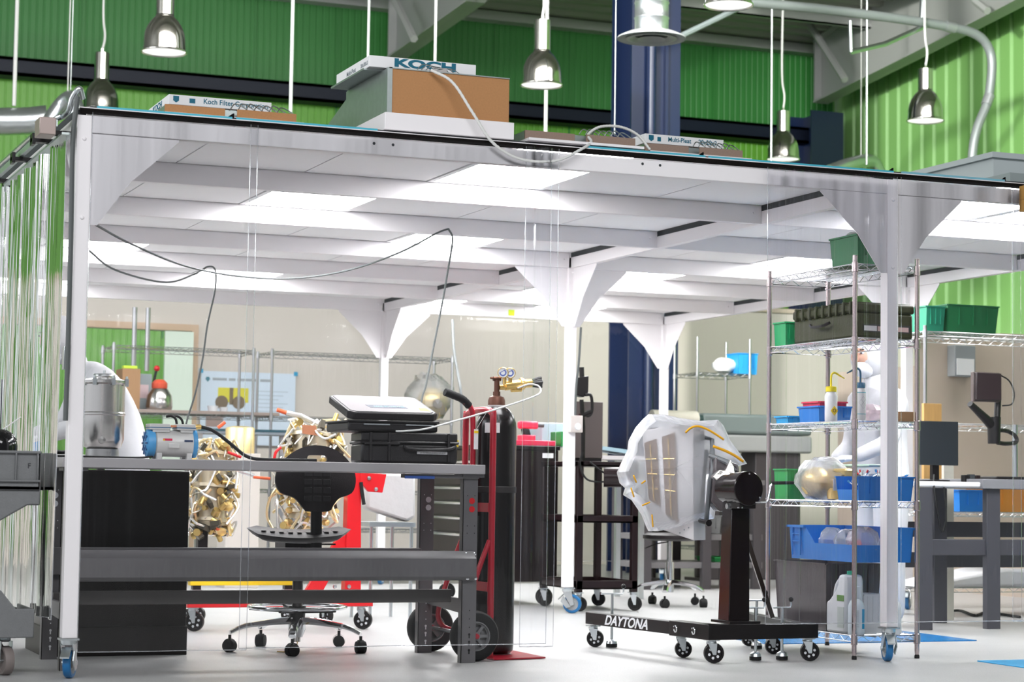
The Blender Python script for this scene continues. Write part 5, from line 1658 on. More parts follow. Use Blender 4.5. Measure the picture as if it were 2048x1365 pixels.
# ---------------------------------------------------------------- black tool chest
TY = 4.95
xa, xb = at(957, 1000, y=TY).x, at(1116, 1000, y=TY).x
tc = thing('tool_chest', 'tall black roller tool chest with silver drawer edges, behind the gas cylinder', 'tool chest', (xa, TY, 0))
TCM = mat('black_brown_chest', (0.01, 0.005, 0.0055), 0.3, 0, 0.3)
obj('body', MB().box(xa, xb, TY, TY + 0.95, 0.17, 1.12), TCM, tc, bevel=0.006)
obj('top_tray', MB().box(xa - 0.01, xb + 0.01, TY - 0.01, TY + 0.96, 1.12, 1.15), BLACK, tc, bevel=0.004)
z = 0.22
for i, hh in enumerate((0.15, 0.15, 0.12, 0.11, 0.11, 0.1, 0.09)):
    dwr = obj('drawer', MB().box(xa - 0.012, xa, TY + 0.04, TY + 0.91, z, z + hh - 0.012), TCM, tc, bevel=0.003)
    obj('drawer_pull', MB().box(xa - 0.028, xa - 0.012, TY + 0.05, TY + 0.90, z + hh - 0.032, z + hh - 0.014), CHROME, dwr, bevel=0.003)
    z += hh
p = at(1095, 912, y=TY)
obj('badge', MB().box(p.x - 0.04, p.x + 0.045, TY - 0.004, TY, p.z - 0.018, p.z + 0.018), WHITEP, tc)
for x in (xa + 0.08, xb - 0.08):
    for y in (TY + 0.08, TY + 0.87):
        plate_caster(tc, x, y, 0.17, 0.062, 0.6, tyre=RUBBER, holes=False, w=0.02)
# on top of the chest
p = at(1045, 893, y=TY + 0.2)
tag(obj('red_tray', MB().box(p.x - 0.2, p.x + 0.2, TY + 0.05, TY + 0.45, 1.151, 1.19), REDBIN, bevel=0.005), 'low crimson tray on the black tool chest', 'tray')
pd = thing('power_drill', 'crimson and grey cordless tool standing on the tool chest', 'power tool', (p.x + 0.0, TY + 0.3, 1.19))
a = at(1052, 850, y=TY + 0.3)
obj('body', MB().box(a.x - 0.06, a.x + 0.09, TY + 0.27, TY + 0.33, a.z - 0.03, a.z + 0.025), REDBIN, pd, bevel=0.012)
obj('grip', MB().prism([(a.x - 0.02, TY + 0.275, 1.23), (a.x + 0.035, TY + 0.275, 1.23), (a.x + 0.02, TY + 0.275, a.z - 0.03), (a.x - 0.035, TY + 0.275, a.z - 0.03)], (0, 0.05, 0)), PLBLK, pd, bevel=0.008)
obj('battery', MB().box(a.x - 0.05, a.x + 0.06, TY + 0.25, TY + 0.35, 1.19, 1.235), REDBIN, pd, bevel=0.008)
obj('chuck', MB().cyl((a.x + 0.09, TY + 0.3, a.z), (a.x + 0.14, TY + 0.3, a.z), 0.018, n=12), G1, pd)
a = at(1100, 852, y=TY + 0.4)
tag(obj('storage_box', MB().box(a.x - 0.09, a.x + 0.12, TY + 0.35, TY + 0.6, 1.151, a.z + 0.02), mat('pale_blue_clear_box', (0.45, 0.58, 0.65), 0.25), bevel=0.006), 'pale blue plastic box at the back of the tool chest', 'box')
a = at(1120, 890, y=TY + 0.3)
tag(obj('parts_bin', MB().box(a.x - 0.10, a.x - 0.03, TY + 0.05, TY + 0.25, 1.151, 1.26), GRNBIN, bevel=0.004), 'small bright green bin on the tool chest beside the middle post', 'bin')

# ---------------------------------------------------------------- black service cart with display arm
CY_ = 4.22
xa, xb = at(1150, 1000, y=CY_).x + 0.02, at(1277, 1000, y=CY_).x
bc = thing('equipment_cart', 'black steel cart with open shelves right of the middle post', 'cart', (xa, CY_, 0))
CM = mat('black_maroon_steel', (0.012, 0.005, 0.006), 0.28, 0, 0.35)
for (zz, hh) in ((0.15, 0.06), (0.61, 0.05), (1.0, 0.035)):
    mb = MB().box(xa, xb, CY_, CY_ + 0.66, zz, zz + 0.012)
    mb.box(xa, xb, CY_, CY_ + 0.01, zz, zz + hh).box(xa, xb, CY_ + 0.65, CY_ + 0.66, zz, zz + hh).box(xa, xa + 0.01, CY_ + 0.01, CY_ + 0.65, zz, zz + hh).box(xb - 0.01, xb, CY_ + 0.01, CY_ + 0.65, zz, zz + hh)
    obj('shelf', mb, CM, bc, bevel=0.002)
for x in (xa, xb - 0.045):
    for y in (CY_, CY_ + 0.615):
        obj('leg', MB().box(x, x + 0.045, y, y + 0.045, 0.13, 1.035), CM, bc, bevel=0.003)
        plate_caster(bc, x + 0.022, y + 0.022, 0.13, 0.05, 0.5, tyre=RUBBER, holes=False, w=0.018)
mb = MB().tube(catm([at(1165, 905, y=CY_ - 0.02), at(1160, 930, y=CY_ - 0.02), at(1175, 960, y=CY_ - 0.03), at(1215, 965, y=CY_ - 0.03)], 6), 0.007, n=6)
mb.tube(catm([at(1180, 925, y=CY_ - 0.02), at(1215, 950, y=CY_ - 0.03), at(1228, 940, y=CY_ - 0.03)], 6), 0.007, n=6)
tag(obj('cable_bundle', mb.tube(catm([(xa + 0.05, CY_ + 0.1, 0.17), (xa + 0.15, CY_ + 0.05, 0.175), (xa + 0.25, CY_ + 0.12, 0.172), (xa + 0.35, CY_ + 0.08, 0.175)], 6), 0.01, n=6), RUBBER), 'tangle of black cables on the black equipment cart', 'cable', kind='stuff')
# gear head hanging from the cart side
a = at(1232, 955, y=CY_ - 0.03)
obj('gear_head', MB().cyl((a.x - 0.08, CY_ + 0.0, a.z), (a.x + 0.03, CY_ - 0.05, a.z), 0.07, n=20).cyl((a.x, CY_, a.z), (a.x + 0.1, CY_ - 0.02, a.z + 0.02), 0.02, n=12), CM, bc)
# display panel
a, b = at(1150, 803, y=CY_ + 0.25), at(1205, 905, y=CY_ + 0.25)
dp = thing('display_panel', 'dark brown upright panel on the black cart, right of the middle post', 'display', (a.x, CY_ + 0.25, 1.03))
obj('panel', MB().box(a.x, b.x, CY_ + 0.25, CY_ + 0.28, 1.06, a.z), mat('dark_taupe_panel', (0.085, 0.065, 0.062), 0.45), dp, bevel=0.003)
obj('foot', MB().box(a.x + 0.03, b.x - 0.03, CY_ + 0.2, CY_ + 0.34, 1.013, 1.06), BLACK, dp)
cmx = thing('camera_arm', 'black articulated camera arm rising beside the middle post', 'camera arm', (a.x, CY_ + 0.18, 1.03))
yy = CY_ + 0.17
obj('arm', MB().tube([(a.x + 0.03, yy, 1.013), (a.x + 0.03, yy, 1.28), at(1165, 840, y=yy), at(1163, 800, y=yy)], 0.016, n=8).tube([at(1160, 833, y=yy), at(1180, 825, y=yy)], 0.02, n=8), BLACK, cmx)
obj('camera_body', MB().prism([at(1153, 756, y=yy), at(1178, 752, y=yy), at(1177, 785, y=yy), at(1168, 795, y=yy), at(1153, 790, y=yy)], (0, 0.08, 0)), BLACK, cmx, bevel=0.006)
obj('viewfinder', MB().tube([at(1163, 735, y=yy + 0.03), at(1164, 760, y=yy + 0.03)], 0.018, n=10), PLBLK, cmx)
obj('handle_loop', MB().tube(catm([at(1170, 790, y=yy), at(1182, 792, y=yy), at(1184, 820, y=yy), at(1178, 832, y=yy), at(1168, 828, y=yy)], 5), 0.012, n=8), PLBLK, cmx)
# socket box on the middle post
a = at(1149, 848, y=DD - 0.005)
sb = thing('socket_box', 'cream socket box on the middle post', 'outlet', (a.x, DD, a.z))
obj('housing', MB().box(a.x - 0.045, a.x + 0.045, DD - 0.045, DD, a.z - 0.06, a.z + 0.055), mat('cream_box', (0.62, 0.56, 0.53), 0.5), sb, bevel=0.004)
obj('socket', MB().lathe([(0.024, 0), (0.022, 0.006), (0.0001, 0.004)], (a.x + 0.008, DD - 0.045, a.z - 0.02), (0, -1, 0), 20), WPLAST, sb)
# second stool behind the wrapped box
SX2, SY2 = 5.16, 4.75
s2 = thing('task_stool', 'black stool with a bright chrome star base behind the DAYTONA stand', 'stool', (SX2, SY2, 0))
five_star(s2, SX2, SY2, 0.27, 0.35, hub=0.15)
obj('gas_lift', MB().cyl((SX2, SY2, 0.1), (SX2, SY2, 0.32), 0.03, n=16).cyl((SX2, SY2, 0.32), (SX2, SY2, 0.48), 0.018, n=14), CHROME, s2)
obj('seat', MB().lathe([(0.0001, 0.53), (0.17, 0.53), (0.2, 0.515), (0.2, 0.49), (0.17, 0.475), (0.0001, 0.475)], (SX2, SY2, 0), n=32, sx=1.0), PU, s2)
obj('lever', MB().tube([(SX2, SY2, 0.47), (SX2 - 0.12, SY2, 0.45), (SX2 - 0.2, SY2, 0.42)], 0.005, n=6), BLACK, s2)
# ================================================================ wire shelving
WIRE = mat('chromed_wire', (0.72, 0.73, 0.75), 0.22, 1.0)


def wire_shelf_mb(x0, x1, y0, y1, z, fine=True, r=0.0028):
    mb = MB()
    h = 0.03
    for zz in (z, z - h):
        mb.tube([(x0, y0, zz), (x1, y0, zz), (x1, y1, zz), (x0, y1, zz)], r * 1.1, n=5, closed=True)
    for (a, b) in (((x0, y0), (x1, y0)), ((x1, y0), (x1, y1)), ((x0, y0), (x0, y1)), ((x0, y1), (x1, y1))):
        L = math.dist(a, b)
        n_ = max(4, int(L / 0.045))
        pts = []
        for i in range(n_ + 1):
            t_ = i / n_
            pts.append((a[0] + (b[0] - a[0]) * t_, a[1] + (b[1] - a[1]) * t_, z if i % 2 else z - h))
        mb.tube(pts, r * 0.8, n=4)
    n_ = int((y1 - y0) / (0.04 if fine else 0.06))
    along = (y1 - y0) > (x1 - x0)
    if along:
        n_ = int((y1 - y0) / (0.04 if fine else 0.07))
        for i in range(1, n_):
            y = y0 + (y1 - y0) * i / n_
            mb.tube([(x0, y, z), (x1, y, z)], r * 0.7, n=4, cap=False)
        for i in range(1, 3):
            x = x0 + (x1 - x0) * i / 3
            mb.tube([(x, y0, z - 0.006), (x, y1, z - 0.006)], r, n=4, cap=False)
    else:
        n_ = int((x1 - x0) / (0.04 if fine else 0.07))
        for i in range(1, n_):
            x = x0 + (x1 - x0) * i / n_
            mb.tube([(x, y0, z), (x, y1, z)], r * 0.7, n=4, cap=False)
        for i in range(1, 3):
            y = y0 + (y1 - y0) * i / 3
            mb.tube([(x0, y, z - 0.006), (x1, y, z - 0.006)], r, n=4, cap=False)
    return mb


def wire_rack(lab, x0, x1, y0, y1, zs, top, postm, fine=True):
    t = thing('wire_rack', lab, 'shelving', (x0, y0, 0))
    for (x, y) in ((x0, y0), (x1, y0), (x0, y1), (x1, y1)):
        prof = [(0.0105, 0.02)]
        z = 0.04
        if fine:
            while z < top - 0.02:
                prof += [(0.0127, z), (0.0127, z + 0.0245), (0.0118, z + 0.0248), (0.0118, z + 0.0262)]
                z += 0.0265
        prof += [(0.0127, z), (0.0127, top), (0.0001, top)]
        p = obj('post', MB().lathe(prof, (x, y, 0), n=14), postm, t)
        obj('foot', MB().lathe([(0.0001, 0), (0.013, 0), (0.013, 0.014), (0.008, 0.022)], (x, y, 0), n=14), RUBBER, p)
        for z in zs:
            obj('collar', MB().lathe([(0.0135, z - 0.045), (0.0175, z - 0.042), (0.0165, z + 0.006), (0.0135, z + 0.008)], (x, y, 0), n=14), postm, p)
    for z in zs:
        obj('shelf', wire_shelf_mb(x0, x1, y0, y1, z, fine), WIRE, t)
    return t


RX0, RX1, RY0, RY1 = 3.941, 4.312, 0.192, 1.085
ZS = (2.012, 1.632, 1.208, 0.797, 0.118)
wire_rack('chrome wire rack loaded with bins and bottles behind the right front post', RX0, RX1, RY0, RY1, ZS, 2.05, mat('bronze_tinted_chrome', (0.5, 0.42, 0.42), 0.22, 0.95))


def bin_(name, lab, x0, x1, y0, y1, z, h, m, front=None, rim=0.008, flare=0.08, cat='bin', rz=0.0, group=None):
    """open-topped box with a rim; front='-x'/'-y' gives a lowered scoop side"""
    cx, cy = (x0 + x1) / 2, (y0 + y1) / 2
    t = thing(name, lab, cat, (cx, cy, z), rz, group)
    w, d = (x1 - x0) / 2, (y1 - y0) / 2
    mb = MB()
    th = 0.003
    k = 1 - flare

    def wall(p, q, zl=1.0, zr=1.0):
        a0 = Vector((p[0] * k, p[1] * k, 0)); b0 = Vector((q[0] * k, q[1] * k, 0))
        f = lambda v, s_: Vector((v[0] * (k + (1 - k) * s_), v[1] * (k + (1 - k) * s_), h * s_))
        a1, b1 = f(p, zl), f(q, zr)
        n_ = Vector((-(q[1] - p[1]), q[0] - p[0], 0)).normalized() * th
        mb.prism([a0, b0, b1, a1], n_)
    c4 = [(-w, -d), (w, -d), (w, d), (-w, d)]
    lo = 0.45
    for i in range(4):
        p, q = c4[i], c4[(i + 1) % 4]
        fr_ = {'-y': 0, '+x': 1, '+y': 2, '-x': 3}.get(front, -1)
        if i == fr_:
            wall(p, q, lo, lo)
        else:
            wall(p, q)
    mb.box(-w * k, w * k, -d * k, d * k, 0, th)
    o = obj('body', mb, m, t, local=True)
    rb = MB()
    for i in range(4):
        if i == {'-y': 0, '+x': 1, '+y': 2, '-x': 3}.get(front, -1):
            continue
        p, q = Vector((*c4[i], h)), Vector((*c4[(i + 1) % 4], h))
        n_ = Vector(((p + q).x, (p + q).y, 0)).normalized() * rim
        rb.prism([p, q, q + n_, p + n_], (0, 0, -0.008))
    # ribs on the faces
    for s_ in (-0.55, 0.0, 0.55):
        rb.box(w * s_ - 0.003, w * s_ + 0.003, -d - 0.002, -d * k, h * 0.3, h - 0.01)
    obj('rim', rb, m, t, local=True)
    return t


# top shelf: dark green tote
z = ZS[0] + 0.004
bin_('green_tote', 'dark green tote on the top of the wire rack, beside the corner plate', 3.975, 4.21, 0.22, 0.50, z, 0.155, DGRNBIN, cat='tote')
a = Vector((4.02, 0.36, z + 0.12))
tag(obj('white_coil', MB().tube(arc(a + Vector((0.03, 0.02, 0.0)), 0.06, 0, PI, 14), 0.008, n=8), WCORD), 'white looped hose end sticking out of the dark green tote', 'hose')
# second shelf: olive case and green pail
z = ZS[1] + 0.004
oc = thing('olive_case', 'olive green ribbed equipment case on the second shelf of the wire rack', 'case', (4.12, 0.55, z))
obj('case_body', MB().box(3.965, 4.30, 0.21, 0.86, z, z + 0.13), OLIVE, oc, bevel=0.012)
obj('case_lid', MB().box(3.958, 4.307, 0.203, 0.867, z + 0.13, z + 0.178), OLIVE, oc, bevel=0.012)
for i in range(9):
    y = 0.25 + i * 0.07
    obj('rib', MB().box(3.949, 4.31, y, y + 0.018, z + 0.12, z + 0.187), OLIVE, oc, bevel=0.004)
obj('handle_strap', MB().tube(catm([(3.945, 0.45, z + 0.09), (3.93, 0.5, z + 0.075), (3.93, 0.6, z + 0.075), (3.945, 0.65, z + 0.09)], 5), 0.008, n=6), BLACK, oc)
l_ = obj('label_plate', MB().box(4.0, 4.28, 0.208, 0.2105, z + 0.03, z + 0.07), mat('black_plate', (0.02, 0.02, 0.02), 0.5), oc)
obj('white_field', MB().box(4.005, 4.08, 0.2065, 0.208, z + 0.036, z + 0.062), WHITEP, l_)
obj('tinted_field', MB().box(4.085, 4.27, 0.2065, 0.208, z + 0.036, z + 0.06), mat('pink_paper', (0.7, 0.5, 0.48), 0.7), l_)
gp = bin_('green_pail', 'bright green pail at the left end of the second rack shelf', 3.955, 4.07, 0.93, 1.06, z, 0.13, mat('emerald_plastic', (0.01, 0.36, 0.12), 0.4), cat='pail')
bb = MB().sph((4.14, 0.97, z + 0.10), 0.1, 14, (1.0, 0.8, 1.1), jit=0.3, seed=21)
tag(obj('grey_bag', bb, mat('smoky_bag', (0.16, 0.14, 0.16), 0.25, bump=0.9, bscale=10)), 'smoky grey plastic bag between the green pail and the olive case', 'bag')


def wash_bottle(lab, x, y, z, hb, r, capm, flip=1, lab2=None):
    t = thing('wash_bottle', lab, 'bottle', (x, y, z))
    obj('bottle_body', MB().lathe([(0.0001, 0), (r * 0.95, 0.0), (r, 0.006), (r, hb * 0.86), (r * 0.8, hb * 0.95), (r * 0.72, hb), (r * 0.72, hb + 0.006)], (x, y, z), n=28), mat('milky_bottle', (0.78, 0.78, 0.78), 0.35), t)
    obj('cap', MB().lathe([(r * 0.85, hb), (r * 0.85, hb + 0.024), (r * 0.75, hb + 0.028), (0.0001, hb + 0.028)], (x, y, z), n=24), capm, t)
    zz = z + hb + 0.028
    obj('spout', MB().tube(catm([(x, y, zz), (x, y, zz + 0.05), (x + 0.008 * flip, y, zz + 0.068), (x + 0.025 * flip, y, zz + 0.072), (x + 0.05 * flip, y, zz + 0.06), (x + 0.08 * flip, y, zz + 0.045)], 5), [0.0055] * 20 + [0.0045] * 3 + [0.003] * 3, n=8), capm, t)
    return t


z = ZS[2] + 0.004
wb1 = wash_bottle('white wash bottle with a yellow cap and bent spout on the third rack shelf', 3.985, 0.50, z, 0.155, 0.033, mat('yellow_cap', (0.9, 0.72, 0.02), 0.4), 1)
obj('hazard_diamond', MB().prism([(3.985 + a, 0.4665, z + 0.055 + b) for a, b in ((0, -0.026), (0.022, 0), (0, 0.026), (-0.022, 0))], (0, -0.001, 0)), YELLOW, wb1)
text('lettering', 'O', 0.026, INKB, wb1, (3.985, 0.4648, z + 0.055), (PI / 2, 0, 0), 0.9)
wb2 = wash_bottle('tall white wash bottle with a dark blue cap on the third rack shelf', 4.0, 0.235, z, 0.165, 0.028, mat('petrol_blue_cap', (0.01, 0.11, 0.22), 0.4), -1)
mb = MB()
for s_ in (0.03, 0.14):
    mb.lathe([(0.0284, s_), (0.0284, s_ + 0.003)], (4.0, 0.235, z), n=28)
obj('label_line', mb, TEAL, wb2)
mb = MB()
dm = [(4.0 + a, 0.2055, z + 0.09 + b) for a, b in ((0, -0.032), (0.026, 0), (0, 0.032), (-0.026, 0))]
mb.tube(dm, 0.0006, n=4, closed=True).tube([(dm[0][0] + 0.013, 0.2055, dm[0][2] + 0.016), (dm[3][0] + 0.013, 0.2055, dm[3][2] + 0.016)], 0.0006, n=4).tube([(dm[0][0] - 0.013, 0.2055, dm[0][2] + 0.016), (dm[1][0] - 0.013, 0.2055, dm[1][2] + 0.016)], 0.0006, n=4)
obj('label_diamond', mb, INKG, wb2)
bin_('blue_bin', 'medium blue bin on the third rack shelf, under the red bin', 3.96, 4.16, 0.58, 0.80, z, 0.085, BLUEBIN)
bin_('red_bin', 'small red bin nested in the blue bin on the third rack shelf', 3.975, 4.14, 0.60, 0.78, z + 0.05, 0.06, REDBIN)
bin_('blue_bin', 'small light blue bin at the left end of the third rack shelf', 3.955, 4.1, 0.90, 1.04, z, 0.04, mat('light_blue_plastic', (0.02, 0.35, 0.7), 0.4))
bx_ = thing('cardboard_carton', 'small brown carton on the right end of the third rack shelf', 'carton', (4.26, 0.25, z))
obj('carton_body', MB().box(4.215, 4.30, 0.205, 0.30, z, z + 0.05), CARDB, bx_, bevel=0.001)
tag(obj('parts_bag', MB().sph((4.10, 0.30, z + 0.045), 0.07, 14, (1, 1.2, 0.62), jit=0.25, seed=5), film('pink_tinted_bag', tint=(0.95, 0.9, 0.92), milk=0.45, rough=0.15, bump=0.9, scale=(20, 20, 20), milkcol=(0.85, 0.7, 0.75))),
    'crumpled pinkish parts bag beside the blue-capped wash bottle', 'bag')
# fourth shelf
z = ZS[3] + 0.004
bin_('green_bin', 'bright green bin at the left end of the fourth rack shelf', 3.955, 4.07, 0.90, 1.05, z, 0.165, GRNBIN)
gm = thing('bagged_canister', 'gold canister in a clear bag on the fourth rack shelf', 'canister', (4.07, 0.70, z))
obj('canister', MB().lathe([(0.0001, 0.0), (0.075, 0.0), (0.08, 0.01), (0.08, 0.15), (0.07, 0.16), (0.0001, 0.165)], (4.09, 0.56, z + 0.005), n=32).lathe([(0.083, 0.1), (0.085, 0.105), (0.083, 0.11)], (4.09, 0.56, z), n=32), GOLD, gm)
obj('dome', MB().sph((4.04, 0.74, z + 0.09), 0.085, 24), mat('satin_gold', (0.85, 0.62, 0.25), 0.35, 0.6), gm)
obj('label', MB().box(4.0, 4.03, 0.50, 0.502, z + 0.05, z + 0.11), WHITEP, gm)
obj('plastic_bag', MB().sph((4.06, 0.70, z + 0.11), 0.15, 18, (0.8, 1.4, 0.8), jit=0.2, seed=13), BAG, gm)
wt = thing('white_tub', 'white tub with a wide lid at the back of the fourth rack shelf', 'tub', (4.2, 0.5, z))
obj('tub_body', MB().box(4.16, 4.29, 0.42, 0.62, z, z + 0.14), WPLAST, wt, bevel=0.008)
obj('tub_lid', MB().box(4.13, 4.30, 0.36, 0.75, z + 0.176, z + 0.19), mat('pale_green_lid', (0.6, 0.8, 0.65), 0.4), wt, bevel=0.006)
bb_ = bin_('blue_bin', 'blue scoop bin full of clamps on the right of the fourth rack shelf', 3.965, 4.30, 0.20, 0.42, z, 0.125, BLUEBIN, front='-x')
rnd = random.Random(31)
for i in range(16):
    x, y = 3.98 + 0.018 * i + rnd.uniform(-0.01, 0.01), rnd.uniform(0.23, 0.40)
    zz = z + 0.07 + (0.05 if i > 3 else 0.0)
    c_ = thing('spring_clamp', 'small steel clamp with red or blue tips heaped in the blue scoop bin', 'clamp', (x, y, zz), 0, 'clamps in the blue scoop bin')
    d = Vector((rnd.uniform(-1, 1), rnd.uniform(-0.5, 0.5), rnd.uniform(0.2, 0.9))).normalized() * 0.035
    p = Vector((x, y, zz))
    n_ = Vector((0.012, 0, 0.004))
    obj('jaw', MB().tube([p - d * 0.4, p + n_ * 0.5, p + d], 0.0028, n=5).tube([p - d * 0.4 + n_, p - n_ * 0.2, p + d + n_ * 1.5], 0.0028, n=5), ZINC, c_)
    obj('tip', MB().tube([p + d * 0.8, p + d * 1.25], 0.0055, n=6), REDS if i % 3 else PB, c_)
# low: big blue bin on a dark tote
dt_ = bin_('dark_tote', 'smoky dark tote on the bottom shelf of the wire rack, carrying the big blue bin', 3.96, 4.29, 0.50, 1.05, ZS[4] + 0.004, 0.35, mat('smoke_plastic', (0.07, 0.06, 0.065), 0.2), cat='tote')
tag(obj('mustard_bottle', MB().lathe([(0.0001, 0), (0.03, 0), (0.03, 0.16), (0.012, 0.2), (0.0001, 0.21)], (4.0, 0.60, ZS[4] + 0.14), n=16), mat('mustard_plastic', (0.6, 0.35, 0.03), 0.4)), 'mustard yellow bottle inside the dark tote', 'bottle')
big = thing('big_blue_bin', 'large blue scoop bin full of bags, low on the wire rack', 'bin', (4.1, 0.5, 0.49))
w0 = at(1582, 1051, y=0.86); w1 = at(1810, 1055, y=0.2)
zb0, zb1 = 0.487, 0.665
mb = MB()
th = 0.004
yA, yB = 0.205, 0.88
xA, xB = 3.955, 4.30
zf = 0.575
mb.box(xA + 0.012, xB - 0.012, yA + 0.01, yB - 0.012, zb0, zb0 + 0.004)
mb.prism([(xA + 0.01, yA + 0.01, zb0), (xA + 0.01, yB - 0.01, zb0), (xA, yB, zb1), (xA, yB - 0.16, zb1), (xA + 0.004, yB - 0.26, zf), (xA + 0.004, yA + 0.02, zf)], (th, 0, 0))
mb.prism([(xB - 0.01, yA + 0.01, zb0), (xB - 0.01, yB - 0.01, zb0), (xB, yB, zb1), (xB, yA, zb1), ], (-th, 0, 0))
mb.prism([(xA + 0.01, yB - 0.01, zb0), (xB - 0.01, yB - 0.01, zb0), (xB, yB, zb1), (xA, yB, zb1)], (0, -th, 0))
mb.prism([(xA + 0.01, yA + 0.01, zb0), (xB - 0.01, yA + 0.01, zb0), (xB, yA, zb1), (xB - 0.08, yA, zb1), (xB - 0.12, yA + 0.004, zf), (xA + 0.004, yA + 0.004, zf)], (0, th, 0))
obj('body', mb, BLUEBIN, big)
mb = MB().box(xA - 0.012, xA, yB - 0.17, yB + 0.01, zb1 - 0.012, zb1).box(xB, xB + 0.01, yA, yB, zb1 - 0.012, zb1).box(xA - 0.012, xB + 0.01, yB, yB + 0.012, zb1 - 0.012, zb1)
for y in (yB - 0.04, yB - 0.12):
    mb.box(xA - 0.006, xA, y - 0.004, y + 0.004, zb0 + 0.02, zb1)
for zz in (zb0 + 0.09, zb0 + 0.13):
    mb.box(xA - 0.006, xA, yB - 0.12, yB - 0.04, zz, zz + 0.006)
obj('rim', mb, BLUEBIN, big)
for i, (y, s_, lab) in enumerate(((0.30, 0.085, 'clear bag of crimson parts at the near end of the big blue bin'), (0.46, 0.07, 'clear milky bag beside the crimson parts in the big blue bin'), (0.60, 0.075, 'clear milky bag nearest the raised end of the big blue bin'))):
    bgt = thing('parts_bag', lab, 'bag', (4.05, y, 0.5))
    obj('bag_film', MB().sph((4.06, y, 0.575), s_, 14, (1, 1, 1.1), jit=0.3, seed=40 + i), BAG, bgt)
    if i == 0:
        obj('red_parts', MB().sph((4.02, y, 0.575), 0.03, 10, (1, 1.4, 0.8), jit=0.4, seed=2).sph((4.0, y - 0.06, 0.555), 0.022, 8), REDBIN, bgt)
# jug and spray bottles on the bottom shelf
z = ZS[4] + 0.004
jg = thing('white_jug', 'white plastic jug with a side handle and green label on the bottom rack shelf', 'jug', (3.99, 0.36, z))
yc, xc = 0.36, 3.995
J = [(-0.11, 0.0), (0.075, 0.0), (0.08, 0.01), (0.08, 0.20), (0.075, 0.275), (0.06, 0.305), (0.01, 0.305), (-0.03, 0.295), (-0.085, 0.265), (-0.108, 0.225), (-0.113, 0.19)]
# body is seen from its broad side, which faces -x
outer = [Vector((xc - 0.055, yc - a, z + b)) for a, b in J]
obj('jug_body', MB().prism([Vector((xc - 0.055, yc - a, z + b)) for a, b in ((-0.11, 0.0), (0.075, 0.0), (0.082, 0.012), (0.082, 0.27), (0.07, 0.30), (0.015, 0.30), (0.005, 0.25), (-0.02, 0.215), (-0.075, 0.17), (-0.11, 0.155))], (0.11, 0, 0)), WPLAST, jg, bevel=0.014)
obj('handle', MB().tube(catm([(xc, yc + 0.10, z + 0.15), (xc, yc + 0.10, z + 0.20), (xc, yc + 0.08, z + 0.245), (xc, yc + 0.03, z + 0.28), (xc, yc - 0.02, z + 0.288)], 6), 0.014, n=10), WPLAST, jg)
obj('green_label', MB().box(xc - 0.058, xc - 0.0555, yc - 0.07, yc - 0.005, z + 0.165, z + 0.195), mat('leaf_green_label', (0.12, 0.27, 0.06), 0.6), jg)
obj('printed_label', MB().box(xc - 0.058, xc - 0.0555, yc - 0.07, yc - 0.01, z + 0.03, z + 0.135), mat('grey_green_label', (0.52, 0.57, 0.55), 0.6), jg)
obj('cap', MB().lathe([(0.02, 0.30), (0.02, 0.318), (0.0001, 0.32)], (xc, yc - 0.045, z), n=20), mat('teal_green_cap', (0.02, 0.35, 0.22), 0.4), jg)


def spray(lab, x, y, r, hb, m, capm):
    t = thing('spray_bottle', lab, 'bottle', (x, y, z))
    obj('bottle_body', MB().lathe([(0.0001, 0), (r, 0.0), (r * 1.02, 0.006), (r, hb * 0.68), (r * 0.75, hb * 0.8), (r * 0.45, hb * 0.86), (r * 0.42, hb)], (x, y, z), n=28), m, t)
    obj('neck', MB().lathe([(r * 0.55, hb * 0.92), (r * 0.55, hb + 0.03), (r * 0.4, hb + 0.035), (0.0001, hb + 0.036)], (x, y, z), n=20), m, t)
    return t


sp1 = spray('ribbed-neck white bottle beside the jug on the bottom rack shelf', 3.985, 0.245, 0.042, 0.21, mat('pale_blue_white', (0.68, 0.76, 0.82), 0.4), WPLAST)
mb = MB().grid(lambda u, v: Vector((3.985 + 0.0435 * math.sin(0.2 + u * 0.5), 0.245 - 0.0435 * math.cos(0.2 + u * 0.5), z + 0.03 + v * 0.1)), 6, 1)
obj('blue_label', mb, mat('label_blue', (0.01, 0.33, 0.6), 0.5), sp1)
mb = MB()
for i in range(9):
    mb.grid(lambda u, v, i=i: Vector((3.985 + 0.0433 * math.sin(-1.0 + u * 0.8), 0.245 - 0.0433 * math.cos(-1.0 + u * 0.8), z + 0.04 + 0.01 * i + v * 0.002)), 5, 1)
obj('label_print', mb, INKG, sp1)
sp2 = spray('white trigger bottle with a petrol blue nozzle on the bottom rack shelf', 4.20, 0.235, 0.04, 0.20, WPLAST, WPLAST)
obj('trigger', MB().prism([(4.16, 0.235, z + 0.24), (4.22, 0.235, z + 0.235), (4.225, 0.235, z + 0.265), (4.19, 0.235, z + 0.275), (4.14, 0.235, z + 0.262)], (0, 0.018, 0)).tube([(4.165, 0.243, z + 0.24), (4.155, 0.243, z + 0.205)], 0.005, n=6), mat('petrol_blue_cap', (0.01, 0.11, 0.22), 0.4), sp2)
wtb = bin_('white_bin_liner', 'white pail behind the bottles on the bottom rack shelf', 4.06, 4.18, 0.30, 0.45, z, 0.20, WPLAST, cat='pail')

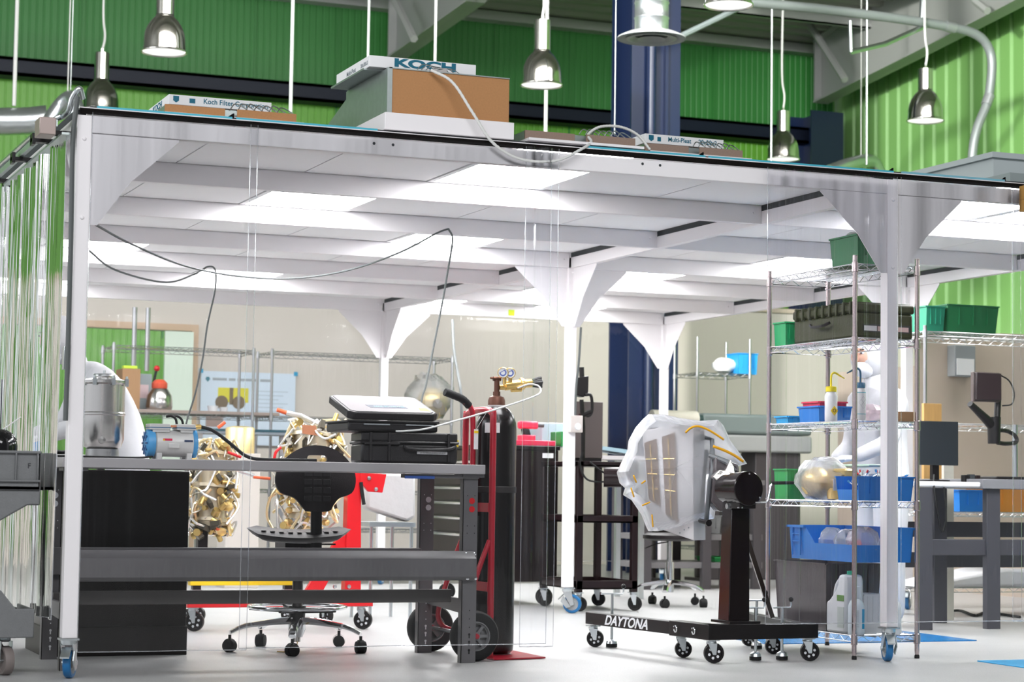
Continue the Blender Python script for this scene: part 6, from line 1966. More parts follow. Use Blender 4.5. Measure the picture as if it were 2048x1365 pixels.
# ================================================================ floor mats
MATB = mat('blue_sticky_mat', (0.01, 0.16, 0.42), 0.25)
MATC = mat('cyan_sticky_mat', (0.01, 0.36, 0.72), 0.3)
tag(obj('floor_mat', MB().box(4.0, 5.37, 1.2, 2.35, 0.0, 0.006), MATB, bevel=0.002), 'blue sticky floor mat under the wire rack inside the right bay', 'mat')
tag(obj('floor_mat', MB().box(4.51, 6.0, -1.1, -0.05, 0.0, 0.006), MATC, bevel=0.002), 'bright cyan-blue sticky mat at the lower right, outside the curtain', 'mat')

# ================================================================ grey service cart at the left
sv = thing('service_cart', 'grey structural-foam service cart cut off by the left edge', 'cart', (-0.4, 0.3, 0))
xr = -0.15
y0_, y1_ = 0.16, 0.62
mb = MB().box(-0.95, xr, y0_, y1_, 0.80, 0.82).box(-0.95, xr, y0_, y0_ + 0.012, 0.80, 0.965)
mb.box(-0.95, xr, y1_ - 0.012, y1_, 0.80, 0.965).box(xr - 0.012, xr, y0_, y1_, 0.80, 0.965)
for x in (-0.165, -0.257, -0.35, -0.44):
    mb.box(x - 0.004, x + 0.004, y0_ - 0.014, y0_, 0.84, 0.965)
mb.box(-0.95, xr, y0_ - 0.014, y0_, 0.835, 0.845).box(-0.95, xr, y0_ - 0.014, y0_, 0.958, 0.97)
obj('top_tray', mb, CARTG, sv, bevel=0.004)
text('lettering', 'F', 0.032, INKB, sv, (-0.2, y0_ - 0.0015, 0.905), (PI / 2, 0, 0), 1.0)
obj('bracket', MB().prism([(-0.36, y0_ + 0.01, 0.835), (xr + 0.004, y0_ + 0.01, 0.835), (xr + 0.004, y0_ + 0.01, 0.735), (-0.20, y0_ + 0.01, 0.735), (-0.36, y0_ + 0.01, 0.64)], (0, 0.03, 0)), CARTG, sv, bevel=0.008)
obj('column', MB().box(-0.6, -0.36, y0_ + 0.03, y1_ - 0.03, 0.18, 0.80), mat('dark_grey_column', (0.06, 0.06, 0.065), 0.5), sv, bevel=0.01)
obj('bottom_tray', MB().prism([(-0.95, y0_ + 0.02, 0.165), (xr - 0.005, y0_ + 0.02, 0.165), (xr - 0.005, y0_ + 0.02, 0.29), (-0.235, y0_ + 0.02, 0.29), (-0.30, y0_ + 0.02, 0.37), (-0.95, y0_ + 0.02, 0.37)], (0, 0.012, 0)).box(-0.95, xr - 0.005, y0_ + 0.03, y1_ - 0.02, 0.165, 0.18).box(xr - 0.017, xr - 0.005, y0_ + 0.03, y1_ - 0.02, 0.18, 0.29), CARTG, sv, bevel=0.005)
plate_caster(sv, -0.262, 0.28, 0.165, 0.063, 1.35, tyre=mat('taupe_tyre', (0.2, 0.17, 0.16), 0.6), holes=False, w=0.02)
plate_caster(sv, -0.27, 0.55, 0.165, 0.063, 1.2, tyre=mat('taupe_tyre', (0.2, 0.17, 0.16), 0.6), holes=False, w=0.02)
dm_ = thing('black_dome', 'glossy black dome-topped canister on the grey service cart', 'canister', (-0.30, 0.3, 0.82))
obj('dome_body', MB().lathe([(0.0001, 0.0), (0.085, 0), (0.085, 0.17), (0.08, 0.20), (0.062, 0.225), (0.035, 0.24), (0.0001, 0.245)], (-0.315, 0.3, 0.822), n=36), mat('gloss_black', (0.006, 0.006, 0.007), 0.08), dm_)
obj('lead', MB().tube([(-0.30, 0.3, 1.06), (-0.26, 0.3, 1.09), (-0.22, 0.3, 1.12)], 0.003, n=6), WCORD, dm_)

# ================================================================ far table at the left with bins
YT = 3.3
tb = thing('side_table', 'dark-legged table at the back left carrying blue bins, behind the folded curtain', 'table', (0.3, YT, 0))
xa, xb = at(20, 900, y=YT).x, at(255, 900, y=YT).x
zt2 = at(60, 908, y=YT).z
obj('table_top', MB().box(xa, xb, YT, YT + 0.7, zt2 - 0.03, zt2), GREYT, tb, bevel=0.003)
for x in (xa + 0.03, xb - 0.03):
    for y in (YT + 0.03, YT + 0.67):
        obj('leg', MB().box(x - 0.02, x + 0.02, y - 0.02, y + 0.02, 0, zt2 - 0.03), BLACK, tb)
kx = thing('black_cupboard', 'black cupboard under the back left table, behind the folded curtain', 'cupboard', (xa, YT, 0))
obj('body', MB().box(xa + 0.06, xb - 0.35, YT + 0.06, YT + 0.62, 0.0, zt2 - 0.035), mat('matt_black_cupboard', (0.008, 0.006, 0.006), 0.45, 0, 0.3), kx, bevel=0.004)
obj('door', MB().box(xa + 0.07, xb - 0.36, YT + 0.05, YT + 0.06, 0.05, zt2 - 0.05), mat('matt_black_cupboard', (0.008, 0.006, 0.006), 0.45), kx, bevel=0.003)
for px, w_, hh, m_, lab in ((42, 0.10, 0.09, BLUEBIN, 'blue bin left of the others on the back left table'), (66, 0.09, 0.11, mat('sky_bin', (0.03, 0.35, 0.8), 0.4), 'sky blue bin in the middle of the back left table'), (83, 0.06, 0.13, BLUEBIN, 'narrow blue bin beside the sky blue bin')):
    x = at(px, 900, y=YT + 0.1).x
    bin_('blue_bin', lab, x - w_ / 2, x + w_ / 2, YT + 0.05, YT + 0.2, zt2, hh, m_)
x = at(42, 880, y=YT + 0.12).x
tag(obj('yellow_tool', MB().cyl((x, YT + 0.12, zt2 + 0.02), (x, YT + 0.12, zt2 + 0.16), 0.018, n=10), YELLOW), 'yellow tool handle standing in the left blue bin', 'tool')
x = at(120, 880, y=YT + 0.1).x
mb = MB()
rnd = random.Random(3)
for i in range(7):
    mb.tube(catm([(x + rnd.uniform(-0.1, 0.1), YT + 0.1 + rnd.uniform(-0.05, 0.05), zt2 + 0.005 + 0.02 * rnd.random()) for _ in range(4)], 5), 0.006, n=6)
tag(obj('cable_tangle', mb, RUBBER), 'tangle of black leads on the back left table', 'cable', kind='stuff')
mn = thing('monitor', 'dark monitor at the far left behind the folded curtain', 'monitor', (0.0, YT + 0.4, zt2))
a, b = at(-30, 758, y=YT + 0.4), at(24, 850, y=YT + 0.4)
obj('screen', MB().box(a.x, b.x, YT + 0.4, YT + 0.44, b.z, a.z), mat('dark_slate_screen', (0.02, 0.025, 0.03), 0.25), mn, bevel=0.004)
obj('stand', MB().box((a.x + b.x) / 2 - 0.03, (a.x + b.x) / 2 + 0.03, YT + 0.44, YT + 0.5, zt2, b.z + 0.1).box((a.x + b.x) / 2 - 0.1, (a.x + b.x) / 2 + 0.1, YT + 0.38, YT + 0.55, zt2, zt2 + 0.012), BLACK, mn)
# ================================================================ right bay bench and equipment
YB = 2.05
xl, xr = at(1838, 960, y=YB).x, 7.2
zt3 = 0.93
rb = thing('grey_workbench', 'grey steel workbench with a white end top in the right bay, behind the vinyl', 'workbench', (6.0, YB, 0))
xm = at(1966, 960, y=YB).x
obj('white_top', MB().box(xl, xm, YB + 0.02, YB + 0.72, zt3 - 0.045, zt3 - 0.01), mat('white_laminate', (0.78, 0.77, 0.78), 0.35), rb, bevel=0.01)
obj('worktop', MB().box(xm, xr, YB, YB + 0.74, zt3 - 0.05, zt3 + 0.01), mat('mid_grey_laminate', (0.22, 0.22, 0.235), 0.45), rb, bevel=0.003)
GB = mat('blue_grey_steel', (0.06, 0.06, 0.072), 0.4)
for x in (xm + 0.05, xl + 0.02):
    for y in (YB + 0.03, YB + 0.62):
        obj('leg', MB().box(x, x + 0.1, y, y + 0.05, 0, zt3 - 0.05), GB, rb, bevel=0.003)
for (z0_, z1_, y) in ((0.56, 0.66, YB + 0.66), (0.36, 0.46, YB + 0.66), (0.46, 0.56, YB + 0.05)):
    obj('stringer', MB().box(xl + 0.05, xr, y, y + 0.03, z0_, z1_), GB, rb, bevel=0.004)
mo = thing('monitor', 'black desktop monitor on the white end of the right-hand bench', 'monitor', (xl + 0.2, YB + 0.3, zt3))
a, b = at(1840, 842, y=YB + 0.3), at(1917, 932, y=YB + 0.3)
obj('screen', MB().box(a.x, b.x, YB + 0.3, YB + 0.34, b.z, a.z), mat('dark_slate_screen', (0.02, 0.025, 0.03), 0.25), mo, bevel=0.004)
obj('stand', MB().box((a.x + b.x) / 2 - 0.025, (a.x + b.x) / 2 + 0.025, YB + 0.34, YB + 0.37, zt3 - 0.008, b.z + 0.1).lathe([(0.0001, 0), (0.1, 0), (0.1, 0.01), (0.0001, 0.014)], ((a.x + b.x) / 2, YB + 0.36, zt3 - 0.009), n=24), BLACK, mo)
# inspection microscope with screen
yy = YB + 0.3
ms = thing('inspection_microscope', 'black inspection microscope with a square screen on the right-hand bench', 'microscope', (at(1985, 940, y=yy).x, yy, zt3))
a, b = at(1948, 746, y=yy), at(1998, 802, y=yy)
obj('screen', MB().box(a.x, b.x, yy - 0.03, yy + 0.0, b.z, a.z), mat('dark_maroon_screen', (0.03, 0.018, 0.02), 0.35), ms, bevel=0.004)
obj('screen_frame', MB().box(a.x - 0.006, b.x + 0.006, yy - 0.002, yy + 0.03, b.z - 0.01, a.z + 0.006), mat('taupe_frame', (0.13, 0.1, 0.095), 0.4), ms, bevel=0.003)
mb = MB().tube([at(1940, 808, y=yy - 0.05), at(1968, 835, y=yy), at(1985, 852, y=yy + 0.02)], [0.02, 0.028, 0.035], n=14)
mb.tube([at(1996, 800, y=yy + 0.04), at(1994, 835, y=yy + 0.03)], 0.022, n=10)
mb.tube([at(1988, 835, y=yy + 0.02), at(1988, 888, y=yy + 0.02)], [0.045, 0.04], n=16)
obj('optical_head', mb, PLBLK, ms)
obj('focus_arm', MB().tube(catm([at(1988, 862, y=yy + 0.04), at(2012, 862, y=yy + 0.08), at(2030, 872, y=yy + 0.1), at(2032, 885, y=yy + 0.1), at(2012, 888, y=yy + 0.06), at(1995, 886, y=yy + 0.04)], 5), 0.014, n=10), PLBLK, ms)
obj('column', MB().cyl((at(2030, 940, y=yy + 0.12).x, yy + 0.12, zt3 + 0.012), (at(2030, 940, y=yy + 0.12).x, yy + 0.12, at(2030, 850, y=yy + 0.12).z), 0.018, n=12), ZINC, ms)
obj('base', MB().box(at(1975, 950, y=yy).x, at(2046, 950, y=yy).x, yy - 0.1, yy + 0.2, zt3 + 0.0105, zt3 + 0.03), PLBLK, ms, bevel=0.005)
obj('lead', MB().tube(catm([at(1999, 750, y=yy), at(2018, 762, y=yy), at(2028, 785, y=yy), at(2024, 808, y=yy), at(2005, 812, y=yy)], 6), 0.005, n=6), RUBBER, ms)
# small things on the bench
for i, (px, hh, m_, nm, lab) in enumerate(((1930, 0.045, BLACK, 'plug_block', 'black plug block on the white bench end'), (1942, 0.05, DARKG, 'small_jar', 'dark jar next to the plug block'), (1953, 0.045, CM, 'small_block', 'maroon block at the edge of the grey worktop'))):
    x = at(px, 950, y=YB + 0.2).x
    tag(obj(nm, MB().box(x - 0.018, x + 0.018, YB + 0.18, YB + 0.22, zt3 - 0.009, zt3 - 0.01 + hh), m_, bevel=0.003), lab, 'bench item')
tag(obj('monitor_cable', MB().tube(catm([at(1868, 950, y=YB + 0.1), at(1868, 975, y=YB + 0.02), at(1874, 1020, y=YB), at(1884, 1065, y=YB), at(1892, 1030, y=YB), at(1888, 975, y=YB + 0.02)], 6), 0.006, n=6), RUBBER), 'looped black cable hanging below the white bench end', 'cable')
tag(obj('floor_cable', MB().tube(catm([at(1845, 1230, z=0.01), at(1885, 1225, z=0.01), at(1920, 1222, z=0.01), at(1950, 1232, z=0.01), at(1975, 1226, z=0.01), at(2040, 1235, z=0.01)], 6), 0.01, n=6), RUBBER), 'black cable snaking on the floor under the right bench', 'cable')
x = at(1848, 1060, y=YB + 0.9).x
tag(obj('wood_board', MB().box(x, x + 0.14, YB + 0.9, YB + 0.93, 0, 1.45), WOODC, bevel=0.002), 'tall orange wooden board leaning behind the right-hand bench', 'board')
tag(obj('cream_board', MB().box(x + 0.17, x + 0.25, YB + 0.92, YB + 0.95, 0, 1.2), CREAM, bevel=0.002), 'narrow cream board beside the orange wooden board', 'board')
# wire rack behind, with green totes
XW0, XW1, YW0, YW1 = 6.0, 7.9, 3.2, 3.75
xk = at(1850, 670, y=YW0).x
wire_rack('long wire rack at the back of the right bay carrying dark green totes', xk, XW1 + 0.6, YW0, YW1, (1.96, 1.33, 0.72, 0.2), 2.0, mat('dull_chrome', (0.5, 0.5, 0.52), 0.3, 0.9), fine=False)
x0 = at(1888, 655, y=YW0 + 0.1).x
bin_('green_tote', 'large dark green tote on top of the long wire rack in the right bay', x0, x0 + 0.42, YW0 + 0.05, YW0 + 0.5, 1.963, 0.20, DGRNBIN, cat='tote')
x1_ = at(1858, 655, y=YW0 + 0.1).x
bin_('green_tote', 'smaller teal-green tote left of the large one on the long wire rack', x1_ - 0.05, x1_ + 0.1, YW0 + 0.05, YW0 + 0.45, 1.963, 0.18, mat('teal_green_tote', (0.02, 0.25, 0.15), 0.4), cat='tote')
a = at(2003, 720, y=YW0 + 0.3)
ct = thing('control_box', 'grey control box with a white label hanging on the tan panel', 'box', tuple(a))
obj('housing', MB().box(a.x - 0.09, a.x + 0.09, YW1 + 0.2, YW1 + 0.3, a.z - 0.1, a.z + 0.13), mat('grey_box', (0.3, 0.32, 0.33), 0.5), ct, bevel=0.004)
obj('label', MB().box(a.x - 0.075, a.x + 0.075, YW1 + 0.195, YW1 + 0.2, a.z - 0.09, a.z + 0.03), WHITEP, ct)
struct('wall_right_inner', MB().box(at(1838, 900, y=YW1 + 0.3).x, 9.2, YW1 + 0.3, YW1 + 0.36, 0.35, 2.05), TAN)
for i, (px, hh, m_, lab) in enumerate(((2010, 0.22, mat('orange_crate', (0.6, 0.24, 0.03), 0.5), 'orange crate on the lower shelf of the long wire rack'), (1940, 0.2, BLUEBIN, 'dark blue bin on the lower shelf of the long wire rack'))):
    x = at(px, 1060, y=YW0 + 0.1).x
    bin_('crate', lab, x - 0.12, x + 0.2, YW0 + 0.05, YW0 + 0.4, 0.724, hh - 0.05, m_, cat='crate')
x = at(1935, 1180, y=YW0 + 0.05).x
tag(obj('folded_sheet', MB().prism([(x - 0.4, YW0 + 0.02, 0.205), (x + 1.2, YW0 + 0.02, 0.205), (x + 1.1, YW0 + 0.02, 0.30), (x + 0.3, YW0 + 0.02, 0.33), (x - 0.1, YW0 + 0.02, 0.27)], (0, 0.45, 0)), mat('white_sheet', (0.78, 0.78, 0.8), 0.6, bump=0.5, bscale=6), bevel=0.02), 'white folded plastic sheet on the bottom shelf of the long wire rack', 'sheet')

# ================================================================ far side: long shelves, poster, machines
RKM = mat('dull_chrome', (0.5, 0.5, 0.52), 0.3, 0.9)
YF = 9.2
xa, xb = at(228, 690, y=YF).x, at(508, 700, y=YF).x
xc, xd = at(545, 700, y=YF).x, at(905, 712, y=YF).x
zsf = (2.045, 1.46, 0.8, 0.45)
ra = wire_rack('long wire rack in front of the beige wall, left one of the far pair', xa, xb, YF, YF + 0.5, zsf, 2.07, RKM, fine=False)
rbk = wire_rack('long wire rack in front of the beige wall, right one of the far pair', xc, xd, YF, YF + 0.5, zsf, 2.07, RKM, fine=False)
rc_ = wire_rack('tall wire rack near the big navy column, right of the wrapped box', at(1395, 720, y=YF).x, at(1500, 720, y=YF).x, YF, YF + 0.5, (2.0, 1.55, 0.9, 0.3), 2.35, RKM, fine=False)
tag(obj('shelf_board', MB().box(xa + 0.02, xb + 0.25, YF + 0.0, YF + 0.45, 1.463, 1.49), mat('dusty_brown_board', (0.42, 0.34, 0.3), 0.8)), 'brown board laid on the left far wire rack', 'board')
# table between the racks with pale top
tb2 = thing('far_table', 'long pale table with a petrol edge in front of the far racks', 'table', (3.0, 8.6, 0))
x0, x1 = at(395, 855, y=8.6).x, at(600, 855, y=8.6).x
zz = at(500, 862, y=8.6).z
obj('table_top', MB().box(x0, x1, 8.6, 9.1, zz - 0.03, zz), mat('pale_blue_laminate', (0.6, 0.68, 0.75), 0.4), tb2)
obj('table_edge', MB().box(x0, x1, 8.59, 8.6, zz - 0.01, zz + 0.012), mat('petrol_edge', (0.05, 0.18, 0.24), 0.5), tb2)
for x in (x0 + 0.03, x1 - 0.03):
    for y in (8.63, 9.07):
        obj('leg', MB().box(x - 0.02, x + 0.02, y - 0.02, y + 0.02, 0, zz - 0.03), RKM, tb2)
# things on the far left rack
x = at(320, 830, y=YF + 0.1).x
fl = thing('vacuum_flask', 'silver flask with a red lid on the far left wire rack', 'flask', (x, YF + 0.15, 1.49))
obj('flask_body', MB().lathe([(0.0001, 0), (0.11, 0), (0.12, 0.03), (0.11, 0.13), (0.07, 0.19), (0.0001, 0.2)], (x, YF + 0.15, 1.491), n=28), STEEL, fl)
obj('flask_lid', MB().lathe([(0.06, 0.18), (0.07, 0.2), (0.07, 0.24), (0.04, 0.27), (0.0001, 0.275)], (x, YF + 0.15, 1.491), n=24), mat('red_orange_lid', (0.7, 0.1, 0.05), 0.4), fl)
x = at(287, 830, y=YF + 0.2).x
gbx = thing('electrical_cabinet', 'grey electrical box with pipes rising from it, left of the red-lidded flask', 'cabinet', (x, YF + 0.35, 1.49))
obj('box_body', MB().box(x - 0.09, x + 0.09, YF + 0.3, YF + 0.45, 1.491, at(285, 748, y=YF + 0.3).z), mat('dull_blue_grey', (0.3, 0.36, 0.38), 0.5), gbx, bevel=0.006)
obj('label', MB().box(x - 0.06, x + 0.06, YF + 0.297, YF + 0.3, 1.6, 1.72), mat('pinkish_label', (0.7, 0.55, 0.58), 0.7), gbx)
for s_ in (-0.06, 0.06):
    obj('riser_pipe', MB().cyl((x + s_, YF + 0.4, 1.85), (x + s_, YF + 0.4, 2.42), 0.022, n=10), RKM, gbx)
obj('red_lever', MB().tube([(x + 0.1, YF + 0.32, 1.7), (x + 0.13, YF + 0.32, 1.85)], 0.012, n=8), BLACK, gbx)
obj('red_knob', MB().sph((x + 0.135, YF + 0.32, 1.87), 0.028, 10), REDS, gbx)
x = at(254, 830, y=YF + 0.2).x
tag(obj('brown_carton', MB().box(x - 0.07, x + 0.09, YF + 0.1, YF + 0.4, 1.491, 1.85), CARDB, bevel=0.003), 'brown carton left of the grey electrical box on the far rack', 'carton')
tag(obj('lime_note', MB().box(x - 0.06, x + 0.06, YF + 0.1, YF + 0.18, 1.852, 1.875), mat('lime', (0.6, 0.85, 0.05), 0.6)), 'lime green pad on top of the brown carton', 'pad')
for i, (px, r_, hh, lab) in enumerate(((425, 0.05, 0.05, 'white cup'), (447, 0.04, 0.04, 'white cup'),)):
    x = at(px, 830, y=YF + 0.1).x
    tag(obj('white_cup', MB().lathe([(0.0001, 0), (r_ * 0.8, 0), (r_, hh), (r_ * 0.9, hh), (r_ * 0.7, 0.006), (0.0001, 0.006)], (x, YF + 0.1, 1.491), n=16), WPLAST), 'small white dish below the poster, on the far left rack', 'dish', group='dishes below the poster')
x = at(480, 880, y=7.75).x
zk = at(480, 893, y=7.75).z - 0.06
ped = thing('pedestal', 'beige pedestal carrying the pale gold canister in front of the long pale table', 'pedestal', (x, 7.75, 0))
obj('pedestal_body', MB().box(x - 0.14, x + 0.14, 7.61, 7.89, 0, zk - 0.001), mat('beige_pedestal', (0.5, 0.46, 0.42), 0.6), ped, bevel=0.005)
gz = thing('gold_canister', 'pale gold cylindrical canister on a beige pedestal behind the vacuum hose', 'canister', (x, 7.75, zk))
obj('body', MB().lathe([(0.0001, 0), (0.12, 0), (0.12, 0.20), (0.11, 0.215), (0.05, 0.225), (0.0001, 0.225)], (x, 7.75, zk), n=32), mat('pale_gold', (0.85, 0.66, 0.32), 0.35, 0.6), gz)
obj('plinth', MB().box(x - 0.14, x + 0.14, 8.3, 8.58, zz - 0.3, zz - 0.25), WPLAST, gz) if False else None
x = at(868, 800, y=YF + 0.2).x
a = at(868, 785, y=YF + 0.2)
gt = thing('bagged_gold_tank', 'round gold tank in a clear bag on the far right wire rack', 'tank', (a.x, YF + 0.25, 1.464))
obj('tank', MB().sph((a.x, YF + 0.25, 1.464 + 0.16), 0.155, 26, (1, 0.8, 1)), mat('pale_gold', (0.85, 0.66, 0.32), 0.35, 0.6), gt)
obj('port', MB().lathe([(0.05, 0), (0.045, 0.03), (0.0001, 0.03)], (a.x, YF + 0.12, 1.62), (0, -1, 0), 20), STEEL, gt)
obj('bag', MB().sph((a.x - 0.03, YF + 0.25, 1.685), 0.215, 22, (1.05, 0.8, 1.0), jit=0.35, seed=33), BAG, gt)
a = at(1290, 800, y=YF)
# loose parts on the far right rack
rnd = random.Random(77)
for i in range(5):
    x = at(940 + 32 * i, 815, y=YF + 0.0).x
    if x > xd - 0.1:
        pass
    tag(obj('small_carton', MB().box(x - 0.06, x + 0.06, YF + 0.6, YF + 0.75, 1.2, 1.26), WPLAST), 'x', 'x') if False else None
# poster on the beige wall
YP = 12.46
a, b = at(402, 742, y=YP), at(588, 893, y=YP)
po = thing('wall_poster', 'pale blue poster with a yellow vehicle picture taped to the beige wall', 'poster', ((a.x + b.x) / 2, YP, a.z))
sh = obj('sheet', MB().box(a.x, b.x, YP - 0.01, YP - 0.004, b.z, a.z), mat('pale_blue_paper', (0.55, 0.64, 0.74), 0.7), po)
PW_, PH_ = b.x - a.x, a.z - b.z
pr_ = lambda u, v: (a.x + PW_ * u, a.z - PH_ * v)
u0 = pr_(0.18, 0.18)
mb = MB()
v_ = lambda u, v, d=0.0: (pr_(u, v)[0], YP - 0.012 - d, pr_(u, v)[1])
mb.prism([v_(0.18, 0.22), v_(0.50, 0.22), v_(0.50, 0.42), v_(0.18, 0.42)], (0, 0.001, 0))
obj('yellow_picture', mb, mat('yellow_print', (0.6, 0.55, 0.05), 0.7), sh)
mb = MB()
for u in (0.22, 0.40):
    mb.lathe([(0.0001, 0), (0.07, 0)], v_(u, 0.42, 0.002), (0, -1, 0), 16)
mb.prism([v_(0.30, 0.22, 0.002), v_(0.34, 0.22, 0.002), v_(0.34, 0.45, 0.002), v_(0.30, 0.45, 0.002)], (0, 0.001, 0))
obj('dark_wheels', mb, mat('brown_print', (0.16, 0.12, 0.08), 0.7), sh)
obj('small_picture', MB().prism([v_(0.06, 0.55), v_(0.24, 0.55), v_(0.24, 0.76), v_(0.06, 0.76)], (0, 0.001, 0)), mat('brown_teal_print', (0.3, 0.22, 0.2), 0.7), sh)
obj('small_picture_sky', MB().prism([v_(0.06, 0.55, 0.001), v_(0.24, 0.55, 0.001), v_(0.24, 0.60, 0.001), v_(0.06, 0.60, 0.001)], (0, 0.001, 0)), mat('teal_print', (0.2, 0.5, 0.5), 0.7), sh)
mb = MB()
for a_, b_ in ((0.12, 0.27), (0.29, 0.36), (0.38, 0.60), (0.62, 0.76)):
    mb.prism([v_(a_, 0.09), v_(b_, 0.09), v_(b_, 0.125), v_(a_, 0.125)], (0, 0.001, 0))
obj('title_print', mb, INKG, sh)
obj('emblem', MB().prism([v_(0.055, 0.08), v_(0.085, 0.08), v_(0.095, 0.11), v_(0.07, 0.15), v_(0.045, 0.11)], (0, 0.001, 0)), mat('petrol_edge', (0.05, 0.18, 0.24), 0.5), sh)
mb = MB()
for i in range(8):
    mb.prism([v_(0.58, 0.25 + 0.055 * i), v_(0.92 - 0.05 * (i % 3), 0.25 + 0.055 * i), v_(0.92 - 0.05 * (i % 3), 0.262 + 0.055 * i), v_(0.58, 0.262 + 0.055 * i)], (0, 0.001, 0))
obj('text_lines', mb, mat('faint_ink', (0.4, 0.47, 0.55), 0.7), sh)
for u in (0.0, 1.0):
    p = v_(u, -0.0)
    obj('tape_tab', MB().box(p[0] - 0.022, p[0] + 0.022, YP - 0.013, YP - 0.0105, p[2] - 0.022, p[2] + 0.022), mat('blue_tape', (0.02, 0.28, 0.5), 0.6), po)
# pale poster further right, machine and film roll beyond the column
YM = 8.7
a, b = at(1405, 828, y=YM), at(1522, 868, y=YM)
mc = thing('grey_machine', 'long grey-green machine on a dark stand, behind the wrapped box', 'machine', (a.x, YM, 0))
obj('upper_casing', MB().box(a.x, a.x + 1.2, YM, YM + 0.4, 1.39, at(1460, 828, y=YM).z), mat('grey_green_casing', (0.2, 0.25, 0.25), 0.4), mc, bevel=0.03)
obj('lower_casing', MB().box(a.x - 0.1, a.x + 1.2, YM, YM + 0.4, 1.22, 1.385), mat('pale_casing', (0.36, 0.38, 0.38), 0.4), mc, bevel=0.02)
obj('stand', MB().box(a.x + 0.1, a.x + 0.3, YM + 0.05, YM + 0.35, 0, 1.22).box(a.x + 0.6, a.x + 1.1, YM + 0.05, YM + 0.35, 0, 1.22), mat('dark_stand', (0.05, 0.045, 0.05), 0.5), mc, bevel=0.01)
a = at(1322, 826, y=YM - 0.3); b = at(1412, 826, y=YM - 0.3)
rl_ = thing('film_roll', 'thick cream roll of plastic film left of the grey-green machine', 'roll', tuple(a))
obj('roll', MB().tube([(a.x, YM - 0.1, 1.52), (b.x, YM - 0.1, 1.52)], 0.075, n=28), CREAM, rl_)
obj('core', MB().tube([(b.x, YM - 0.1, 1.52), (b.x + 0.06, YM - 0.1, 1.52)], 0.04, n=20), mat('dark_green_core', (0.02, 0.06, 0.06), 0.5), rl_)
obj('roll_stand', MB().box(a.x + 0.02, a.x + 0.05, YM - 0.12, YM - 0.08, 0, 1.5).box(b.x + 0.01, b.x + 0.04, YM - 0.12, YM - 0.08, 0, 1.5).box(a.x, a.x + 0.07, YM - 0.3, YM + 0.1, 0, 0.03).box(b.x - 0.01, b.x + 0.06, YM - 0.3, YM + 0.1, 0, 0.03), BLACK, rl_)
YD = 7.0
db = thing('dark_workbench', 'dark grey bench with deep shelves behind the second stool', 'workbench', (6.5, YD, 0))
x0, x1 = at(1285, 1000, y=YD).x, at(1530, 1000, y=YD).x
obj('worktop', MB().box(x0, x1, YD, YD + 0.7, 0.9, 0.94), GREYM, db, bevel=0.003)
for z in (0.18, 0.42):
    obj('shelf', MB().box(x0 + 0.05, x1, YD + 0.04, YD + 0.66, z, z + 0.05), GREYM, db, bevel=0.003)
for x in (x0 + 0.02, (x0 + x1) / 2, x1 - 0.1):
    for y in (YD + 0.02, YD + 0.6):
        obj('leg', MB().box(x, x + 0.08, y, y + 0.06, 0, 0.9), mat('dark_stand', (0.05, 0.045, 0.05), 0.5), db)
for px, w_, hh, m_, nm, lab in ((1340, 0.3, 0.2, BLACK, 'black_crate', 'black crate on the dark bench shelf behind the second stool'), (1460, 0.3, 0.04, GRNBIN, 'green_tray', 'flat green tray under the dark bench'), (1420, 0.22, 0.16, CARTG, 'grey_crate', 'grey crate on the dark bench shelf near the black upright')):
    x = at(px, 1100, y=YD + 0.1).x
    bin_(nm, lab, x - w_ / 2, x + w_ / 2, YD + 0.1, YD + 0.45, 0.472 if nm != 'green_tray' else 0.232, hh, m_, cat='crate')
lt = thing('laptop_stand', 'blue-grey slanted board on the dark table left of the wrapped box', 'board', (5.3, 6.0, 0.94))
# table left of the wrapped box with pale top
x0, x1 = at(1200, 900, y=5.6).x, at(1262, 900, y=5.6).x
obj('board', MB().prism([at(1205, 893, y=5.6), at(1262, 901, y=5.6), at(1262, 909, y=5.6), at(1205, 900, y=5.6)], (0, 0.3, 0)), mat('blue_grey_board', (0.25, 0.36, 0.42), 0.5), lt)
zz2 = at(1230, 912, y=5.6).z
obj('table_top', MB().box(x0 - 0.1, x1 + 0.15, 5.58, 6.1, zz2 - 0.03, zz2), GREYT, lt)
for x in (x0, x1 + 0.1):
    for y in (5.62, 6.05):
        obj('leg', MB().box(x - 0.02, x + 0.02, y - 0.02, y + 0.02, 0, zz2 - 0.03), ZINC, lt)
# blue bin and white bag on the tall rack by the column
x = at(1503, 700, y=YF).x
bin_('blue_bin', 'sky blue bin on the top shelf of the tall far rack, beside the bay curtain', x - 0.12, x + 0.1, YF + 0.05, YF + 0.3, 2.003, 0.21, mat('sky_bin', (0.03, 0.35, 0.8), 0.4))
x = at(1468, 700, y=YF).x
tag(obj('white_bag', MB().sph((x, YF + 0.2, 2.09), 0.1, 14, (1.2, 1, 0.8), jit=0.25, seed=51), mat('white_film_bag', (0.8, 0.82, 0.82), 0.4, bump=0.6, bscale=10)), 'crumpled white bag left of the sky blue bin on the tall far rack', 'bag')


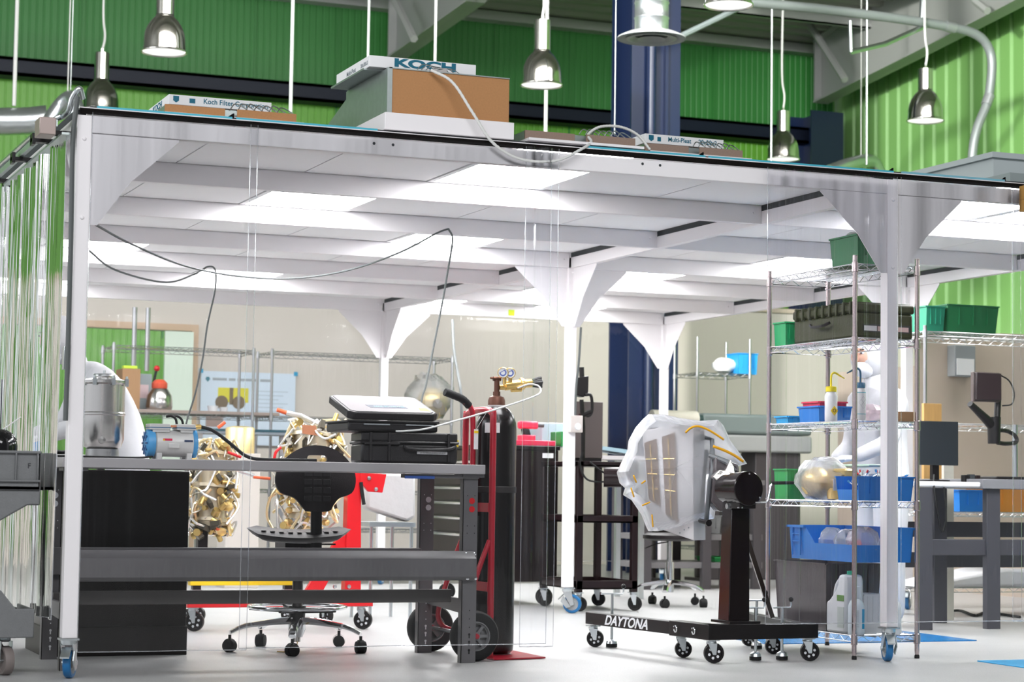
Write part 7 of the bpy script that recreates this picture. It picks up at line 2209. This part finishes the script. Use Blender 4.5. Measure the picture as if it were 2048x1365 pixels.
# ================================================================ people in cleanroom suits
def figure(name, label, joints, edges, radii, m=SUIT):
    """one continuous body: a skinned chain of joints rooted at the pelvis"""
    names = list(joints)
    me = bpy.data.meshes.new(name)
    me.from_pydata([tuple(joints[n]) for n in names], [(names.index(a), names.index(b)) for a, b in edges], [])
    o = bpy.data.objects.new(name, me)
    C.objects.link(o)
    sk = o.modifiers.new('skin', 'SKIN')
    for i, n in enumerate(names):
        r = radii[n]
        me.skin_vertices[0].data[i].radius = r if isinstance(r, tuple) else (r, r)
        me.skin_vertices[0].data[i].use_root = (n == 'pelvis')
    sk.use_smooth_shade = True
    ss = o.modifiers.new('sub', 'SUBSURF')
    ss.levels = ss.render_levels = 2
    me.materials.append(m)
    tag(o, label, 'person')
    return o


def head(parent, c, yaw, hood=True):
    """hooded head with face strip, eyes, nose, mask; yaw: direction the face looks"""
    c = Vector(c)
    f = Vector((math.cos(yaw), math.sin(yaw), 0))
    s_ = Vector((-f.y, f.x, 0))
    M_ = Matrix(((f.x, s_.x, 0, c.x), (f.y, s_.y, 0, c.y), (0, 0, 1, c.z), (0, 0, 0, 1)))
    T = lambda mb: [setattr(mb, 'v', [M_ @ v for v in mb.v]), mb][1]
    obj('hood', T(MB().sph((-0.012, 0, 0.015), 0.125, 24, (1.02, 0.86, 1.12))), SUIT, parent)
    obj('face', T(MB().sph((0.018, 0, 0.012), 0.108, 24, (1.02, 0.76, 0.8))), SKIN, parent)
    obj('mask', T(MB().sph((0.035, 0, -0.055), 0.088, 20, (1.06, 0.8, 0.72))), WHITEP, parent)
    obj('nose', T(MB().sph((0.128, 0, -0.005), 0.018, 10, (1, 0.8, 1.4))), SKIN, parent)
    for q in (-1, 1):
        e = obj('eye', T(MB().sph((0.112, 0.032 * q, 0.03), 0.012, 10, (0.8, 1.2, 0.7))), WPLAST, parent)
        obj('pupil', T(MB().sph((0.122, 0.032 * q, 0.03), 0.006, 8)), BLACK, e)
        obj('eyebrow', T(MB().tube([(0.115, 0.018 * q, 0.05), (0.112, 0.045 * q, 0.05)], 0.004, n=6)), mat('brown_hair', (0.08, 0.05, 0.03), 0.7), parent)


def hand(parent, wrist, d, up=(0, 0, 1), m=None, curl=0.5):
    """gloved hand: palm, four unequal bent fingers and a thumb from the palm's side"""
    m = m or mat('white_glove', (0.75, 0.76, 0.8), 0.45)
    w = Vector(wrist)
    d = Vector(d).normalized()
    u = Vector(up)
    s_ = d.cross(u).normalized()
    u = s_.cross(d).normalized()
    mb = MB()
    mb.tube([w - d * 0.01, w + d * 0.03, w + d * 0.07, w + d * 0.088], [0.026, 0.036, 0.04, 0.03], n=12)
    mb.v = [w + (v - w) - u * ((v - w).dot(u)) * 0.45 for v in mb.v]
    for i, (off, L) in enumerate(((-0.03, 0.062), (-0.011, 0.075), (0.009, 0.07), (0.028, 0.055))):
        p = w + d * 0.082 + s_ * off
        a1 = d
        a2 = (d - u * curl).normalized()
        a3 = (d * 0.5 - u * curl * 1.8).normalized()
        mb.tube(catm([p - d * 0.015, p + a1 * L * 0.4, p + a1 * L * 0.4 + a2 * L * 0.33, p + a1 * L * 0.4 + a2 * L * 0.33 + a3 * L * 0.27], 3), [0.0095] * 7 + [0.008] * 3, n=8)
    p = w + d * 0.028 - s_ * 0.033
    mb.tube(catm([p + s_ * 0.01, p + (d - s_ * 0.8).normalized() * 0.03, p + (d - s_ * 0.8).normalized() * 0.03 + d * 0.026], 4), [0.012] * 5 + [0.01] * 4, n=8)
    obj('glove', mb, m, parent)


# person bending over the table at the back left
yy = 2.92
J = {'pelvis': (0.80, yy, 0.98), 'spine': (0.74, yy, 1.16), 'chest': (0.62, yy, 1.36), 'neck': (0.50, yy, 1.49), 'crown': (0.45, yy, 1.56),
     'shL': (0.58, yy - 0.18, 1.42), 'shR': (0.58, yy + 0.18, 1.42), 'elL': (0.48, yy - 0.24, 1.16), 'elR': (0.46, yy + 0.24, 1.16),
     'wrL': (0.26, yy - 0.10, 1.08), 'wrR': (0.26, yy + 0.14, 1.10),
     'hipL': (0.80, yy - 0.10, 0.92), 'hipR': (0.80, yy + 0.10, 0.92), 'knL': (0.77, yy - 0.11, 0.50), 'knR': (0.79, yy + 0.12, 0.50),
     'anL': (0.82, yy - 0.12, 0.10), 'anR': (0.84, yy + 0.13, 0.10), 'toL': (0.66, yy - 0.13, 0.045), 'toR': (0.68, yy + 0.15, 0.045)}
E_ = [('pelvis', 'spine'), ('spine', 'chest'), ('chest', 'neck'), ('neck', 'crown'), ('chest', 'shL'), ('chest', 'shR'), ('shL', 'elL'), ('shR', 'elR'), ('elL', 'wrL'), ('elR', 'wrR'),
      ('pelvis', 'hipL'), ('pelvis', 'hipR'), ('hipL', 'knL'), ('hipR', 'knR'), ('knL', 'anL'), ('knR', 'anR'), ('anL', 'toL'), ('anR', 'toR')]
RD = {'pelvis': 0.16, 'spine': 0.165, 'chest': 0.175, 'neck': 0.075, 'crown': 0.07, 'shL': 0.095, 'shR': 0.095, 'elL': 0.062, 'elR': 0.062, 'wrL': 0.042, 'wrR': 0.042,
      'hipL': 0.115, 'hipR': 0.115, 'knL': 0.082, 'knR': 0.082, 'anL': 0.06, 'anR': 0.06, 'toL': 0.042, 'toR': 0.042}
pA = figure('person', 'person in a white hooded cleanroom suit bending to the left, behind the steel vessel', J, E_, RD)
head(pA, (0.385, yy, 1.63), PI + 0.55)
hand(pA, J['wrL'], (-1, 0.1, -0.2))
hand(pA, J['wrR'], (-1, -0.1, -0.2), m=None)

yy = 2.0
bx0 = at(1752, 800, y=yy).x
dx = bx0 - 0.0
J2 = {'pelvis': (dx + 0.05, yy, 0.96), 'spine': (dx + 0.04, yy, 1.14), 'chest': (dx + 0.02, yy, 1.34), 'neck': (dx - 0.02, yy, 1.50), 'crown': (dx - 0.03, yy, 1.58),
      'shL': (dx + 0.0, yy - 0.19, 1.40), 'shR': (dx + 0.0, yy + 0.19, 1.40), 'elL': (dx - 0.05, yy - 0.25, 1.15), 'elR': (dx - 0.02, yy + 0.24, 1.14),
      'wrL': (dx - 0.26, yy - 0.16, 1.05), 'wrR': (dx - 0.22, yy + 0.12, 1.04),
      'hipL': (dx + 0.05, yy - 0.10, 0.90), 'hipR': (dx + 0.05, yy + 0.10, 0.90), 'knL': (dx + 0.03, yy - 0.11, 0.49), 'knR': (dx + 0.06, yy + 0.12, 0.49),
      'anL': (dx + 0.07, yy - 0.12, 0.10), 'anR': (dx + 0.10, yy + 0.13, 0.10), 'toL': (dx - 0.09, yy - 0.13, 0.045), 'toR': (dx - 0.06, yy + 0.15, 0.045)}
RD2 = dict(RD)
RD2.update({'pelvis': 0.17, 'spine': 0.155, 'chest': 0.165, 'hipL': 0.13, 'hipR': 0.13, 'knL': 0.1, 'knR': 0.1})
pB = figure('person', 'person in a white hooded cleanroom suit standing behind the wire rack', J2, E_, RD2)
head(pB, (dx - 0.06, yy, 1.66), PI + 0.45)
hand(pB, J2['wrL'], (-1, 0.1, -0.1))
hand(pB, J2['wrR'], (-1, -0.1, -0.1))
